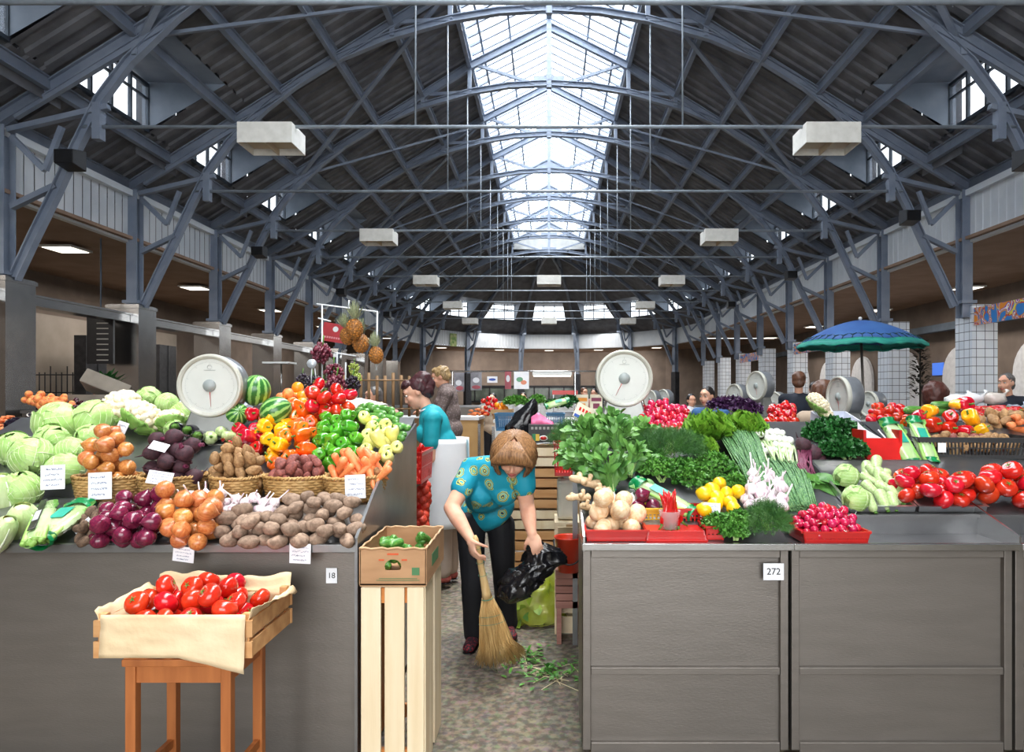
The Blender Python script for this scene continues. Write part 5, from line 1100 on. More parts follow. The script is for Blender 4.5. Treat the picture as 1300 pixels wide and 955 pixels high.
# --- leafy bunches
def bunch(name, label, cat, b, parts, group=None):
    t = thing(name, label, cat, b, 0, group)
    for nm, fn, m in parts: g = G(); fn(g); g.build(nm, m, t)
    return t
tie_m = mat('green_string', '#2e9a6a', rough=.5); m_stem = mat('pale_stem', '#9cc26a', '#bcd68e', rough=.4)
def stems(g, d, L_, r, n, rr, sp=.3):
    d = Vector(d).normalized(); a_, b2 = ortho(d)
    for i in range(n):
        f = rr.uniform(0, 6.28); q = rr.random() ** .5; o = (a_ * math.cos(f) + b2 * math.sin(f)) * q; g.tube([o * r * 1.2 - d * L_ * .3, o * r, o * (r + sp * L_) + d * L_], [.003, .003, .0018], 4)
def spin(x, y, d, n, L_, w_, lab, sd_, sp=.55, h=.05, red=False):
    rr = random.Random(sd_); p = on(x, y, SR1, h); bunch('spinach_bunch', lab, 'spinach', p, (('leaves', lambda g: spinach_bunch(g, (0, 0, 0), d, int(n * 1.9), L_ * .68, w_ * .52, sp * 1.25, rr), m_spin), ('stems', lambda g: stems(g, d, L_ * .3, .014, 26, rr, .25), mat('red_stem', '#b0506a', '#c98a86', rough=.5) if red else m_stem), ('tie', lambda g: g.tube([(.019 * math.cos(k) , .019 * math.sin(k) * .7, .004 * math.sin(k)) for k in range(7)], .003, 4), tie_m)))
spin(777, 622, (-.15, .55, 1), 90, .26, .03, 'large spinach bunch tied with string right above the white onions', 1, .6)
spin(757, 598, (-.5, .6, .9), 80, .24, .034, 'spinach bunch spreading over the left counter edge', 2, .7)
spin(735, 588, (-.3, .6, .7), 46, .2, .036, 'broad-leaved spinach bunch lowest at the left edge', 3, .8)
spin(783, 572, (.1, .6, .9), 80, .24, .034, 'spinach bunch with reddish stems lying in the middle of the greens', 4, .7, .08, True)
spin(750, 566, (-.4, .5, 1), 70, .22, .036, 'spinach bunch at the back left beside the dill', 5, .7, .08)
spin(800, 600, (.25, .6, .9), 60, .22, .026, 'smaller spinach bunch behind the purple onions', 6, .6)
spin(772, 552, (0, .5, 1), 70, .22, .036, 'topmost spinach bunch in front of the scale', 7, .7, .1)
spin(811, 562, (.3, .5, .9), 60, .2, .03, 'spinach bunch below the heap of radishes', 8, .7, .08)
def dill(lab, x, y, Y, rad, n, sd_, L_=.05, up=(0, 0, .4)):
    rr = random.Random(sd_); p = px(x, y, Y); return bunch('dill_bunch', lab, 'dill', p, (('fronds', lambda g: dill_mass(g, (0, 0, 0), rad, n, rr, L_, up), m_dill), ('stems', lambda g: stems(g, (0, .3, 1), .06, .02, 14, rr), m_stem)))
dill('feathery dill bunch at the back left corner of counter 272', 726, 560, 3.95, (.11, .1, .1), 900, 1)
dill('large dark dill bunch in the centre below the radishes', 850, 572, 3.55, (.17, .12, .09), 2300, 2)
dill('feathery dill bunch hanging over the counter front beside the parsley', 973, 668, 2.84, (.075, .07, .08), 1100, 3, .045)
def pars(name, lab, cat, blobs, n, sd_, m, ls=.017):
    rr = random.Random(sd_); c0 = blobs[0][0]
    def f(g):
        for c, rad in blobs: parsley_mass(g, Vector(c) - Vector(c0), rad, int(n / len(blobs)), rr, ls)
    def f2(g):
        for c, rad in blobs:
            o = Vector(c) - Vector(c0) + Vector((0, -rad[1] * .6, -rad[2] * .6))
            for k in range(10): g.tube([o + Vector((rr.uniform(-.01, .01), 0, 0)), o + Vector((rr.uniform(-.9, .9) * rad[0], rad[1] * rr.uniform(.2, 1), rad[2] * 1.2))], [.0025, .0015], 4)
    return bunch(name, lab, cat, c0, (('leaves', f, m), ('stems', f2, m_stem)))
pars('parsley_bunch', 'bright green coriander bunch left of centre, behind the celery bag', 'parsley', [(px(838, 600, 3.35), (.09, .09, .07)), (px(826, 582, 3.5), (.06, .08, .05))], 1000, 1, m_pars)
pars('parsley_bunch', 'curly parsley bunch in the middle above the lemons', 'parsley', [(px(880, 612, 3.3), (.09, .08, .07)), (px(866, 596, 3.45), (.09, .08, .05))], 1000, 2, m_pars)
pars('parsley_bunch', 'parsley bunch right of centre beside the long chives', 'parsley', [(px(918, 604, 3.35), (.1, .09, .07)), (px(935, 616, 3.2), (.05, .05, .04)), (px(905, 588, 3.5), (.07, .08, .05))], 1200, 3, m_pars)
pars('parsley_bunch', 'parsley bunch hanging over the counter front below the lemons', 'parsley', [(px(914, 668, 2.84), (.07, .06, .045)), (px(938, 664, 2.86), (.05, .05, .045)), (px(932, 678, 2.79), (.05, .03, .04))], 1100, 4, m_pars, .015)
pars('parsley_bunch', 'large dark green parsley bunch below the tilted scale', 'parsley', [(px(1058, 556, 3.9), (.16, .1, .1)), (px(1070, 575, 3.6), (.11, .08, .07))], 1700, 5, m_dkpars, .026)
pars('basil_bunch', 'purple basil bunch on top behind the lettuce', 'basil', [(px(928, 517, 4.15), (.13, .08, .05)), (px(950, 522, 4.1), (.07, .06, .04))], 700, 6, m_basil, .026)
# curly lettuce
def lettuce(lab, x, y, Y, r, n, sd_, sp=1.0):
    rr = random.Random(sd_); p = px(x, y, Y)
    def f(g):
        for i in range(n):
            a = 2.39996 * i; q = math.sqrt(i / n) * sp; ruffle(g, (0, 0, 0), Vector((math.cos(a) * q * 1.1, math.sin(a) * q * .7 - .25, 1.0 - .35 * q)), r * (.55 + .45 * rr.random()), rr, .42)
    return bunch('lettuce', lab, 'lettuce', p, (('leaves', f, m_lett),))
lettuce('curly bright green lettuce, left of the two large heads', 900, 562, 3.75, .17, 60, 1); lettuce('curly bright green lettuce, right one under the purple basil', 944, 560, 3.85, .16, 60, 2); lettuce('small curly lettuce low in front between dill and chives', 893, 578, 3.6, .1, 22, 3)
heap(['radish0'], [(808, 553), (818, 520), (840, 513), (872, 524), (876, 553)], 110, .0215, lambda X, Y: SR1(X, Y) + .02, 'red radish in the bunch piled right of the front scale', 'radish', 'radishes piled by the front scale', k=.86, rot=lambda: rot_rand(1.5))
# chives: long dark strands lying down the slope
def strands(g, A, B, wa, wb, n, rr, r=.0024, sag=.03):
    A = Vector(A); B = Vector(B); s_ = Vector((1, 0, 0))
    for i in range(n):
        u = rr.uniform(-1, 1); v = rr.uniform(0, 1); a = A + s_ * wa * u + Vector((0, 0, .03 * v * (1 - u * u))) + (B - A) * rr.uniform(-.08, .15); b_ = B + s_ * wb * (u * .8 + rr.uniform(-.3, .3)) + Vector((0, 0, .03 * rr.uniform(0, 1)))
        m_ = a.lerp(b_, .5) + Vector((rr.uniform(-.012, .012), -.01, sag)); g.tube([a, a.lerp(m_, .55) + Vector((0, 0, sag * .4)), m_, m_.lerp(b_, .5) + Vector((0, 0, sag * .2)), b_], [r * .4, r, r, r, r], 4)
rr = random.Random(11); c0 = px(935, 575, 3.5)
bunch('chive_bunch', 'long dark green chives lying down the slope beside the lettuce', 'chives', c0, (('leaves', lambda g: strands(g, px(928, 540, 3.95) - c0, px(966, 622, 3.12) - c0, .12, .06, 120, rr, .0042), m_chive),))
c1 = px(990, 600, 3.4); rr = random.Random(12)
so = bunch('spring_onion_bunch', 'bundle of spring onions, white bulbs up and green tops hanging down', 'spring onion', c1, (('green_tops', lambda g: strands(g, px(985, 585, 3.6) - c1, px(1018, 650, 3.04) - c1, .11, .07, 110, rr, .0046), m_chive), ('white_shanks', lambda g: strands(g, px(978, 560, 3.8) - c1, px(990, 592, 3.5) - c1, .11, .1, 34, rr, .0065, .015), mat('onion_shank', '#e6ecc6', '#bcd69a', rough=.35))))
for i in range(22):
    x = 958 + (i * 37 % 47) + 0; y = 548 + (i * 7 % 4) * 8 + abs(x - 980) * .15; p = px(x, y, 3.78 - (y - 548) * .006); g = G()
    if i == 0: g.ball((0, 0, 0), (.022, .03, .022), 12, 8); g.tube([(0, .026, 0), (0, .04, .002)], [.006, .001], 5); b0 = g.build('bulb', m_white_bulb, so, p - c1)
    else: q = b0.copy(); q.name = 'bulb'; col.objects.link(q); q.parent = so; q.location = p - c1; q.rotation_euler = (rnd.uniform(-.4, .4), 0, rnd.uniform(-.4, .4)); q.scale = (rnd.uniform(.8, 1.1),) * 3
# beets with stalks and leaves
for x, y, r, l in ((1032, 577, 12, 'largest beetroot of the bunch beside the spring onions'), (1020, 566, 10, 'beetroot at the back of the bunch beside the spring onions'), (1040, 584, 9, 'small beetroot lowest in the bunch beside the dark parsley')): p = px(x, y, 3.6); take('beet0', p, (R(150), R(-30), 0), r * p.y / F, l, 'beetroot')
c2 = px(1040, 620, 3.3); rr = random.Random(9)
def bl(g):
    for i in range(34): leaf(g, px(1030 + rr.uniform(-6, 10), 604 + rr.uniform(-4, 8), 3.35) - c2, Vector((rr.uniform(-.7, .9), -.5, -.35 + rr.uniform(-.2, .3))), Vector((rr.uniform(-.3, .3), -.6, 1)), rr.uniform(.1, .19), .034, .3, .15, 6, .1, .006)
bunch('beet_greens', 'broad green beet leaves with purple stalks hanging toward the counter front', 'beet greens', c2, (('leaves', bl, m_sorrel), ('stalks', lambda g: [g.tube([px(1020 + rr.uniform(-8, 10), 572, 3.56) - c2, px(1016 + rr.uniform(-4, 14), 590, 3.42) - c2, px(1030 + rr.uniform(-8, 10), 608, 3.34) - c2], [.004, .005, .004], 5) for i in range(22)], MATS['beet_stalk'])))
# celery / leek bag in the middle
celery_bag('celery_pack', 'bagged celery with green printed ends lying in front of the herbs', px(878, 652, 2.98), px(808, 614, 3.2), .075)
# radish box
plastic_basket('plastic_basket', 'red slotted plastic box heaped with small radishes', 'basket', (1.165, 2.87, .888), .265, .19, .05, m_redp)
mound(['radish0'], (1.165, 2.88, .905), .14, .12, 120, .0175, 'small pink radish in the red plastic box', 'radish', 'radishes in the red box', hh=.9, k=.86)
# steel trays with squashes and tomatoes
def stray(lab, x0, x1, y0, y1):
    t = thing('steel_tray', lab, 'tray', ((x0 + x1) / 2, (y0 + y1) / 2, SR2(0, (y0 + y1) / 2))); a = math.atan(.33); M = Matrix.Rotation(a, 3, 'X'); w_, d_ = x1 - x0, (y1 - y0) / math.cos(a); g = G()
    g.box((0, 0, .004), (w_, d_, .003), M)
    for c, d in (((-w_ / 2, 0, .018), (.004, d_, .03)), ((w_ / 2, 0, .018), (.004, d_, .03)), ((0, -d_ / 2, .018), (w_, .004, .03)), ((0, d_ / 2, .018), (w_, .004, .03)), ((-w_ / 2, 0, .033), (.014, d_ + .014, .003)), ((w_ / 2, 0, .033), (.014, d_ + .014, .003)), ((0, -d_ / 2, .033), (w_, .014, .003)), ((0, d_ / 2, .033), (w_, .014, .003))): g.box(M @ Vector(c), d, M)
    g.build('tray_body', mat('alu_tray', (.62, .62, .62, 1), (.5, .5, .5, 1), rough=.3, metal=1, scale=8), t)
stray('aluminium tray of pale squashes and cabbages', 1.335, 1.615, 3.03, 3.5); stray('aluminium tray of large tomatoes', 1.635, 1.93, 3.03, 3.5)
S2 = lambda X, Y: SR2(X, Y) + .012
for x, y, r, l in ((1086, 633, 16, 'pale green cabbage at the front of the squash tray'), (1074, 605, 15, 'pale green cabbage at the back of the squash tray')): p = on(x, y, S2, .05); take('cabbage1', p, (.5, .3, 1), r * p.y / F, l, 'cabbage')
for i, (x, y, a) in enumerate(((1104, 645, 10), (1120, 642, 5), (1133, 643, -5), (1146, 636, -25), (1105, 628, 40), (1124, 628, 60), (1100, 604, -30), (1112, 597, -35), (1116, 612, -20), (1103, 616, 60), (1124, 613, -40), (1128, 617, 40), (1139, 626, 50), (1109, 607, 30), (1135, 636, 30))):
    p = on(x, y - 7, S2, .03); take('squash0', p, (R(-42), R(-a * .9), 0), 6.6 * p.y / F * rnd.uniform(.9, 1.1), 'pale green oblong squash in the aluminium tray', 'squash', 'squashes in the aluminium tray')
heap(['tomato0', 'tomato1', 'tomato2'], [(1156, 642), (1228, 642), (1200, 612), (1187, 606), (1132, 606)], 18, .043, S2, 'large glossy tomato in the aluminium tray', 'tomato', 'tomatoes in the aluminium tray', rot=lambda: rot_rand(.8), k=.84, ymin=3.03, tries=50)
heap(['tomato0', 'tomato1', 'tomato2'], [(1240, 642), (1330, 642), (1310, 618), (1212, 618), (1226, 640)], 17, .046, S2, 'large glossy tomato heaped loose on the rightmost counter', 'tomato', 'loose tomatoes at the right edge', rot=lambda: rot_rand(.8), k=.84, ymin=3.03, tries=50)
# red box, packed spring onions, scoop
tr = thing('red_crate', 'red plastic crate standing on end behind the squash tray', 'crate', px(1122, 592, 3.62)); g = G(); g.box((0, .0, .075), (.2, .02, .15), Matrix.Rotation(R(-25), 3, 'X')); g.box((-.095, .08, .1), (.015, .14, .18)); g.box((.095, .08, .1), (.015, .14, .18)); g.build('crate_wall', m_redp, tr)
celery_bag('spring_onion_pack', 'bagged green onions with printed label, left of the two on the red crate', px(1160, 590, 3.56), px(1126, 536, 3.8), .085, 'spring onion'); celery_bag('spring_onion_pack', 'bagged pale leeks with printed label, right of the two on the red crate', px(1182, 588, 3.58), px(1160, 534, 3.82), .075, 'spring onion')
sc_ = thing('plastic_scoop', 'white plastic carrier bag corner lying left of the bagged onions', 'bag', px(1103, 555, 3.7)); g = G(); g.grid(lambda u, v: Vector((-.06 + .13 * u, .02 * math.sin(u * 5), -.08 + .16 * v * (1 - .6 * u) + .01 * noise.noise(Vector((u * 5, v * 5, 3))))), 10, 10); g.build('bag_film', paper, sc_, solid=.002)
g = G(); g.tube([(.04, -.02, .04), (.08, -.03, -.01), (.09, -.03, -.05)], .004, 5); g.build('handle', paper, sc_)
# dark display tray with peppers
dt = thing('display_tray', 'dark steel display tray full of red and yellow peppers', 'tray', px(1190, 556, 3.95)); g = G(); g.box((0, .12, 0), (.56, .3, .012), Matrix.Rotation(R(12), 3, 'X')); g.box((0, -.03, .0), (.56, .012, .05)); g.build('tray_body', inox_tray, dt); g = G(); [g.bar((sx, .1, 0), (sx, .1, -.15), .02, .02) for sx in (-.25, .25)]; g.build('feet', inox_tray, dt)
for i, (k, x, y, r, l) in enumerate((('yellow_pepper0', 1181, 522, 11, 'yellow bell pepper in the middle of the right pepper tray'), ('yellow_pepper1', 1233, 531, 12, 'large yellow bell pepper at the right of the pepper tray'), ('yellow_pepper0', 1244, 546, 9, 'yellow bell pepper lowest at the right end of the pepper tray'), ('yellow_pepper0', 1214, 514, 8, 'yellow bell pepper half hidden behind the topmost red one'), ('orange_pepper0', 1151, 536, 8, 'orange-yellow pepper at the left end of the pepper tray'),
                                    ('red_pepper0', 1223, 514, 12, 'topmost dark red bell pepper of the right pepper tray'), ('red_pepper1', 1165, 529, 9, 'red bell pepper leftmost in the pepper tray'), ('red_pepper0', 1181, 540, 12, 'large red bell pepper at the front of the pepper tray'), ('red_pepper1', 1202, 545, 11, 'red bell pepper with long green stem in the pepper tray front'), ('red_pepper0', 1224, 548, 10, 'red bell pepper at the front right of the pepper tray'), ('red_pepper1', 1206, 531, 11, 'red bell pepper behind the front row of the pepper tray'))):
    Y = 3.98 - (y - 520) * .004; take(k, px(x, y, Y), (R(rnd.uniform(50, 110)), R(rnd.uniform(-50, 50)), R(rnd.uniform(-60, 60))), r * Y / F, l, 'bell pepper')
for x, y, a, l in ((1195, 515, 80, 'dark cucumber behind the yellow pepper, upper one'), (1194, 523, 88, 'dark cucumber behind the yellow pepper, lower one'), (1160, 521, 100, 'long dark cucumber at the back left of the pepper tray')): take('cucumber0', px(x, y, 4.15), (R(90), 0, R(a)), .026, l, 'cucumber')
heap(['tomato0', 'tomato1'], [(1104, 534), (1152, 532), (1148, 521), (1112, 521)], 22, .033, lambda X, Y: 1.27 + (Y - 4.1) * .2, 'tomato in the row behind the bagged onions', 'tomato', 'tomatoes behind the bagged onions', ya=4.1, rot=lambda: rot_rand(.8))
bc = thing('back_counter', 'steel counter behind the pepper tray at the right', 'counter', (2.1, 4.75, 0)); g = G(); g.box((0, 0, .6), (1.9, .9, 1.2)); g.build('counter_body', inox_dull, bc); g = G(); g.box((0, -.02, 1.225), (1.94, .95, .05)); g.build('worktop', inox_tray, bc)
# black crate of potatoes
bcx = plastic_basket('potato_crate', 'black plastic crate of small potatoes above the loose tomatoes', 'crate', (2.3, 3.78, 1.155), .62, .34, .11, m_blkp, rz=R(-8)); g = G(); g.box((-.2, -.19, .06), (.04, .003, .05)); g.build('paper_label', paper, bcx)
wp = thing('wooden_block', 'pale wooden block propping up the black potato crate', 'block', (2.17, 3.67, SR2(0, 3.67) - .01)); g = G(); g.box((0, 0, -.01), (.05, .03, .0)); g = G(); g.box((0, 0, .0), (.05, .04, .01)); g.box((0, 0, -.0), (.045, .035, .12)); g.build('block_body', m_pine, wp)
mound(['tan_potato0', 'tan_potato1', 'red_potato0'], (2.3, 3.78, 1.19), .3, .17, 80, .026, 'small potato in the black plastic crate at the right', 'potato', 'potatoes in the black crate', size=.027, hh=.35)
heap(['tan_potato0', 'tan_potato1', 'tan_potato2'], [(1240, 552), (1292, 560), (1290, 538), (1262, 532)], 16, .036, lambda X, Y: 1.27 + (Y - 4.1) * .25, 'large tan potato heaped right of the yellow peppers', 'potato', 'large potatoes at the right', ya=4.05)
heap(['carrot0'], [(1280, 570), (1310, 572), (1310, 550), (1284, 548)], 6, .03, lambda X, Y: 1.26, 'broken orange carrot at the right edge behind the black crate', 'carrot', 'carrots at the right edge', size=.02, ya=4.0, rot=lambda: (R(90), 0, R(rnd.uniform(-60, 60))))
heap(['chilli0'], [(1232, 530), (1290, 528), (1290, 516), (1236, 518)], 60, .02, lambda X, Y: 1.3 + (Y - 4.75) * .1, 'dark red dried pepper in the spread at the right back', 'pepper', 'dried red peppers', size=.016, ya=4.8, rot=lambda: (R(90), 0, R(rnd.uniform(-90, 90))))
# front right scale and the ones farther back
scale_dial('large round white scale standing behind the spinach, nearest on the right', tuple(px(791, 481, 4.1)), R(0), .42, needle=207)
scale_dial('grey round scale turned sideways behind the dark parsley', tuple(px(1074, 504, 5.6)), R(-82), .38, needle=170)
scale_dial('round scale on the middle stalls, taller of the two above the purple basil', tuple(px(966, 490, 7.8)), R(-68), .45, needle=170, group=None)
scale_dial('small round scale half hidden behind the purple basil', tuple(px(937, 503, 9.4)), R(-68), .4, needle=120)
scale_dial('dark grey round scale seen beneath the umbrella pole', tuple(px(1109, 513, 7.6)), R(-75), .26, r=.14, needle=100)
scale_dial('tiny distant scale left of the pair behind the radishes', tuple(px(829, 507, 12.5)), R(-60), .4, needle=100); scale_dial('tiny distant scale right of the pair behind the radishes', tuple(px(845, 506, 12.5)), R(-60), .4, needle=100)
scale_dial('small distant scale left of the cauliflower pile', tuple(px(986, 512, 10.0)), R(-60), .35, needle=100)
# ------------------------------------------------------------------ AISLE, MIDDLE DISTANCE
# stack of wooden crates behind the sweeping woman
for k in range(7):
    z = .0 + k * .158; t = thing('wooden_crate', 'slatted wooden crate in the stack behind the sweeping woman, %s from the floor' % ['lowest', 'second', 'third', 'fourth', 'fifth', 'sixth', 'topmost'][k], 'crate', (-.1 + rnd.uniform(-.012, .012), 5.35, z), 0, 'stacked wooden crates')
    if k: dup_src = KEEP['crate']
    for zz in (.035, .112):
        for sy in (-1, 1): g = G(); g.box((0, sy * .17, zz), (.46, .01, .062)); g.build('long_slat', m_slat if k % 3 else m_pale_w, t)
        for sx in (-1, 1): g = G(); g.box((sx * .225, 0, zz), (.01, .33, .062)); g.build('end_slat', m_slat, t)
    for sx in (-1, 1):
        for sy in (-1, 1): g = G(); g.box((sx * .205, sy * .152, .075), (.025, .025, .15)); g.build('corner_post', m_slat, t)
    g = G(); [g.box((0, -.13 + i * .087, .006), (.45, .07, .008)) for i in range(4)]; g.build('bottom_boards', m_slat, t)
    KEEP['crate'] = t
g = G(); g.grid(lambda u, v: Vector((-.22 + .44 * u, -.17 + .34 * v, .01 + .012 * noise.noise(Vector((u * 6, v * 6, 2))))), 12, 10); tag(g.build('paper_sheets', paper, None, (-.06, 5.34, 1.115), solid=.006), 'white paper sheets lying on the topmost slatted crate', 'paper')
# printed black banana carton with a pink bag on it
cx_ = px(691, 551, 5.3); t = thing('printed_carton', 'black printed fruit carton on top of the crate stack', 'box', (cx_.x, 5.3, 1.13)); g = G(); g.box((0, 0, .07), (.24, .26, .135)); g.build('carton_body', mat('black_carton', '#2b2a2b', '#353334', rough=.5), t, bevel=.003)
g = G(); q = Matrix.Rotation(R(90), 3, 'X'); g.lathe([(.034, .13), (.034, .132), (0, .132)], (-.005, 0, .035), 20, q, True, 1, .6); g.build('round_print', mat('white_print', '#e8e6df', rough=.6), t); g = G(); g.lathe([(.024, .131), (.024, .134), (0, .134)], (-.005, 0, .035), 20, q, True, 1, .6); g.build('red_badge', m_redp, t)
g = G(); g.box((-.075, -.131, .04), (.03, .002, .055)); g.build('green_print', m_foilg, t); g = G(); g.box((-.05, -.1315, .04), (.028, .002, .05)); g.build('yellow_print', m_yelp, t); g = G(); g.box((.085, -.131, .055), (.05, .002, .04)); g.build('red_print', m_redp, t); g = G(); [g.box((-.09 + .03 * i, -.131, .11), (.018, .002, .02)) for i in range(7)]; g.build('lettering_blocks', mat('grey_print2', '#9a9690', rough=.7), t)
g = G(); g.grid(lambda u, v: Vector((-.08 + .17 * u, .05 * math.sin(v * PI) , .09 * (1 - abs(u - .32) * 1.4) * math.sin(v * PI) + .01 * noise.noise(Vector((u * 9, v * 9, 4))))), 14, 8)
tag(g.build('pink_bag', mat('pink_net', '#dd6f96', '#c9527e', rough=.5, scale=20), None, (cx_.x - .02, 5.22, 1.268), solid=.004), 'pink net bag lying on the black printed carton', 'bag')
def crumple_bag(name, lab, cat, loc, pts, m, amp=.2, n=26, k=20, fr=3.0, parts=()):
    "bag as a creased closed surface round a chain of (centre, radius)"
    t = thing(name, lab, cat, loc); g = G()
    def P(u, v):
        s_ = v * (len(pts) - 1); i = min(int(s_), len(pts) - 2); f = s_ - i; f = f * f * (3 - 2 * f); c = Vector(pts[i][0]).lerp(Vector(pts[i + 1][0]), f); r = pts[i][1] * (1 - f) + pts[i + 1][1] * f; ry = r * .7
        a = u * 2 * PI; d = Vector((math.cos(a), math.sin(a), 0)); nn_ = noise.noise(Vector((d.x * fr, d.y * fr, v * fr * 2.3))) + .5 * abs(noise.noise(Vector((d.x * fr * 2.7, d.y * fr * 2.7, v * fr * 6))))
        return c + Vector((d.x * r, d.y * ry, 0)) * (1 + amp * nn_) + Vector((0, 0, amp * .3 * r * noise.noise(Vector((d.x * 5, v * 9, 7)))))
    g.grid(P, n, k); g.build('film', m, t); return t
m_blkbag = mat('black_bag_film', '#0d0d10', '#17171b', rough=.22, bump=.012, bscale=18, coat=.4, scale=3)
p0 = px(652, 540, 5.42); crumple_bag('black_bag', 'black plastic carrier bag with knotted handles standing behind the woman\'s head', 'bag', p0, [((0, 0, -.14), .06), ((.03, 0, -.1), .1), ((.06, 0, .0), .11), ((.1, 0, .1), .08), ((.15, 0, .18), .035), ((.16, 0, .21), .012)], m_blkbag, .3)
# blue crates
for i, (x, w_, l) in enumerate(((656, 52, 'blue plastic crate at the centre stall, left of the black bag'), (705, 22, 'blue plastic crate right of the black bag'))):
    p = px(x, 546, 7.4); plastic_basket('plastic_crate', l, 'crate', (p.x, 7.4, p.z), w_ * 7.4 / F, .4, .18, mat('blue_plastic', '#2f6f96', '#245a80', rough=.4))
g = G(); g.box((0, 0, 0), (1.0, .6, .02)); g.box((0, 0, -.53), (.94, .54, 1.04)); ct_ = tag(g.build('display_table', mat('table_board', '#b79464', '#a5835a', rough=.6, scale=3), None, (.0, 7.45, 1.085)), 'plain board display table carrying the blue crates', 'table')
# canister, red crate, bucket, pallet at the left end of counter 272
t = thing('water_canister', 'dirty white plastic canister standing between the crates and the counter', 'canister', (.115, 4.42, .70)); g = G(); g.box((0, 0, .13), (.125, .2, .255)); g.build('canister_body', mat('canister_white', '#d6d0c0', '#bdb5a2', rough=.5, scale=6), t, bevel=.025); g = G(); g.tube([(0, -.03, .25), (0, -.03, .285)], .022, 12); g.build('cap', mat('canister_white', '#d6d0c0'), t)
t = thing('wooden_crate', 'rough wooden crate under the white canister', 'crate', (.115, 4.42, 0)); g = G(); [g.box((0, -.15, .06 + i * .125), (.16, .012, .1)) for i in range(5)]; [g.box((0, .15, .06 + i * .125), (.16, .012, .1)) for i in range(5)]; g.build('slats', m_pale_w, t); g = G(); [g.box((sx * .07, sy * .14, .345), (.02, .02, .69)) for sx in (-1, 1) for sy in (-1, 1)]; g.box((0, 0, .692), (.16, .31, .012)); g.build('posts', m_pale_w, t)
plastic_basket('plastic_crate', 'red plastic crate wedged above the white canister under the spinach', 'crate', (.1, 4.42, .985), .13, .3, .2, m_redp)
pl = thing('wooden_pallet', 'reddish wooden pallet blocks standing on the floor beside the counter', 'pallet', (.115, 4.17, 0)); mpl = mat('red_wood', '#a8776a', '#8c6055', rough=.8, scale=5, stretch=(.4, 3, 6)); g = G(); [g.box((sx * .05 - .005, 0, .11), (.028, .14, .22)) for sx in (-1, 1)]; g.build('pallet_foot', mpl, pl); g = G(); g.box((-.0, 0, .24), (.15, .17, .04)); [g.box((0, 0, .285 + .045 * i), (.145 + .008 * (i % 2), .16, .038)) for i in range(3)]; g.box((0, -.0, .423), (.15, .17, .05)); g.build('boards', mpl, pl)
bk = thing('red_bucket', 'orange-red plastic bucket on the pallet at the end of the counter', 'bucket', px(722, 712, 4.05) + Vector((0, 0, -.04))); bk.location.z = .452; g = G(); g.lathe([(0, .002), (.062, 0), (.082, .195), (.088, .2), (.086, .206), (.079, .198), (.06, .006), (0, .006)], (0, 0, 0), 28); g.build('bucket_body', mat('bucket_red', '#cf3a22', '#c0331e', rough=.35, coat=.2), bk)
g = G(); g.tube([(.088 * math.cos(a), -.012 - .088 * abs(math.sin(a)) , .19 - .13 * abs(math.sin(a)) ** .7) for a in [PI * i / 14 for i in range(15)]], .005, 6); g.build('handle', black_m, bk)
# net bags and crates behind the left stall, at the shopkeeper's feet
m_net = mat('red_net_onions', '#c8402a', '#a8281c', rough=.5, scale=9, bump=.01, bscale=30)
for i, (x, y, Y, r, l) in enumerate(((531, 597, 4.6, .06, 'red net sack of onions in the red crate beside the shopkeeper'), (534, 630, 4.55, .055, 'red net sack of onions hanging low beside the apron'), (531, 668, 4.5, .06, 'red net sack of onions nearest the floor behind the cardboard box'))):
    t = thing('onion_sack', l, 'sack', px(x, y, Y)); g = G(); rr = random.Random(i)
    for j in range(26): a = j * 2.4; z = -.1 + .2 * j / 25; q = r * math.sqrt(max(.05, 1 - (z / .13) ** 2)) * .75; g.ball((q * math.cos(a), q * math.sin(a), z), .036, 8, 6)
    o = g.build('netted_onions', m_net, t); o['kind'] = 'stuff'; g = G(); g.tube([(0, 0, .1), (.01, 0, .15), (.03, 0, .17)], [.03, .012, .02], 7); g.build('tied_neck', m_redp, t)
plastic_basket('plastic_crate', 'dark green plastic crate on the floor behind the left stall', 'crate', (-.93, 4.45, .35), .16, .3, .22, mat('dark_green_plastic', '#2d4a3a', '#243c30', rough=.4)); t = thing('storage_rack', 'dark slatted drawer rack behind the left stall beside the shopkeeper', 'rack', (-.93, 4.3, .0)); g = G(); g.box((0, .15, .3), (.18, .5, .6)); g.box((0, 0, .92), (.2, .5, .015)); g.build('rack_body', mat('rack_dark', '#3b3a3a', '#302f2f', rough=.5), t); g = G(); [g.box((0, -.1, .66 + i * .05), (.19, .02, .035)) for i in range(5)]; g.build('rack_slats', mat('rack_dark', '#3b3a3a'), t)
plastic_basket('plastic_crate', 'red plastic crate on the rack behind the left stall', 'crate', (-.9, 4.5, .93), .2, .4, .2, m_redp)
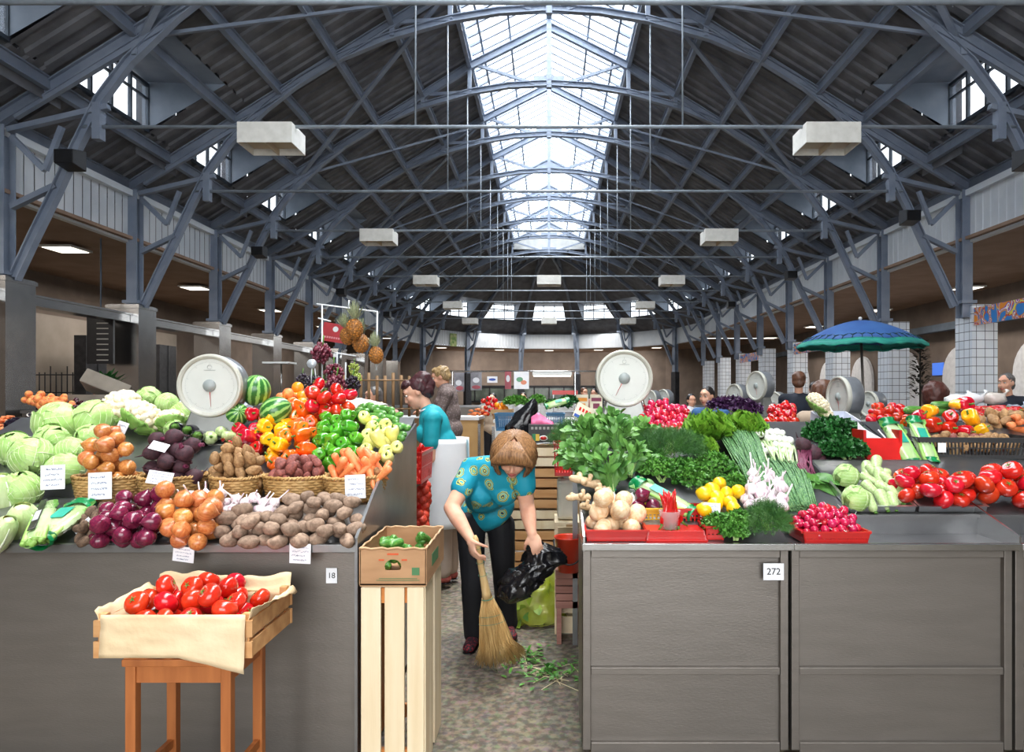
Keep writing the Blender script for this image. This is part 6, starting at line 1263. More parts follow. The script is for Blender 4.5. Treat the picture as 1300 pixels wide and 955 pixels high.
# yellow-green net bag on the floor + black bag are with the sweeping woman
# back stalls left and centre
def stall(lab, x0, x1, y0, y1, h_, m=None, top=None):
    t = thing('market_counter', lab, 'counter', ((x0 + x1) / 2, (y0 + y1) / 2, 0)); g = G(); g.box((0, 0, h_ / 2 - .02), (x1 - x0 - .04, y1 - y0 - .04, h_ - .04)); g.build('counter_body', m or inox_dull, t); g = G(); g.box((0, 0, h_ - .02), (x1 - x0, y1 - y0, .04)); g.build('worktop', top or inox_tray, t); g = G(); n = max(2, int((x1 - x0) / .6))
    [g.box((-(x1 - x0) / 2 + (x1 - x0) * i / n, -(y1 - y0) / 2 + .012, h_ / 2 - .04), (.035, .02, h_ - .1)) for i in range(n + 1)]; g.build('uprights', inox, t); return t
stall('steel counter in the middle distance left of centre, holding tomatoes', -2.3, -.98, 9.6, 10.5, 1.17, mat('ply_board', '#c79f68', '#b58d58', rough=.6, scale=3), mat('pale_steel', (.7, .7, .7, 1), rough=.4, metal=.6))
stall('low white counter in the middle distance behind the blue crates', -.75, .5, 9.2, 10.1, 1.15, white_p, white_p); stall('white counter in the middle distance behind the front scale', .55, 1.6, 9.4, 10.4, 1.25, white_p, white_p)
stall('long steel counter on the right behind the herbs', 1.15, 2.9, 6.25, 7.0, 1.12); stall('long steel counter on the right, one row farther back', 1.9, 5.2, 8.6, 9.6, 1.15); stall('steel counter far right beyond the umbrella pole', 3.0, 7.0, 11.6, 12.6, 1.2); stall('steel counter on the far left behind the grapes', -4.2, -1.9, 5.6, 6.6, 1.2); stall('steel counter farther back on the left behind the grapes', -6.0, -2.4, 8.8, 9.8, 1.2)
stall('distant steel counter across the left half of the hall', -6.5, -1.6, 17, 18, 1.2); stall('distant steel counter across the right half of the hall', 1.5, 6.5, 17, 18, 1.2); stall('farthest white counter in the middle of the hall', -2.2, 2.2, 22, 23, 1.25, white_p)
SZ = lambda z: (lambda X, Y: z)
heap(['tomato0', 'tomato1'], [(612, 521), (632, 521), (628, 511), (616, 511)], 11, .04, lambda X, Y: 1.18 + (Y - 9.7) * .2, 'tiny red tomato in the pile on the middle-distance counter', 'tomato', 'tomatoes in the middle distance', ya=9.7, rot=lambda: rot_rand(.8))
heap(['carrot0'], [(596, 525), (614, 522), (612, 519), (600, 521)], 7, .03, lambda X, Y: 1.18 + (Y - 9.7) * .2, 'small carrot on the middle-distance counter left of the tomatoes', 'carrot', 'carrots in the middle distance', size=.02, ya=9.7, rot=lambda: (R(90), 0, R(rnd.uniform(-60, 60))))
pars('herb_bunch', 'mound of green herbs on the white counter behind the blue crates, left one', 'herbs', [(px(655, 512, 9.5), (.16, .1, .08))], 500, 21, m_pars, .04); pars('herb_bunch', 'mound of green herbs on the white counter, right beside the black bag', 'herbs', [(px(682, 510, 9.6), (.1, .1, .07))], 300, 22, m_pars, .04)
pars('herb_bunch', 'dark leek greens and herbs stacked on the white counter at the centre right', 'herbs', [(px(708, 515, 9.4), (.16, .1, .06)), (px(722, 510, 9.5), (.1, .1, .05))], 400, 23, m_dkpars, .05)
t = celery_bag('leek_pack', 'long wrapped leeks lying on the centre right counter', px(694, 516, 9.25), px(722, 508, 9.3), .1, 'leeks')
heap(['orange0'], [(630, 514), (644, 514), (646, 508), (632, 507)], 5, .04, lambda X, Y: 1.25 + (Y - 9.6) * .2, 'orange in the small pile above the distant tomatoes', 'orange', 'oranges in the middle distance', ya=9.6)
tt = thing('fruit_stand', 'small stand carrying oranges behind the distant tomatoes', 'stand', px(638, 512, 9.75)); tt.location.z = 1.15; g = G(); g.box((0, .0, .1), (.3, .5, .06)); g.box((0, 0, .03), (.25, .4, .1)); g.build('stand_body', mat('table_board', '#b79464'), tt)
# rail with posters, lamp tube, posts
rl = thing('display_rail', 'thin steel rail on posts carrying the posters in the middle of the hall', 'rail', (0, 11.0, 0)); g = G(); g.tube([(-1.65, 0, 1.86), (1.6, 0, 1.86)], .014, 6); g.build('top_rail', inox, rl)
for x in (-1.55, .42, 1.5): g = G(); g.tube([(x, 0, 0), (x, 0, 1.86)], .014, 6); g.build('post', inox, rl)
def poster(lab, x, y, w_, h_, m, Y=10.985, marks=()):
    p = px(x, y, Y); t = thing('poster', lab, 'poster', p); W_, H_ = w_ * Y / F, h_ * Y / F; g = G(); g.box((0, 0, 0), (W_, .012, H_)); g.build('sheet', m, t)
    for k, (u, v, a, b_, mm) in enumerate(marks): g = G(); g.lathe([(a * W_, .007), (a * W_, .009), (0, .009)], (u * W_, 0, v * H_), 16, Matrix.Rotation(R(90), 3, 'X'), False, 1, b_ * H_ / (a * W_)); g.build('printed_motif', mm, t)
    return t
mgp = mat('grey_poster', '#8b8a90', '#5d5b62', rough=.4, scale=7); mrp = mat('rose_print', '#a8505a', '#8a3f4a', rough=.5, scale=5); mwp = mat('pale_print', '#cfd0d4', rough=.5)
poster('grey framed food poster, leftmost of the hanging posters', 583, 485, 13, 24, mgp, marks=((-.05, -.05, .3, .15, mwp), (.05, -.33, .36, .12, mrp))); poster('grey framed food poster, second from the left', 604.5, 484, 14, 23, mgp, marks=((0, .05, .3, .15, mwp), (0, -.33, .4, .1, mrp)))
poster('small blue and white striped sign between the posters', 625, 482, 13, 8, paper, marks=((0, .0, .35, .2, mat('blue_print', '#3455a8', rough=.5)),)); poster('white poster with a green and orange vegetable picture', 662, 483, 19, 22, paper, marks=((-.12, .05, .22, .14, m_foilg), (.15, -.12, .2, .13, mat('salmon_print', '#d98a6a', rough=.5)))); poster('striped red and white banner hanging between the posters', 645, 483, 8, 22, mrp, marks=((0, .1, .3, .2, mwp),))
t = thing('tube_lamp', 'white fluorescent tube lamp hanging in the middle of the hall', 'lamp', Vector((.05, 11.0, 1.822))); g = G(); g.box((0, 0, 0), (.63, .08, .05)); g.build('lamp_housing', white_p, t); g = G(); g.tube([(-.3, 0, -.035), (.3, 0, -.035)], .013, 8); g.build('lamp_tube', glow, t)
t = thing('cardboard_sign', 'printed cream and red carton lid leaning behind the dill', 'sign', px(746, 528, 4.08)); t.rotation_euler = (R(-20), R(28), R(10)); g = G(); g.box((0, 0, 0), (.17, .01, .1)); g.build('lid', mat('cream_card', '#ded6c0', '#cfc5aa', rough=.6), t); g = G(); g.box((0, -.006, -.035), (.16, .002, .02)); g.build('blue_edge', mat('blue_print', '#3455a8'), t); g = G(); [g.box((-.06 + i * .022, -.006, .015), (.012, .002, .022)) for i in range(6)]; g.build('red_lettering', m_redp, t)
for i, (x, c_) in enumerate(((739, '#d98a2a'), (757, '#7a2f4a'))):
    t = thing('juice_poster', ['cream board with orange print standing on the counter left of the front scale', 'cream board with purple print standing on the counter left of the front scale'][i], 'poster', px(x, 511, 9.6)); g = G(); g.box((0, 0, 0), (.17, .02, .22)); g.build('board', mat('cream_card', '#ded6c0'), t); g = G(); g.box((0, -.012, .04), (.14, .002, .05)); g.box((0, -.012, -.05), (.09, .002, .07)); g.build('print', mat('print_%d' % i, c_, rough=.5), t)
g = G(); g.box((0, 0, 0), (.42, .3, .03)); g.box((0, -.15, -.03), (.42, .01, .05)); tag(g.build('red_awning', m_redp, None, px(717, 497, 11.5)), 'small red shelf top over a display case in the middle of the hall', 'shelf')
g = G(); [g.bar((sx * .19, sy * .13, -.05), (sx * .19, sy * .13, -.34), .015, .015) for sx in (-1, 1) for sy in (-1, 1)]; g.box((0, 0, -.35), (.42, .3, .03)); g.box((0, 0, -.95), (.42, .3, 1.18)); tag(g.build('display_case', inox_tray, None, px(717, 497, 11.5)), 'glass-fronted display case under the small red shelf top', 'cabinet')
# ---- umbrella
um = thing('market_umbrella', 'large blue market umbrella with green palm-tree border', 'umbrella', (4.95, 10.9, 0)); ctr = px(1092, 407, 10.9); zt = ctr.z; x_off = ctr.x - 4.95; R_ = 1.0; dz = .42
mu = mat('umbrella_blue', '#3d68a6', '#33599a', rough=.6, scale=3); mgr = mat('umbrella_green', '#1f7f78', '#2a9a86', rough=.6, scale=5)
def can(u, v, r0, r1):
    a = u * 2 * PI; k = (u * 8) % 1; sag = 1 - .055 * math.sin(k * PI); r = lerp(r0, r1, v); return Vector((x_off + r * R_ * math.cos(a) * sag, r * R_ * math.sin(a) * sag, zt - dz * r ** 1.7 + .03 * math.sin(k * PI) * r))
g = G(); g.grid(lambda u, v: can(u, v, 0, .9), 64, 8); g.build('canopy', mu, um, solid=.004); g = G(); g.grid(lambda u, v: can(u, v, .9, 1.0), 64, 3); g.build('green_border', mgr, um, solid=.004)
g = G(); g.grid(lambda u, v: can(u, 1, 0, 1) - Vector((0, 0, (.035 + .012 * math.sin(u * 2 * PI * 40)) * v)), 64, 1); g.build('valance', mgr, um, solid=.003)
g = G()
for j in range(40):
    u = (j + .5) / 40; b_ = can(u, 1, 0, .91); c = can(u, 1, 0, .83); n_ = Vector((math.cos(u * 2 * PI), math.sin(u * 2 * PI), .9)) * .008; g.tube([b_ + n_, c + n_], .006, 4)
    for a in range(-2, 3): e = can(u + a * .0055, 1, 0, .81 - .012 * abs(a)); g.tube([c + n_, e + n_], [.009, .003], 4)
g.build('palm_print', mat('palm_dark', '#23474f', rough=.7), um)
for j in range(8): g = G(); a = j * PI / 4; g.tube([(x_off, 0, zt - .06), (x_off + .5 * math.cos(a), .5 * math.sin(a), zt - .02 - dz * .5 ** 1.7), (x_off + R_ * math.cos(a), R_ * math.sin(a), zt - dz - .01)], .006, 4); g.build('rib', steel_dk, um)
g = G(); g.tube([(x_off + .12, 0, 0), (x_off, 0, zt)], .022, 8); g.build('pole', inox_dull, um); g = G(); g.ball((x_off, 0, zt + .03), .03, 8, 6); g.build('finial', white_p, um); g = G(); g.box((x_off + .12, 0, .05), (.5, .5, .1)); g.build('base', steel_dk, um)
# ---- hanging fruit rack on the left
rk = thing('hanging_rack', 'white wire rack frame with tall posts from which pineapples and grapes hang', 'rack', px(433, 500, 4.9)); rp0 = rk.location.copy(); m_wire = mat('white_wire', '#dfe3e6', rough=.4)
def rel(x, y, Y=4.9): return px(x, y, Y) - rp0
for a, b_ in (((409, 387), (409, 545)), ((439, 460), (438, 545)), ((479, 395), (478, 470))): g = G(); g.tube([rel(*a), rel(*b_)], .006, 6); g.build('post', m_wire, rk)
for a, b_ in (((402, 386), (480, 396)), ((425, 448), (452, 452)), ((443, 381), (443, 392)), ((404, 404), (420, 408)), ((428, 447), (428, 470))): g = G(); g.tube([rel(*a), rel(*b_)], .006, 6); g.build('crossbar', m_wire, rk)
g = G(); g.box(rel(438, 548), (.4, .3, .02)); g.box(rel(438, 548) + Vector((0, 0, -.61)), (.4, .3, 1.2)); g.build('rack_plinth', inox_dull, rk)
mpin = mat('pineapple_skin', '#d98a32', '#8a5a28', rough=.6, tex='VORONOI', scale=4.2, mixpos=(.15, .5)); mcrown = mat('pineapple_crown', '#a8ab8a', '#7f8a66', rough=.6, scale=4)
pn = thing('pineapple', 'ripe orange pineapple hanging highest on the rack, with a tall crown', 'pineapple'); g = G(); g.ball((0, 0, 0), (1, 1, 1.25), 18, 14)
for j in range(110):
    z = 1 - 2 * (j + .5) / 110; f = j * 2.39996; q = math.sqrt(1 - z * z); u = Vector((q * math.cos(f), q * math.sin(f), z)); g.ball((u.x * .95, u.y * .95, u.z * 1.2), .135, 6, 4)
g.build('fruit_body', mpin, pn); g = G(); rr = random.Random(2)
for j in range(46): f = j * 2.4; tlt = .2 + 1.1 * (1 - j / 46); leaf(g, (.15 * math.cos(f), .15 * math.sin(f), 1.1 + .5 * j / 46), Vector((math.cos(f) * tlt, math.sin(f) * tlt, 1)), Vector((-math.cos(f), -math.sin(f), .5)), 1.3 + .7 * rr.random(), .085, -.5, 0, 5, .4)
g.build('crown', mcrown, pn)
for i, (x, y, r, Y, ro, l) in enumerate(((450, 418, 10.5, 4.85, 0, None), (441, 427, 9, 5.0, -.25, 'pineapple hanging behind and left of the highest one'), (458, 436, 10, 4.95, .3, 'pineapple hanging low between the other ones'), (477.5, 451, 8.8, 4.8, .1, 'small pineapple hanging separately at the right, lowest'))):
    if i == 0: o = pn
    else: o = dup(pn, None, label=l)
    o.location = px(x, y, Y); o.scale = (r * Y / F,) * 3; o.rotation_euler = (0, ro, i)
for k, x, y, r, Y, l in (('red_grapes', 408, 449, 15, 4.8, 'round bunch of red grapes hanging upper left'), ('red_grapes', 424, 474, 13, 4.75, 'big bunch of red grapes hanging in the middle, upper part'), ('red_grapes', 427, 490, 15, 4.7, 'large bunch of red grapes hanging lowest in the middle'), ('dark_grapes', 447, 489, 11, 4.8, 'dark blue grapes hanging right of the big red bunch'), ('green_grapes', 449, 469, 8, 4.85, 'small green grape bunch hanging below the pineapples'), ('green_grapes', 452, 481, 8, 4.85, 'pale green grapes hanging beside the dark grapes'), ('green_grapes', 411, 492, 9, 4.75, 'green grapes hanging left of the lowest red bunch'), ('dark_grapes', 399, 486, 10, 5.0, 'dark grapes hanging at the left behind the small scale'), ('dark_grapes', 384, 484, 9, 5.1, 'dark grapes in the shade, leftmost on the rack')):
    take(k, px(x, y, Y), (0, rnd.uniform(-.3, .3), rnd.uniform(0, 6)), r * Y / F * .82, l, 'grapes')
t = thing('hand_scale', 'small round hanging scale left of the red grapes', 'scale', px(396, 462, 4.7)); g = G(); q = Matrix.Rotation(R(90), 3, 'X'); g.lathe([(.032, -.01), (.032, .01), (0, .012)], (0, 0, 0), 24, q); g.build('dial', mat('pale_metal', '#c5cbd0', rough=.3, metal=.3), t); g = G(); g.tube([(0, 0, -.03), (-.005, 0, -.13)], .004, 5); g.tube([(.02, 0, -.03), (.03, 0, -.12)], .003, 5); g.build('hook', m_wire, t)
sg_ = thing('red_sign', 'red hanging sign with a white round emblem behind the pineapples', 'sign', px(426, 423, 7.4)); sg_.rotation_euler = (0, R(9), 0); g = G(); g.bar((.08, .03, -.1), (-.25, .03, -2.17), .03, .03); g.build('post', steel_dk, sg_); g = G(); g.box((0, 0, 0), (.27, .03, .2)); g.build('board', mat('sign_red', '#b32a33', '#a3242d', rough=.4), sg_); g = G(); g.lathe([(.03, .017), (.03, .019), (0, .019)], (0, 0, .04), 20, q, False); g.build('emblem', white_p, sg_); g = G(); [g.box((-.1 + .025 * i, -.017, -.055), (.017, .002, .02)) for i in range(9)]; g.build('white_lettering', mat('pink_print', '#d98f94', rough=.6), sg_)
fn_ = thing('bamboo_fence', 'light bamboo slat screen behind the hanging fruit', 'screen', px(478, 495, 7.2)); g = G(); [g.tube([(-.42 + .085 * i, 0, -.28), (-.42 + .085 * i, 0, .16 + .02 * math.sin(i * 2))], .016, 6) for i in range(11)]; g.build('slats', mat('bamboo', '#8f6d47', '#6b5033', rough=.6, scale=5), fn_); g = G(); g.tube([(-.45, -.02, .1), (.45, -.02, .1)], .008, 5); g.tube([(-.45, -.02, -.2), (.45, -.02, -.2)], .008, 5); g.box((0, .03, -.92), (.9, .03, 1.24)); g.build('rails', mat('bamboo', '#b58a55'), fn_)
# ---- left aisle: tiled wall, dark cabinets, menu board
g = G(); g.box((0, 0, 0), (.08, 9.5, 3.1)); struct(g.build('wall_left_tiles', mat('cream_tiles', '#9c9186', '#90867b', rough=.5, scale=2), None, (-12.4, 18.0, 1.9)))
for i, (y, l) in enumerate(((14.2, 'dark steel storefront panel left of the menu board'), (17.4, 'dark steel storefront panel right of the menu board'), (20.6, 'dark steel storefront panel far along the left aisle'))): g = G(); g.box((0, 0, 0), (.3, .9, 2.9)); g.box((.16, 0, 0), (.02, .04, 2.9)); tag(g.build('storefront_panel', mat('panel_grey', '#4a4b4f', '#3d3e42', rough=.3, metal=.5), None, (-11.6, y, 1.5)), l, 'panel')
mb_ = thing('menu_board', 'black menu board with rows of white text in the left aisle', 'sign', px(128, 432, 13.0)); g = G(); g.box((0, 0, 0), (.5, .05, .9)); g.build('board', black_m, mb_); g = G(); [g.box((.05, -.03, .32 - i * .1), (.22, .004, .02)) for i in range(8)]; g.build('text_rows', mat('grey_print2', '#9a9690'), mb_); g = G(); g.bar((0, 0, .45), (0, 0, 4.45 - mb_.location.z), .02, .02); g.build('hanger', steel_dk, mb_)
pt = thing('potted_plant', 'potted flowering plant on the ledge in the left aisle', 'plant', px(132, 500, 10.5)); g = G(); rr = random.Random(3); [leaf(g, (0, 0, 0), Vector((rr.uniform(-1, 1), rr.uniform(-1, 1), 1.3)), (0, 0, 1), rr.uniform(.15, .45), .05, .5, .2, 4) for i in range(60)]; g.build('foliage', m_dkpars, pt); g = G(); g.lathe([(0, -.25), (.1, -.25), (.14, 0), (0, 0)], (0, 0, 0), 16); g.build('pot', mat('pot_clay', '#7a4a35', rough=.7), pt)
stall('steel counter in the left aisle under the potted plant', -7.8, -5.4, 10.1, 10.9, pt.location.z - .25)
g = G(); [g.tube([(-.55 + .11 * i, 0, 0), (-.55 + .11 * i, 0, .5 if i % 3 else .62)], .012, 5) for i in range(11)]; g.tube([(-.6, 0, .45), (.6, 0, .45)], .012, 5); g.tube([(-.6, 0, .1), (.6, 0, .1)], .012, 5); g.box((0, 0, -.71), (1.2, .15, 1.42)); tag(g.build('iron_railing', black_m, None, px(57, 505, 13.5)), 'black wrought iron railing in front of the cream tiles in the left aisle', 'railing')
pb_ = thing('pastry_display', 'white cake stand awning in the shade of the left aisle', 'stand', px(355, 461, 7.9)); g = G(); g.box((0, 0, 0), (.3, .25, .02)); g.build('shelf', white_p, pb_); g = G(); g.tube([(.02, 0, -.45), (.02, 0, 0)], .01, 6); g.build('post', inox, pb_); g = G(); g.box((0, .0, -1.15), (.5, .4, 1.4)); g.build('plinth', inox_dull, pb_)
g = G(); g.box((0, 0, 0), (.55, .02, .8), Matrix.Rotation(R(51.4), 3, 'Z')); tag(g.build('poster', mat('green_poster', '#5d8a3c', '#c2c58a', rough=.5, scale=4), None, Vector((-8.17 * math.sin(R(47)), YA + 8.17 * math.cos(R(47)), 4.86))), 'distant green food poster on the white cladding at the left of the round end', 'poster')
# ---- right side background: cauliflowers, tomatoes, packets, dark tree decoration
stall('steel counter at the right under the distant tomatoes and cauliflowers', 1.3, 2.9, 5.25, 5.75, 1.22)
stall('steel counter under the taller distant scale', 2.25, 4.0, 7.5, 8.1, 1.13); stall('distant steel counter under the pair of tiny scales', 1.6, 2.6, 12.2, 12.8, 1.08)
heap(['tomato0', 'tomato1'], [(972, 540), (1010, 540), (1008, 514), (980, 516)], 34, .034, lambda X, Y: 1.23 + (Y - 5.25) * .2, 'tomato in the pile left of the distant cauliflowers', 'tomato', 'tomatoes behind the spring onions', ya=5.25, rot=lambda: rot_rand(.8))
for x, y, r, l in ((1040, 515, 12, 'cauliflower left of the tilted scale, lower one'), (1035, 508, 10, 'cauliflower left of the tilted scale, upper one'), (1048, 526, 9, 'small cauliflower in front, left of the tilted scale')): p = px(x, y, 4.95); take('cauliflower0', p, (R(30), R(rnd.uniform(-20, 20)), 1), r * p.y / F * 1.15, l, 'cauliflower')
tray('carton', 'white open carton left of the distant cauliflowers', 1.95, 2.2, 4.85, 5.1, 1.24, 1.3, m_carton)
for i, (x, y, c_) in enumerate(((1235, 507, '#d7d9da'), (1262, 506, '#cfc6bd'), (1285, 522, '#9aa3b0'), (1213, 508, '#e2e2e0'))):
    t = thing('packet', ['wrapped white packet right of the brown-haired head', 'plastic packet of dried goods on the far right counter', 'grey glassy packet near the right edge', 'white bag among the packets on the right counter'][i], 'packet', px(x, y, 5.6)); g = G(); g.ball((0, 0, 0), (.09, .06, .05), 12, 8, None, lumpy(i, .5, 2.5)); g.build('wrap', mat('packet_%d' % i, c_, rough=.3, coat=.4), t); g = G(); g.tube([(.07, 0, .02), (.1, 0, .05), (.11, 0, .07)], [.02, .006, .02], 6); g.build('twist', mat('packet_%d' % i, c_), t)
stall('steel counter behind the packets at the far right', 3.08, 5.0, 4.75, 6.2, 1.3)
dtree = thing('dried_branch', 'dark dried foliage standing in front of the second arch on the right', 'plant', px(1168, 500, 12.0)); g = G(); rr = random.Random(8)
for i in range(260): z = rr.uniform(-.1, .9); q = .22 * (1 - z / 1.0) + .05; f = rr.uniform(0, 6.3); leaf(g, (q * math.cos(f) * .5, q * math.sin(f) * .5, z), Vector((math.cos(f), math.sin(f), rr.uniform(-.3, .8))), (0, 0, 1), .12, .025, .3, 0, 3)
g.build('foliage', mat('dried_dark', '#3a3630', '#2a2622', rough=.8), dtree); g = G(); g.tube([(0, 0, -.3), (0, 0, .8)], .015, 5); g.build('stem', mat('dried_dark', '#3a3630'), dtree)
g = G(); g.box((0, 0, 0), (.04, .6, .4)); tag(g.build('blue_screen', mat('blue_lit_sign', '#3060c0', emit='#4a7ae0', estr=.8), None, Vector((12.6, 22.2, 2.3))), 'small lit blue sign in front of the second arch on the right', 'sign')
# scraps on the floor
rr = random.Random(31)
for i, (x, y, s_, l) in enumerate(((690, 850, .12, 'pile of green leaf scraps on the floor right of the broom'), (668, 836, .07, 'small tuft of green scraps touching the broom'), (704, 858, .08, 'green scraps nearest the counter on the aisle floor'))):
    Y = 1.5 * F / (y - 500); p = px(x, y, Y); p.z = .0; t = thing('leaf_scraps', l, 'scraps', p); g = G()
    for j in range(46): leaf(g, (rr.gauss(0, s_), rr.gauss(0, s_ * .8), .004 + .02 * rr.random()), Vector((rr.uniform(-1, 1), rr.uniform(-1, 1), rr.uniform(0, .35))), (0, 0, 1), rr.uniform(.03, .07), .01, .4, .1, 3)
    o = g.build('scrap_leaves', m_pars, t); o['kind'] = 'stuff'; g = G(); [g.tube([(rr.gauss(0, s_), rr.gauss(0, s_), .006) for k in range(2)], .002, 4) for j in range(8)]; o = g.build('straws', mat('straw', '#cfc09a', rough=.8), t); o['kind'] = 'stuff'
# ------------------------------------------------------------------ PEOPLE
m_skin = mat('skin', '#e3b196', '#d99f84', rough=.5, scale=14, sss=.12, spec=.3); m_lip = mat('lip', '#b0574f', rough=.4); m_eye = mat('eye_white', '#e8e4de', rough=.3); m_iris = mat('iris', '#3b2a20', rough=.2)
def cap(g, a, b, ra, rb=None, n=14, flat=1.0):
    a = Vector(a); b = Vector(b); rb = ra if rb is None else rb; d = b - a; L_ = max(d.length, 1e-5); d = d / L_; pts = []; rs = []
    for t in (90, 65, 40, 18): pts.append(a - d * ra * math.sin(R(t)) ); rs.append(max(.0005, ra * math.cos(R(t))))
    pts.append(a); rs.append(ra); pts.append(a.lerp(b, .5)); rs.append((ra + rb) / 2); pts.append(b); rs.append(rb)
    for t in (18, 40, 65, 90): pts.append(b + d * rb * math.sin(R(t))); rs.append(max(.0005, rb * math.cos(R(t))))
    g.tube(pts, rs, n, flat=flat)
def frame(f, u):
    f = Vector(f).normalized(); u = Vector(u); u = (u - f * u.dot(f)).normalized(); x = u.cross(-f).normalized()   # x = to its left seen from front
    return Matrix((x, -f, u)).transposed()
def add_head(g, c, M, s=1.0):
    c = Vector(c); B = lambda p, r: g.ball(c + M @ (Vector(p) * s), tuple(k * s for k in r), 18, 12, M); 
    B((0, .012, .022), (.073, .09, .09)); B((0, -.03, -.035), (.056, .062, .07)); B((0, -.062, -.083), (.024, .024, .02)); B((0, -.066, .045), (.052, .026, .03)); B((0, -.062, -.052), (.032, .034, .026))
    for sx in (-1, 1): B((sx * .034, -.062, -.02), (.027, .026, .027)); B((sx * .075, .012, -.002), (.009, .02, .03)); B((sx * .029, -.076, .042), (.022, .012, .007)); B((sx * .0095, -.098, -.026), (.0085, .01, .0075))
    cap(g, c + M @ (Vector((0, -.084, .03)) * s), c + M @ (Vector((0, -.104, -.02)) * s), .0075 * s, .0105 * s, 8)
def face_parts(t, c, M, s, brow, closed=False):
    c = Vector(c); P = lambda p: c + M @ (Vector(p) * s)
    for sx in (-1, 1):
        g = G(); g.ball(P((sx * .029, -.079, .018)), (.0125 * s, .011 * s, .009 * s), 12, 8, M); e = g.build('eye', m_skin if closed else m_eye, t)
        if not closed: g = G(); g.ball(P((sx * .029, -.087, .017)), (.0055 * s, .004 * s, .0055 * s), 10, 6, M); g.build('iris', m_iris, e)
        g = G(); g.tube([P((sx * .014, -.09, .022)), P((sx * .029, -.0935, .0275 if not closed else .01)), P((sx * .044, -.086, .021))], .0017 * s, 5); g.build('eyelashes', m_iris, t)
        g = G(); g.tube([P((sx * .012, -.093, .043)), P((sx * .03, -.092, .05)), P((sx * .048, -.081, .043))], [.003 * s, .0032 * s, .0015 * s], 5); g.build('eyebrow', brow, t)
    g = G(); g.tube([P((-.023, -.086, -.052)), P((-.008, -.0955, -.0485)), P((0, -.0955, -.05)), P((.008, -.0955, -.0485)), P((.023, -.086, -.052))], [.0015 * s, .0045 * s, .004 * s, .0045 * s, .0015 * s], 7); g.tube([P((-.019, -.086, -.056)), P((0, -.0945, -.0595)), P((.019, -.086, -.056))], [.002 * s, .0055 * s, .002 * s], 7); g.build('lips', m_lip, t)
def add_hand(g, w_, d, nrm, side, s=1.0, curl=40, spread=5, tcurl=35, grip=None):
    "w_ wrist, d along the hand, nrm out of the palm, side: +1 thumb toward d x nrm"
    w_ = Vector(w_); d = Vector(d).normalized(); nrm = Vector(nrm); nrm = (nrm - d * nrm.dot(d)).normalized(); x = d.cross(nrm).normalized() * side
    M = Matrix((x, d, nrm)).transposed(); g.ball(w_ + d * .045 * s, (.038 * s, .05 * s, .0155 * s), 14, 10, M); cap(g, w_ - d * .01, w_ + d * .02 * s, .024 * s, .026 * s, 10, .75)
    for k, (ox, L_, r) in enumerate(((.027, .068, .0088), (.009, .077, .0092), (-.009, .072, .0088), (-.026, .056, .0078))):
        p = w_ + d * (.084 - .006 * abs(k - 1)) * s + x * ox * s; a = R(curl * .55); dd = d.copy(); dd = (dd + x * math.sin(R(spread)) * (1.5 - k) * .6).normalized(); ax = dd.cross(nrm)
        for j, fr in enumerate((.45, .31, .24)):
            dd = (Matrix.Rotation(a, 3, ax) @ dd) if (Matrix.Rotation(a, 3, ax) @ dd).dot(nrm) > dd.dot(nrm) else (Matrix.Rotation(-a, 3, ax) @ dd); q = p + dd * L_ * fr * s; cap(g, p, q, r * s * (1 - .08 * j), r * s * (.93 - .08 * j), 8); p = q; a = R(curl)
    p = w_ + d * .022 * s + x * .026 * s; dd = (x * .8 + d * .65 + nrm * .35).normalized()
    for j, (L_, r) in enumerate(((.034, .0125), (.03, .0102), (.024, .0088))): q = p + dd * L_ * s; cap(g, p, q, r * s, r * .9 * s, 8); p = q; dd = (dd + nrm * math.sin(R(tcurl)) * .8 - x * .35).normalized()
def remesh(o, vox, sm=6, disp=None):
    md = o.modifiers.new('r', 'REMESH'); md.mode = 'VOXEL'; md.voxel_size = vox; md.use_smooth_shade = True
    if sm: ms = o.modifiers.new('sm', 'SMOOTH'); ms.iterations = sm; ms.factor = .5
    if disp:
        tx = bpy.data.textures.new('folds', 'CLOUDS'); tx.noise_scale = disp[1]; dm = o.modifiers.new('d', 'DISPLACE'); dm.texture = tx; dm.strength = disp[0]; dm.mid_level = .5
    return o
def hair_shell(t, c, M, s, m, a0, length, vol, crown=.1, groove=.0025, flick=0.0, name='hair', top=1.0, parting=0):
    "hair falling from the crown; a0 = half opening of the face in degrees, length(angle) down from the crown in head units"
    c = Vector(c); g = G()
    def P(u, v):
        a = R(a0 + (360 - 2 * a0) * u); ca, sa = math.cos(a), math.sin(a)     # a = 0 at the face
        back = .5 - .5 * ca; ln = length(back); zz = .116 * top - (.116 * top + ln) * v ** 1.25 if v > 0 else .116 * top
        sl = min(1.0, v * 2.2); rad = math.sin(sl * PI / 2) ** .8; w_ = .083 + vol * (min(1, v * 1.6)); dpt = .1 + vol * (min(1, v * 1.6))
        fl = flick * max(0, v - .75) * 4; gr = groove * math.sin(a * 37 + 3 * math.sin(v * 4)) * (v > .05) + groove * math.sin(a * 83 + v * 5)
        if parting: gr -= .004 * math.exp(-((a - PI) * 3) ** 2) * (v < .4)
        # fringe: lift the first part of the front
        return c + M @ (Vector((sa * (w_ + gr - fl) * rad, .012 - ca * (dpt + gr - fl) * rad, zz)) * s)
    g.grid(P, 120, 22); o = g.build(name, m, t, solid=.012 * s); return o
def hair_mat(n, a, b): return mat(n, a, b, rough=.42, scale=60, stretch=(3, 3, .25), bump=.0015, bscale=90, spec=.5)
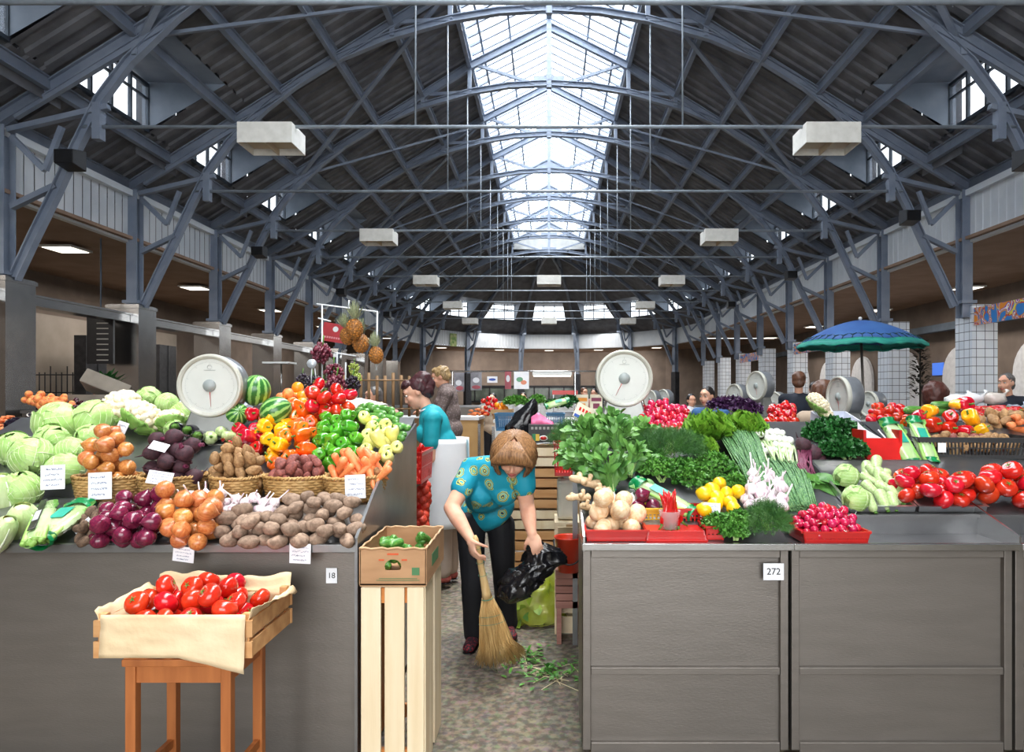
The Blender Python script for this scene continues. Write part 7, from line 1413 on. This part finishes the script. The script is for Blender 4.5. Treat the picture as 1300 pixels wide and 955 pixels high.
def person(name, label, J, cl, vox=.008, rs=1.0, scale=1.0, group=None, hands=True, face=True, fold=.006):
    """J: joints in world space. cl: dict of materials: shirt, trousers, shoes, sleeve (0..1 of arm covered)"""
    V = {k: Vector(v) for k, v in J.items() if k not in ('f', 'u')}; base = (V['anL'] + V['anR']) / 2; base.z = min(V['anL'].z, V['anR'].z) - .07
    t = thing(name, label, 'person', base); M = frame(J['f'], J['u']); s = scale; inv = Matrix.Translation(-base)
    sub = lambda p: Vector(p) - base
    V = {k: sub(v) for k, v in V.items()}
    across = (V['shL'] - V['shR']).normalized(); spine = (V['neck'] - V['pel']).normalized(); fw = across.cross(spine).normalized(); MT = Matrix((across, spine.cross(across).normalized() * -1 if False else across.cross(spine).normalized(), spine)).transposed()
    hipx = (V['hpL'] - V['hpR']).normalized(); w_ = cl.get('w', 1.0)
    def torso(g, e):
        ch = V['pel'].lerp(V['neck'], .72); wa = V['pel'].lerp(V['neck'], .38)
        if 'mid' in V: wa = V['mid']; ch = V['mid'].lerp(V['neck'], .55)
        g.ball(ch, ((.155 * w_ + e) * s, (.105 * w_ + e) * s, (.17 + e) * s), 22, 14, MT); g.ball(wa, ((.142 * w_ + e) * s, (.108 * w_ + e) * s, (.17 + e) * s), 22, 14, MT); g.ball(V['pel'], ((.165 * w_ + e) * s, (.115 * w_ + e) * s, (.13 + e) * s), 22, 14, MT)
        cap(g, V['shL'], V['shR'], (.058 + e) * s, None, 14); cap(g, ch + spine * .02 * s, V['neck'], (.09 + e) * s, (.05 + e) * s)
        if cl.get('bust'):
            for q in (-1, 1): g.ball(ch + across * q * .07 * s + fw * cl['bust'] * s - spine * .03 * s, ((.065 + e) * s,) * 3, 14, 10)
    g = G(); torso(g, -.034); add_head(g, V['head'], M, s); cap(g, V['neck'] - spine * .02, V['head'] + M @ Vector((0, .02, -.05)) * s, .05 * s, .048 * s)
    for q in 'LR':
        cap(g, V['sh' + q], V['el' + q], .047 * s * rs, .037 * s * rs); cap(g, V['el' + q], V['el' + q].lerp(V['wr' + q], .35), .038 * s * rs, .039 * s * rs); cap(g, V['el' + q].lerp(V['wr' + q], .35), V['wr' + q], .039 * s * rs, .024 * s * rs)
        cap(g, V['hp' + q], V['kn' + q], .075 * s, .05 * s); cap(g, V['kn' + q], V['kn' + q].lerp(V['an' + q], .35), .05 * s, .052 * s); cap(g, V['kn' + q].lerp(V['an' + q], .35), V['an' + q], .052 * s, .033 * s)
        fd = Vector(J['ft' + q]).normalized() if ('ft' + q) in J else Vector(J['f'])
        if hands:
            h = cl['hand' + q]; add_hand(g, V['wr' + q], h[0], h[1], h[2], s, *h[3:])
        else: cap(g, V['wr' + q], V['wr' + q] + (V['wr' + q] - V['el' + q]).normalized() * .1 * s, .026 * s, .02 * s)
    for q in 'LR':
        fd = cl.get('foot' + q, Vector((0, -1, 0))); fd = Vector(fd).normalized(); cap(g, V['an' + q] + Vector((0, 0, -.035 * s)), V['an' + q] + fd * .13 * s + Vector((0, 0, -.045 * s)), .034 * s, .025 * s)
    b = g.build('body', cl.get('skin', m_skin), t); remesh(b, vox * .8, 3)
    if face: face_parts(t, V['head'], M, s, cl['hairm'], cl.get('closed', False))
    g = G(); torso(g, .014)
    sl = cl.get('sleeve', .5)
    for q in 'LR':
        if sl <= 1: cap(g, V['sh' + q], V['sh' + q].lerp(V['el' + q], sl), .062 * s * rs, .058 * s * rs)
        else: cap(g, V['sh' + q], V['el' + q], .06 * s * rs, .048 * s * rs); cap(g, V['el' + q], V['el' + q].lerp(V['wr' + q], sl - 1), .048 * s * rs, .036 * s * rs)
    if cl.get('skirt'): cap(g, V['pel'], (V['knL'] + V['knR']) / 2 + Vector((0, 0, .12)), .19 * s, .2 * s, 18, .75)
    sh = g.build('shirt', cl['shirt'], t); remesh(sh, vox, 5, (fold, .07))
    g = G(); g.ball(V['pel'], ((.172 * w_) * s, (.122 * w_) * s, .13 * s), 20, 14, MT); tw = cl.get('legw', 1.0)
    for q in 'LR': cap(g, V['hp' + q], V['kn' + q], .09 * s * tw, .07 * s * tw); cap(g, V['kn' + q], V['an' + q] + (V['kn' + q] - V['an' + q]).normalized() * cl.get('cuff', .03), .07 * s * tw, .066 * s * tw)
    tr = g.build('trousers', cl['trousers'], t); remesh(tr, vox, 5, (fold, .09))
    for q in 'LR':
        fd = Vector(cl.get('foot' + q, (0, -1, 0))).normalized(); g = G(); a = V['an' + q]; cap(g, a + Vector((0, 0, -.035 * s)) - fd * .02 * s, a + fd * .15 * s + Vector((0, 0, -.042 * s)), .042 * s, .036 * s, 14, .8); sd = g.build('shoe', cl['shoes'], t); remesh(sd, .007, 3)
        g = G(); cap(g, a + Vector((0, 0, -.066 * s)) - fd * .025 * s, a + fd * .155 * s + Vector((0, 0, -.066 * s)), .04 * s, .036 * s, 14, .12); g.build('sole', cl.get('solem', black_m), sd)
    return t, V, M, base
# --- the sweeping woman
m_blouse = mat('turquoise_blouse', '#1796ae', '#1289a2', rough=.6, scale=3, bump=.004, bscale=9)
def paisley(m, sc1):
    nt = m.node_tree; N = nt.nodes; L = nt.links; b = N['Principled BSDF']; prev = b.inputs['Base Color'].links[0].from_socket; tc = N.new('ShaderNodeTexCoord'); ns = N.new('ShaderNodeTexNoise'); ns.inputs['Scale'].default_value = 30; L.new(tc.outputs['Object'], ns.inputs['Vector'])
    mxv = N.new('ShaderNodeVectorMath'); mxv.operation = 'MULTIPLY_ADD'; mxv.inputs[1].default_value = (.02, .02, .02); L.new(ns.outputs['Color'], mxv.inputs[0]); L.new(tc.outputs['Object'], mxv.inputs[2])
    vo = N.new('ShaderNodeTexVoronoi'); vo.inputs['Scale'].default_value = sc1; vo.inputs['Randomness'].default_value = .7; L.new(mxv.outputs[0], vo.inputs['Vector']); rp = N.new('ShaderNodeValToRGB'); cr = rp.color_ramp; cr.interpolation = 'CONSTANT'
    stops = [(0, '#c9c45a'), (.12, '#123c55'), (.17, '#b9c060'), (.23, '#17a0b8'), (.29, '#c4c661'), (.34, '#0f4a60'), (.38, '#b4be5e'), (.42, '#1796ae')]
    cr.elements[0].position = 0; cr.elements[0].color = C(stops[0][1]); cr.elements[1].position = stops[1][0]; cr.elements[1].color = C(stops[1][1])
    for p, c_ in stops[2:]: e = cr.elements.new(p); e.color = C(c_)
    L.new(vo.outputs['Distance'], rp.inputs[0]); sp = N.new('ShaderNodeSeparateColor'); L.new(vo.outputs['Color'], sp.inputs[0]); gt = N.new('ShaderNodeMath'); gt.operation = 'GREATER_THAN'; gt.inputs[1].default_value = .3; L.new(sp.outputs[0], gt.inputs[0]); lt = N.new('ShaderNodeMath'); lt.operation = 'LESS_THAN'; lt.inputs[1].default_value = .42; L.new(vo.outputs['Distance'], lt.inputs[0])
    mu_ = N.new('ShaderNodeMath'); mu_.operation = 'MULTIPLY'; L.new(gt.outputs[0], mu_.inputs[0]); L.new(lt.outputs[0], mu_.inputs[1]); mx = N.new('ShaderNodeMixRGB'); L.new(mu_.outputs[0], mx.inputs[0]); L.new(prev, mx.inputs[1]); L.new(rp.outputs[0], mx.inputs[2]); L.new(mx.outputs[0], b.inputs['Base Color'])
paisley(m_blouse, 13)
m_blk = mat('black_trousers', '#15151a', '#1b1b21', rough=.75, scale=4, bump=.003, bscale=8); m_chk = mat('checked_slipper', '#8a1f2c', '#2a1a22', rough=.7, tex='VORONOI', scale=70, mixpos=(.3, .5))
hm = hair_mat('light_brown_hair', '#a5794f', '#6f4c30')
J = dict(head=px(652, 578, 3.62), neck=px(640, 590, 3.76), shR=px(600, 596, 3.84), shL=px(663, 592, 3.72), elR=px(573, 645, 3.7), wrR=px(597, 684, 3.58), elL=px(669, 643, 3.72), wrL=px(675, 677, 3.62),
         pel=px(617, 648, 4.2), mid=px(623, 622, 3.98), hpL=px(636, 668, 4.2), hpR=px(598, 668, 4.16), knL=px(640, 735, 4.22), knR=px(600, 740, 4.1), anL=px(644, 789, 4.26), anR=px(602, 802, 4.12), f=(-.05, -.78, -.66), u=(.06, -.62, .76))
sw, V, M, base = person('person', 'woman in turquoise paisley blouse and black trousers bending to sweep with a straw broom', J,
    dict(shirt=m_blouse, trousers=m_blk, shoes=m_chk, hairm=hm, sleeve=.5, bust=.09, w=1.08, legw=.98, cuff=-.01, footL=(.25, -1, 0), footR=(-.1, -1, 0), handR=((.25, -.35, -.9), (.75, .55, .1), 1, 62, 3, 40), handL=((.35, -.25, -.9), (-.2, .9, .3), -1, 58, 4, 40)), vox=.008, rs=1.12, fold=.008)
hair_shell(sw, V['head'], M, 1.04, hm, 38, lambda b: .07 + .035 * b, .03, groove=.003, flick=.02)
g = G()   # fringe swept to both sides of the forehead
for i in range(34):
    u = i / 33 - .5; P = lambda p: V['head'] + M @ (Vector(p) * 1.04); g.tube([P((u * .05, -.03, .125)), P((u * .13, -.088, .1)), P((u * .2, -.112, .062)), P((u * .205, -.108, .035 - .025 * abs(u)))], [.004, .0075, .007, .002], 5)
g.build('fringe', hm, sw)
# broom
ht = V['wrR'] + base + Vector((.03, -.045, -.035)); foot_ = px(636, 851, 3.7); foot_.z = .02; d = (foot_ - Vector((-.373, 3.572, .695))).normalized(); top_ = Vector((-.373, 3.572, .695)) - d * .05; Lb = (foot_ - top_).length; s_ = d.cross(Vector((0, 1, 0))).normalized(); s_ = -s_ if s_.x < 0 else s_; nn_ = s_.cross(d)
br = thing('straw_broom', 'straw whisk broom held in the right hand with its wide fan on the floor', 'broom', top_); m_straw = mat('broom_straw', '#dcb87c', '#b88f54', rough=.6, scale=40, stretch=(1, 1, .1), vary=0)
g = G(); g.tube([d * (-.02), d * 0, d * .1, d * .2, d * .3, d * .33], [.008, .0145, .0155, .018, .024, .028], 14); g.build('bound_handle', mat('broom_handle', '#e3c691', '#cfa970', rough=.55, scale=30, stretch=(1, 1, .2)), br)
g = G(); rr = random.Random(5)
for i in range(620):
    u = rr.uniform(-1, 1); v = rr.uniform(-1, 1) * math.sqrt(max(0, 1 - u * u * .8)); e = Lb * (.97 + rr.uniform(-.05, .03) - .05 * abs(u) ** 2); off = s_ * u; g.tube([d * .31 + off * .02 + nn_ * v * .018, d * (.43) + off * .06 + nn_ * v * .026, d * (.6) + off * .088 + nn_ * v * .028 + s_ * rr.uniform(-.006, .006), d * e + off * .125 + nn_ * v * .03 + s_ * (rr.uniform(-.012, .012) + .02 * (u > .1))], [.0026, .0022, .002, .0008], 3)
o = g.build('bristles', m_straw, br); o['kind'] = 'stuff'
g = G(); g.tube([d * .335 + s_ * .03 * math.cos(k * PI / 12) + nn_ * .028 * math.sin(k * PI / 12) for k in range(25)], .0025, 5)
for tt_ in (.05, .13, .2): rr_ = .0165 + .006 * tt_ / .2; g.tube([d * tt_ + (s_ * math.cos(k * PI / 8) + nn_ * math.sin(k * PI / 8)) * rr_ for k in range(17)], .0014, 4)
for tt_, w2 in ((.43, .062), (.475, .071)): g.tube([d * tt_ + s_ * w2 * math.cos(k * PI / 16) + nn_ * .03 * math.sin(k * PI / 16) for k in range(33)], .0014, 4)
g.build('green_twine', mat('twine_green', '#4f8f78', rough=.6), br)
# black bag in her left hand, yellow net bag on the floor
hb = px(682, 692, 3.66)
crumple_bag('black_bag', 'crumpled black plastic bag held in the woman\'s left hand above the net bag', 'bag', hb, [((-.01, 0, .03), .012), ((0, 0, .01), .035), ((.04, 0, -.03), .095), ((.035, 0, -.09), .105), ((-.03, 0, -.13), .1), ((-.09, 0, -.2), .11), ((-.12, 0, -.27), .085), ((-.14, 0, -.31), .02)], m_blkbag, .45, 44, 40, 4.0)
pb = Vector((-.09, 4.5, 0)); m_yb = mat('yellow_net_film', '#c6cf3a', '#dfe37a', rough=.2, scale=7, alpha=.5, coat=.4)
yb = crumple_bag('net_bag', 'yellow-green transparent bag full of vegetable scraps standing on the floor behind the black bag', 'bag', pb, [((0, 0, .005), .15), ((0, 0, .03), .185), ((0, 0, .14), .19), ((0, 0, .24), .17), ((.0, 0, .33), .12), ((.02, 0, .4), .05), ((.02, 0, .42), .015)], m_yb, .3, 40, 30, 4)
g = G(); rr = random.Random(12)
for i in range(130): f = rr.uniform(0, 6.3); z = rr.uniform(.03, .32); q = .15 * (1 - (z / .45) ** 3); leaf(g, (q * math.cos(f), q * .62 * math.sin(f), z), Vector((rr.uniform(-1, 1), rr.uniform(-1, 1), rr.uniform(-.6, 1))), (math.cos(f), math.sin(f), .2), .09, .03, .5, .1, 4)
o = g.build('vegetable_scraps', mat('scrap_green', '#a8c03c', '#56803a', rough=.5, scale=9), yb); o['kind'] = 'stuff'
# --- shopkeeper in teal shirt and white apron (side view)
m_teal = mat('teal_shirt', '#109aa6', '#0c8a98', rough=.65, scale=4, bump=.003, bscale=8); m_beige = mat('beige_trousers', '#b9a698', '#a59284', rough=.75, scale=4, bump=.003); hm2 = hair_mat('dark_auburn_hair', '#4a2328', '#2a1418')
Yk = 5.35
J = dict(head=px(529, 500, Yk), neck=px(544, 522, Yk), shL=px(549, 532, Yk - .17), shR=px(555, 531, Yk + .17), elL=px(546, 582, Yk - .2), wrL=px(522, 576, Yk - .12), elR=px(552, 582, Yk + .22), wrR=px(522, 574, Yk + .1), pel=px(565, 600, Yk), mid=px(562, 567, Yk),
         hpL=px(563, 612, Yk - .08), hpR=px(567, 612, Yk + .08), knL=px(563, 678, Yk - .08), knR=px(570, 670, Yk + .1), anL=px(563, 729, Yk - .06), anR=px(572, 724, Yk + .12), f=(-.86, -.18, -.48), u=(-.5, 0, .87))
kp_, V, M, base = person('person', 'dark-haired woman in teal T-shirt and white apron looking down behind the left stall', J,
    dict(shirt=m_teal, trousers=m_beige, shoes=mat('red_shoe', '#a8524a', rough=.6), hairm=hm2, sleeve=.62, bust=.08, w=1.0, footL=(-1, -.2, 0), footR=(-1, -.1, 0), handL=((-1, .1, -.1), (0, .2, -1), -1, 30, 4, 25), handR=((-1, 0, -.1), (0, 0, -1), 1, 30, 4, 25)), vox=.009, rs=1.1)
g = G(); c = V['head']
def Hb(p, r): g.ball(c + M @ Vector(p), r, 16, 12, M, lumpy(7, .16, 3.5))
Hb((0, .045, .035), (.088, .082, .094)); Hb((0, .095, .075), (.07, .07, .066)); Hb((0, .075, -.02), (.07, .062, .06)); Hb((0, -.035, .095), (.062, .05, .038)); g.ball(c + M @ Vector((0, .12, .02)), (.05, .05, .06), 12, 8, M)
o = g.build('hair', hm2, kp_); remesh(o, .008, 2, (.012, .03)); g = G(); g.ball(c + M @ Vector((.08, .01, -.04)), .006, 8, 6); g.build('earring', inox, kp_)
m_apr = mat('white_apron', '#efeff0', '#e2e3e6', rough=.7, scale=3, bump=.004, bscale=7)
def apron(t, V, pts0, w0, z0, z1, flare, fx=-1, wrap=150):
    g = G(); pc = V['pel']
    def P(u, v):
        a = R(-wrap + 2 * wrap * u); z = lerp(z0, z1, v); rx = (.175 + flare * v) ; ry = (.205 + flare * v * .6); cx = pc.x + .01 + .02 * v * fx
        return Vector((cx + fx * rx * math.cos(a) * (1.02 + .02 * math.sin(a * 7)), pc.y + ry * math.sin(a) * (1 + .012 * math.sin(u * 31)), z))
    g.grid(P, 40, 16); return g.build('apron', m_apr, t, solid=.003)
ap_ = apron(kp_, V, None, 0, V['pel'].z + .27, V['knL'].z + .06, .04, -1, 158)
g = G(); [g.tube([V['pel'] + Vector((.12, -.12, .14)), V['pel'] + Vector((.2, -.1, .08 - .06 * k)), V['pel'] + Vector((.22 + .03 * k, -.1, -.04 - .08 * k))], [.016, .014, .006], 6, flat=.3) for k in range(2)]; g.build('apron_bow', m_apr, ap_)
g = G(); g.tube([V['neck'] + Vector((-.05, -.085, .0)), V['neck'] + Vector((.03, -.075, .03)), V['neck'] + Vector((.06, 0, .04))], .007, 6); g.build('apron_strap', m_apr, ap_)
# --- second woman behind
m_grey = mat('grey_brown_dress', '#8f7f7b', '#6b5d5a', rough=.8, tex='VORONOI', scale=45, mixpos=(.2, .5)); hm3 = hair_mat('blond_hair', '#b79a6c', '#6e5638'); Y2 = 7.6
J = dict(head=px(560, 479, Y2), neck=px(566, 493, Y2), shL=px(567, 500, Y2 - .16), shR=px(571, 500, Y2 + .16), elL=px(556, 531, Y2 - .2), wrL=px(540, 522, Y2 - .14), elR=px(562, 531, Y2 + .2), wrR=px(542, 522, Y2 + .14), pel=px(573, 545, Y2), mid=px(571, 523, Y2),
         hpL=px(572, 552, Y2 - .08), hpR=px(575, 552, Y2 + .08), knL=px(572, 600, Y2 - .08), knR=px(575, 600, Y2 + .08), anL=px(572, 648, Y2 - .08), anR=px(575, 648, Y2 + .08), f=(-.9, .15, -.35), u=(-.35, 0, .94))
p2, V, M, base = person('person', 'short-haired blonde woman in grey-brown dress and white apron behind the shopkeeper', J, dict(shirt=m_grey, trousers=m_grey, shoes=black_m, hairm=hm3, sleeve=1.5, w=1.0, bust=.07, footL=(-1, 0, 0), footR=(-1, 0, 0), handL=((-1, 0, 0), (0, .1, -1), -1, 30, 4, 25), handR=((-1, 0, 0), (0, 0, -1), 1, 30, 4, 25)), vox=.012)
g = G(); c = V['head']; Hb((0, .03, .04), (.086, .088, .082)); Hb((0, .06, -.01), (.075, .06, .06)); Hb((0, -.03, .09), (.06, .05, .035)); o = g.build('hair', hm3, p2); remesh(o, .009, 1, (.02, .025)); ap2 = apron(p2, V, None, 0, V['pel'].z + .08, V['knL'].z + .1, .03, -1, 80)
g = G(); g.box((0, 0, 0), (.6, .6, .14)); g.box((0, 0, .075), (.64, .64, .02)); b0 = base.copy(); tag(g.build('wooden_platform', m_pine, None, (b0.x, b0.y, b0.z - .09)), 'low wooden platform under the blonde woman behind the shopkeeper', 'platform')
if b0.z > .2: g = G(); g.box((0, 0, 0), (.5, .5, b0.z - .17)); tag(g.build('wooden_crate', m_pine, None, (b0.x, b0.y, (b0.z - .17) / 2)), 'wooden box supporting the low platform behind the shopkeeper', 'crate')
# --- distant people: standing or bending figures behind the stalls
def bystander(lab, x, y, Y, face, shirt, hair, h=None, w_=1.0, skin=m_skin, hv=1.0, sleeve=1.6, long=False, lean=0.0):
    "x, y = centre of the head in the photo"
    f = Vector((math.sin(R(face)), -math.cos(R(face)), -.12)); hd = px(x, y, Y); sd = Vector((math.cos(R(face)), math.sin(R(face)), 0)); fz = Vector((f.x, f.y, 0)).normalized(); top = hd.z; k = top / 1.5; fz = fz * lean
    Z = lambda z: top + (z - 1.5) * max(.8, min(1.1, k)); low = top - 1.5 * max(.8, min(1.1, k)); P = lambda s_, z, e=0: Vector((hd.x, hd.y, Z(z))) + sd * s_ - fz * (1 - (z > 1.0) * (z - 1.0) * 1.2) + Vector((f.x, f.y, 0)).normalized() * e
    if top < 1.5 and low < 0: low = 0
    J = dict(head=hd, neck=P(0, 1.34), shL=P(.17, 1.3), shR=P(-.17, 1.3), elL=P(.23, 1.05, .02), elR=P(-.23, 1.05, .02), wrL=P(.2, .9, .16), wrR=P(-.2, .9, .16), pel=P(0, .88), hpL=P(.08, .84), hpR=P(-.08, .84), knL=P(.09, .47), knR=P(-.09, .47), anL=P(.09, .08), anR=P(-.09, .08), f=tuple(f), u=(0, 0, 1))
    dz = min(J['anL'].z, J['anR'].z) - .075
    for k_ in ('knL', 'knR', 'anL', 'anR'): J[k_].z -= dz * (.5 if k_[0] == 'k' else 1)
    t, V, M, b = person('person', lab, J, dict(shirt=shirt, trousers=m_blk, shoes=black_m, hairm=hair, sleeve=sleeve, w=w_, skin=skin, footL=(f.x, f.y, 0), footR=(f.x, f.y, 0)), vox=.016, hands=False, face=Y < 9)
    g = G(); c = V['head']; g.ball(c + M @ Vector((0, .028, .035)), (.083 * hv, .09 * hv, .088 * hv), 16, 12, M, lumpy(3, .14, 3)); g.ball(c + M @ Vector((0, .05, -.03)), (.074 * hv, .06 * hv, (.06 if not long else .09) * hv), 14, 10, M, lumpy(5, .14, 3)); o = g.build('hair', hair, t); remesh(o, .012, 1, (.012, .03)); return t
navy = mat('navy_jacket', '#1d2433', '#161c28', rough=.8); blue_s = mat('blue_shirt', '#3d6a9c', '#325a88', rough=.7); beige_s = mat('beige_top', '#c2ad97', '#b09b86', rough=.8); white_s = mat('white_top', '#d9dadd', '#c9cace', rough=.8); hdk = hair_mat('black_hair', '#221c1a', '#15110f'); hbr = hair_mat('brown_curls', '#6b4530', '#4a2e20'); hrd = hair_mat('chestnut_hair', '#5a2f26', '#3d1f1a'); hgr = hair_mat('grey_hair', '#6f6c6a', '#4c4a49')
bystander('person with dark hair in dark clothes behind the watermelon, below the hanging grapes', 390, 499, 6.9, 20, navy, hdk, lean=.1)
bystander('grey-haired man in a pinkish shirt bending behind the crumpled paper crate', 474, 504, 7.9, -50, mat('pink_shirt', '#c79a8e', rough=.8), hgr, lean=.25)
bystander('man in a blue shirt looking down beyond the radishes', 938, 499, 8.0, -30, blue_s, hdk) if False else bystander('man in a blue shirt looking down beyond the radishes', 897, 504, 8.0, -40, blue_s, hdk, lean=.15)
bystander('slim man in a pale shirt standing far back beyond the front scale', 878, 509, 12.0, 10, white_s, hdk)
bystander('person in beige between two scales beyond the basil', 951, 499, 9.9, 150, beige_s, hrd)
bystander('person in a navy jacket seen from behind left of the umbrella pole', 1014, 484, 8.35, 160, navy, hbr)
bystander('person with dark hair beside the navy jacket, farther back', 1034, 495, 10.2, 170, navy, hdk)
bystander('woman with curly brown hair and beige top behind the distant cauliflowers', 1043, 503, 5.97, 190, beige_s, hbr, hv=1.25, long=True)
bystander('person with smooth chestnut hair bending behind the pepper tray', 1190, 504, 6.5, 100, navy, hrd, hv=1.35)
bystander('grey-haired person in dark clothes at the far right edge', 1277, 487, 8.0, -60, navy, hgr, lean=.1)
bystander('tiny distant person in white left of the black bag', 664, 505, 15.5, 0, white_s, hdk); bystander('tiny distant person in pink beyond the cream boards, left one', 742, 499, 15.5, 20, mat('pink_shirt', '#c79a8e'), hbr); bystander('tiny distant person in dark clothes beyond the cream boards, right one', 754, 500, 16.0, -20, navy, hdk)
bystander('distant dark-haired person behind the middle-distance tomatoes', 625, 507, 13.5, 0, beige_s, hdk)
# ------------------------------------------------------------------ drop kinds that were never placed
for key, (o, used) in list(LIB.items()):
    if not used:
        for c in list(o.children): bpy.data.objects.remove(c)
        bpy.data.objects.remove(o)
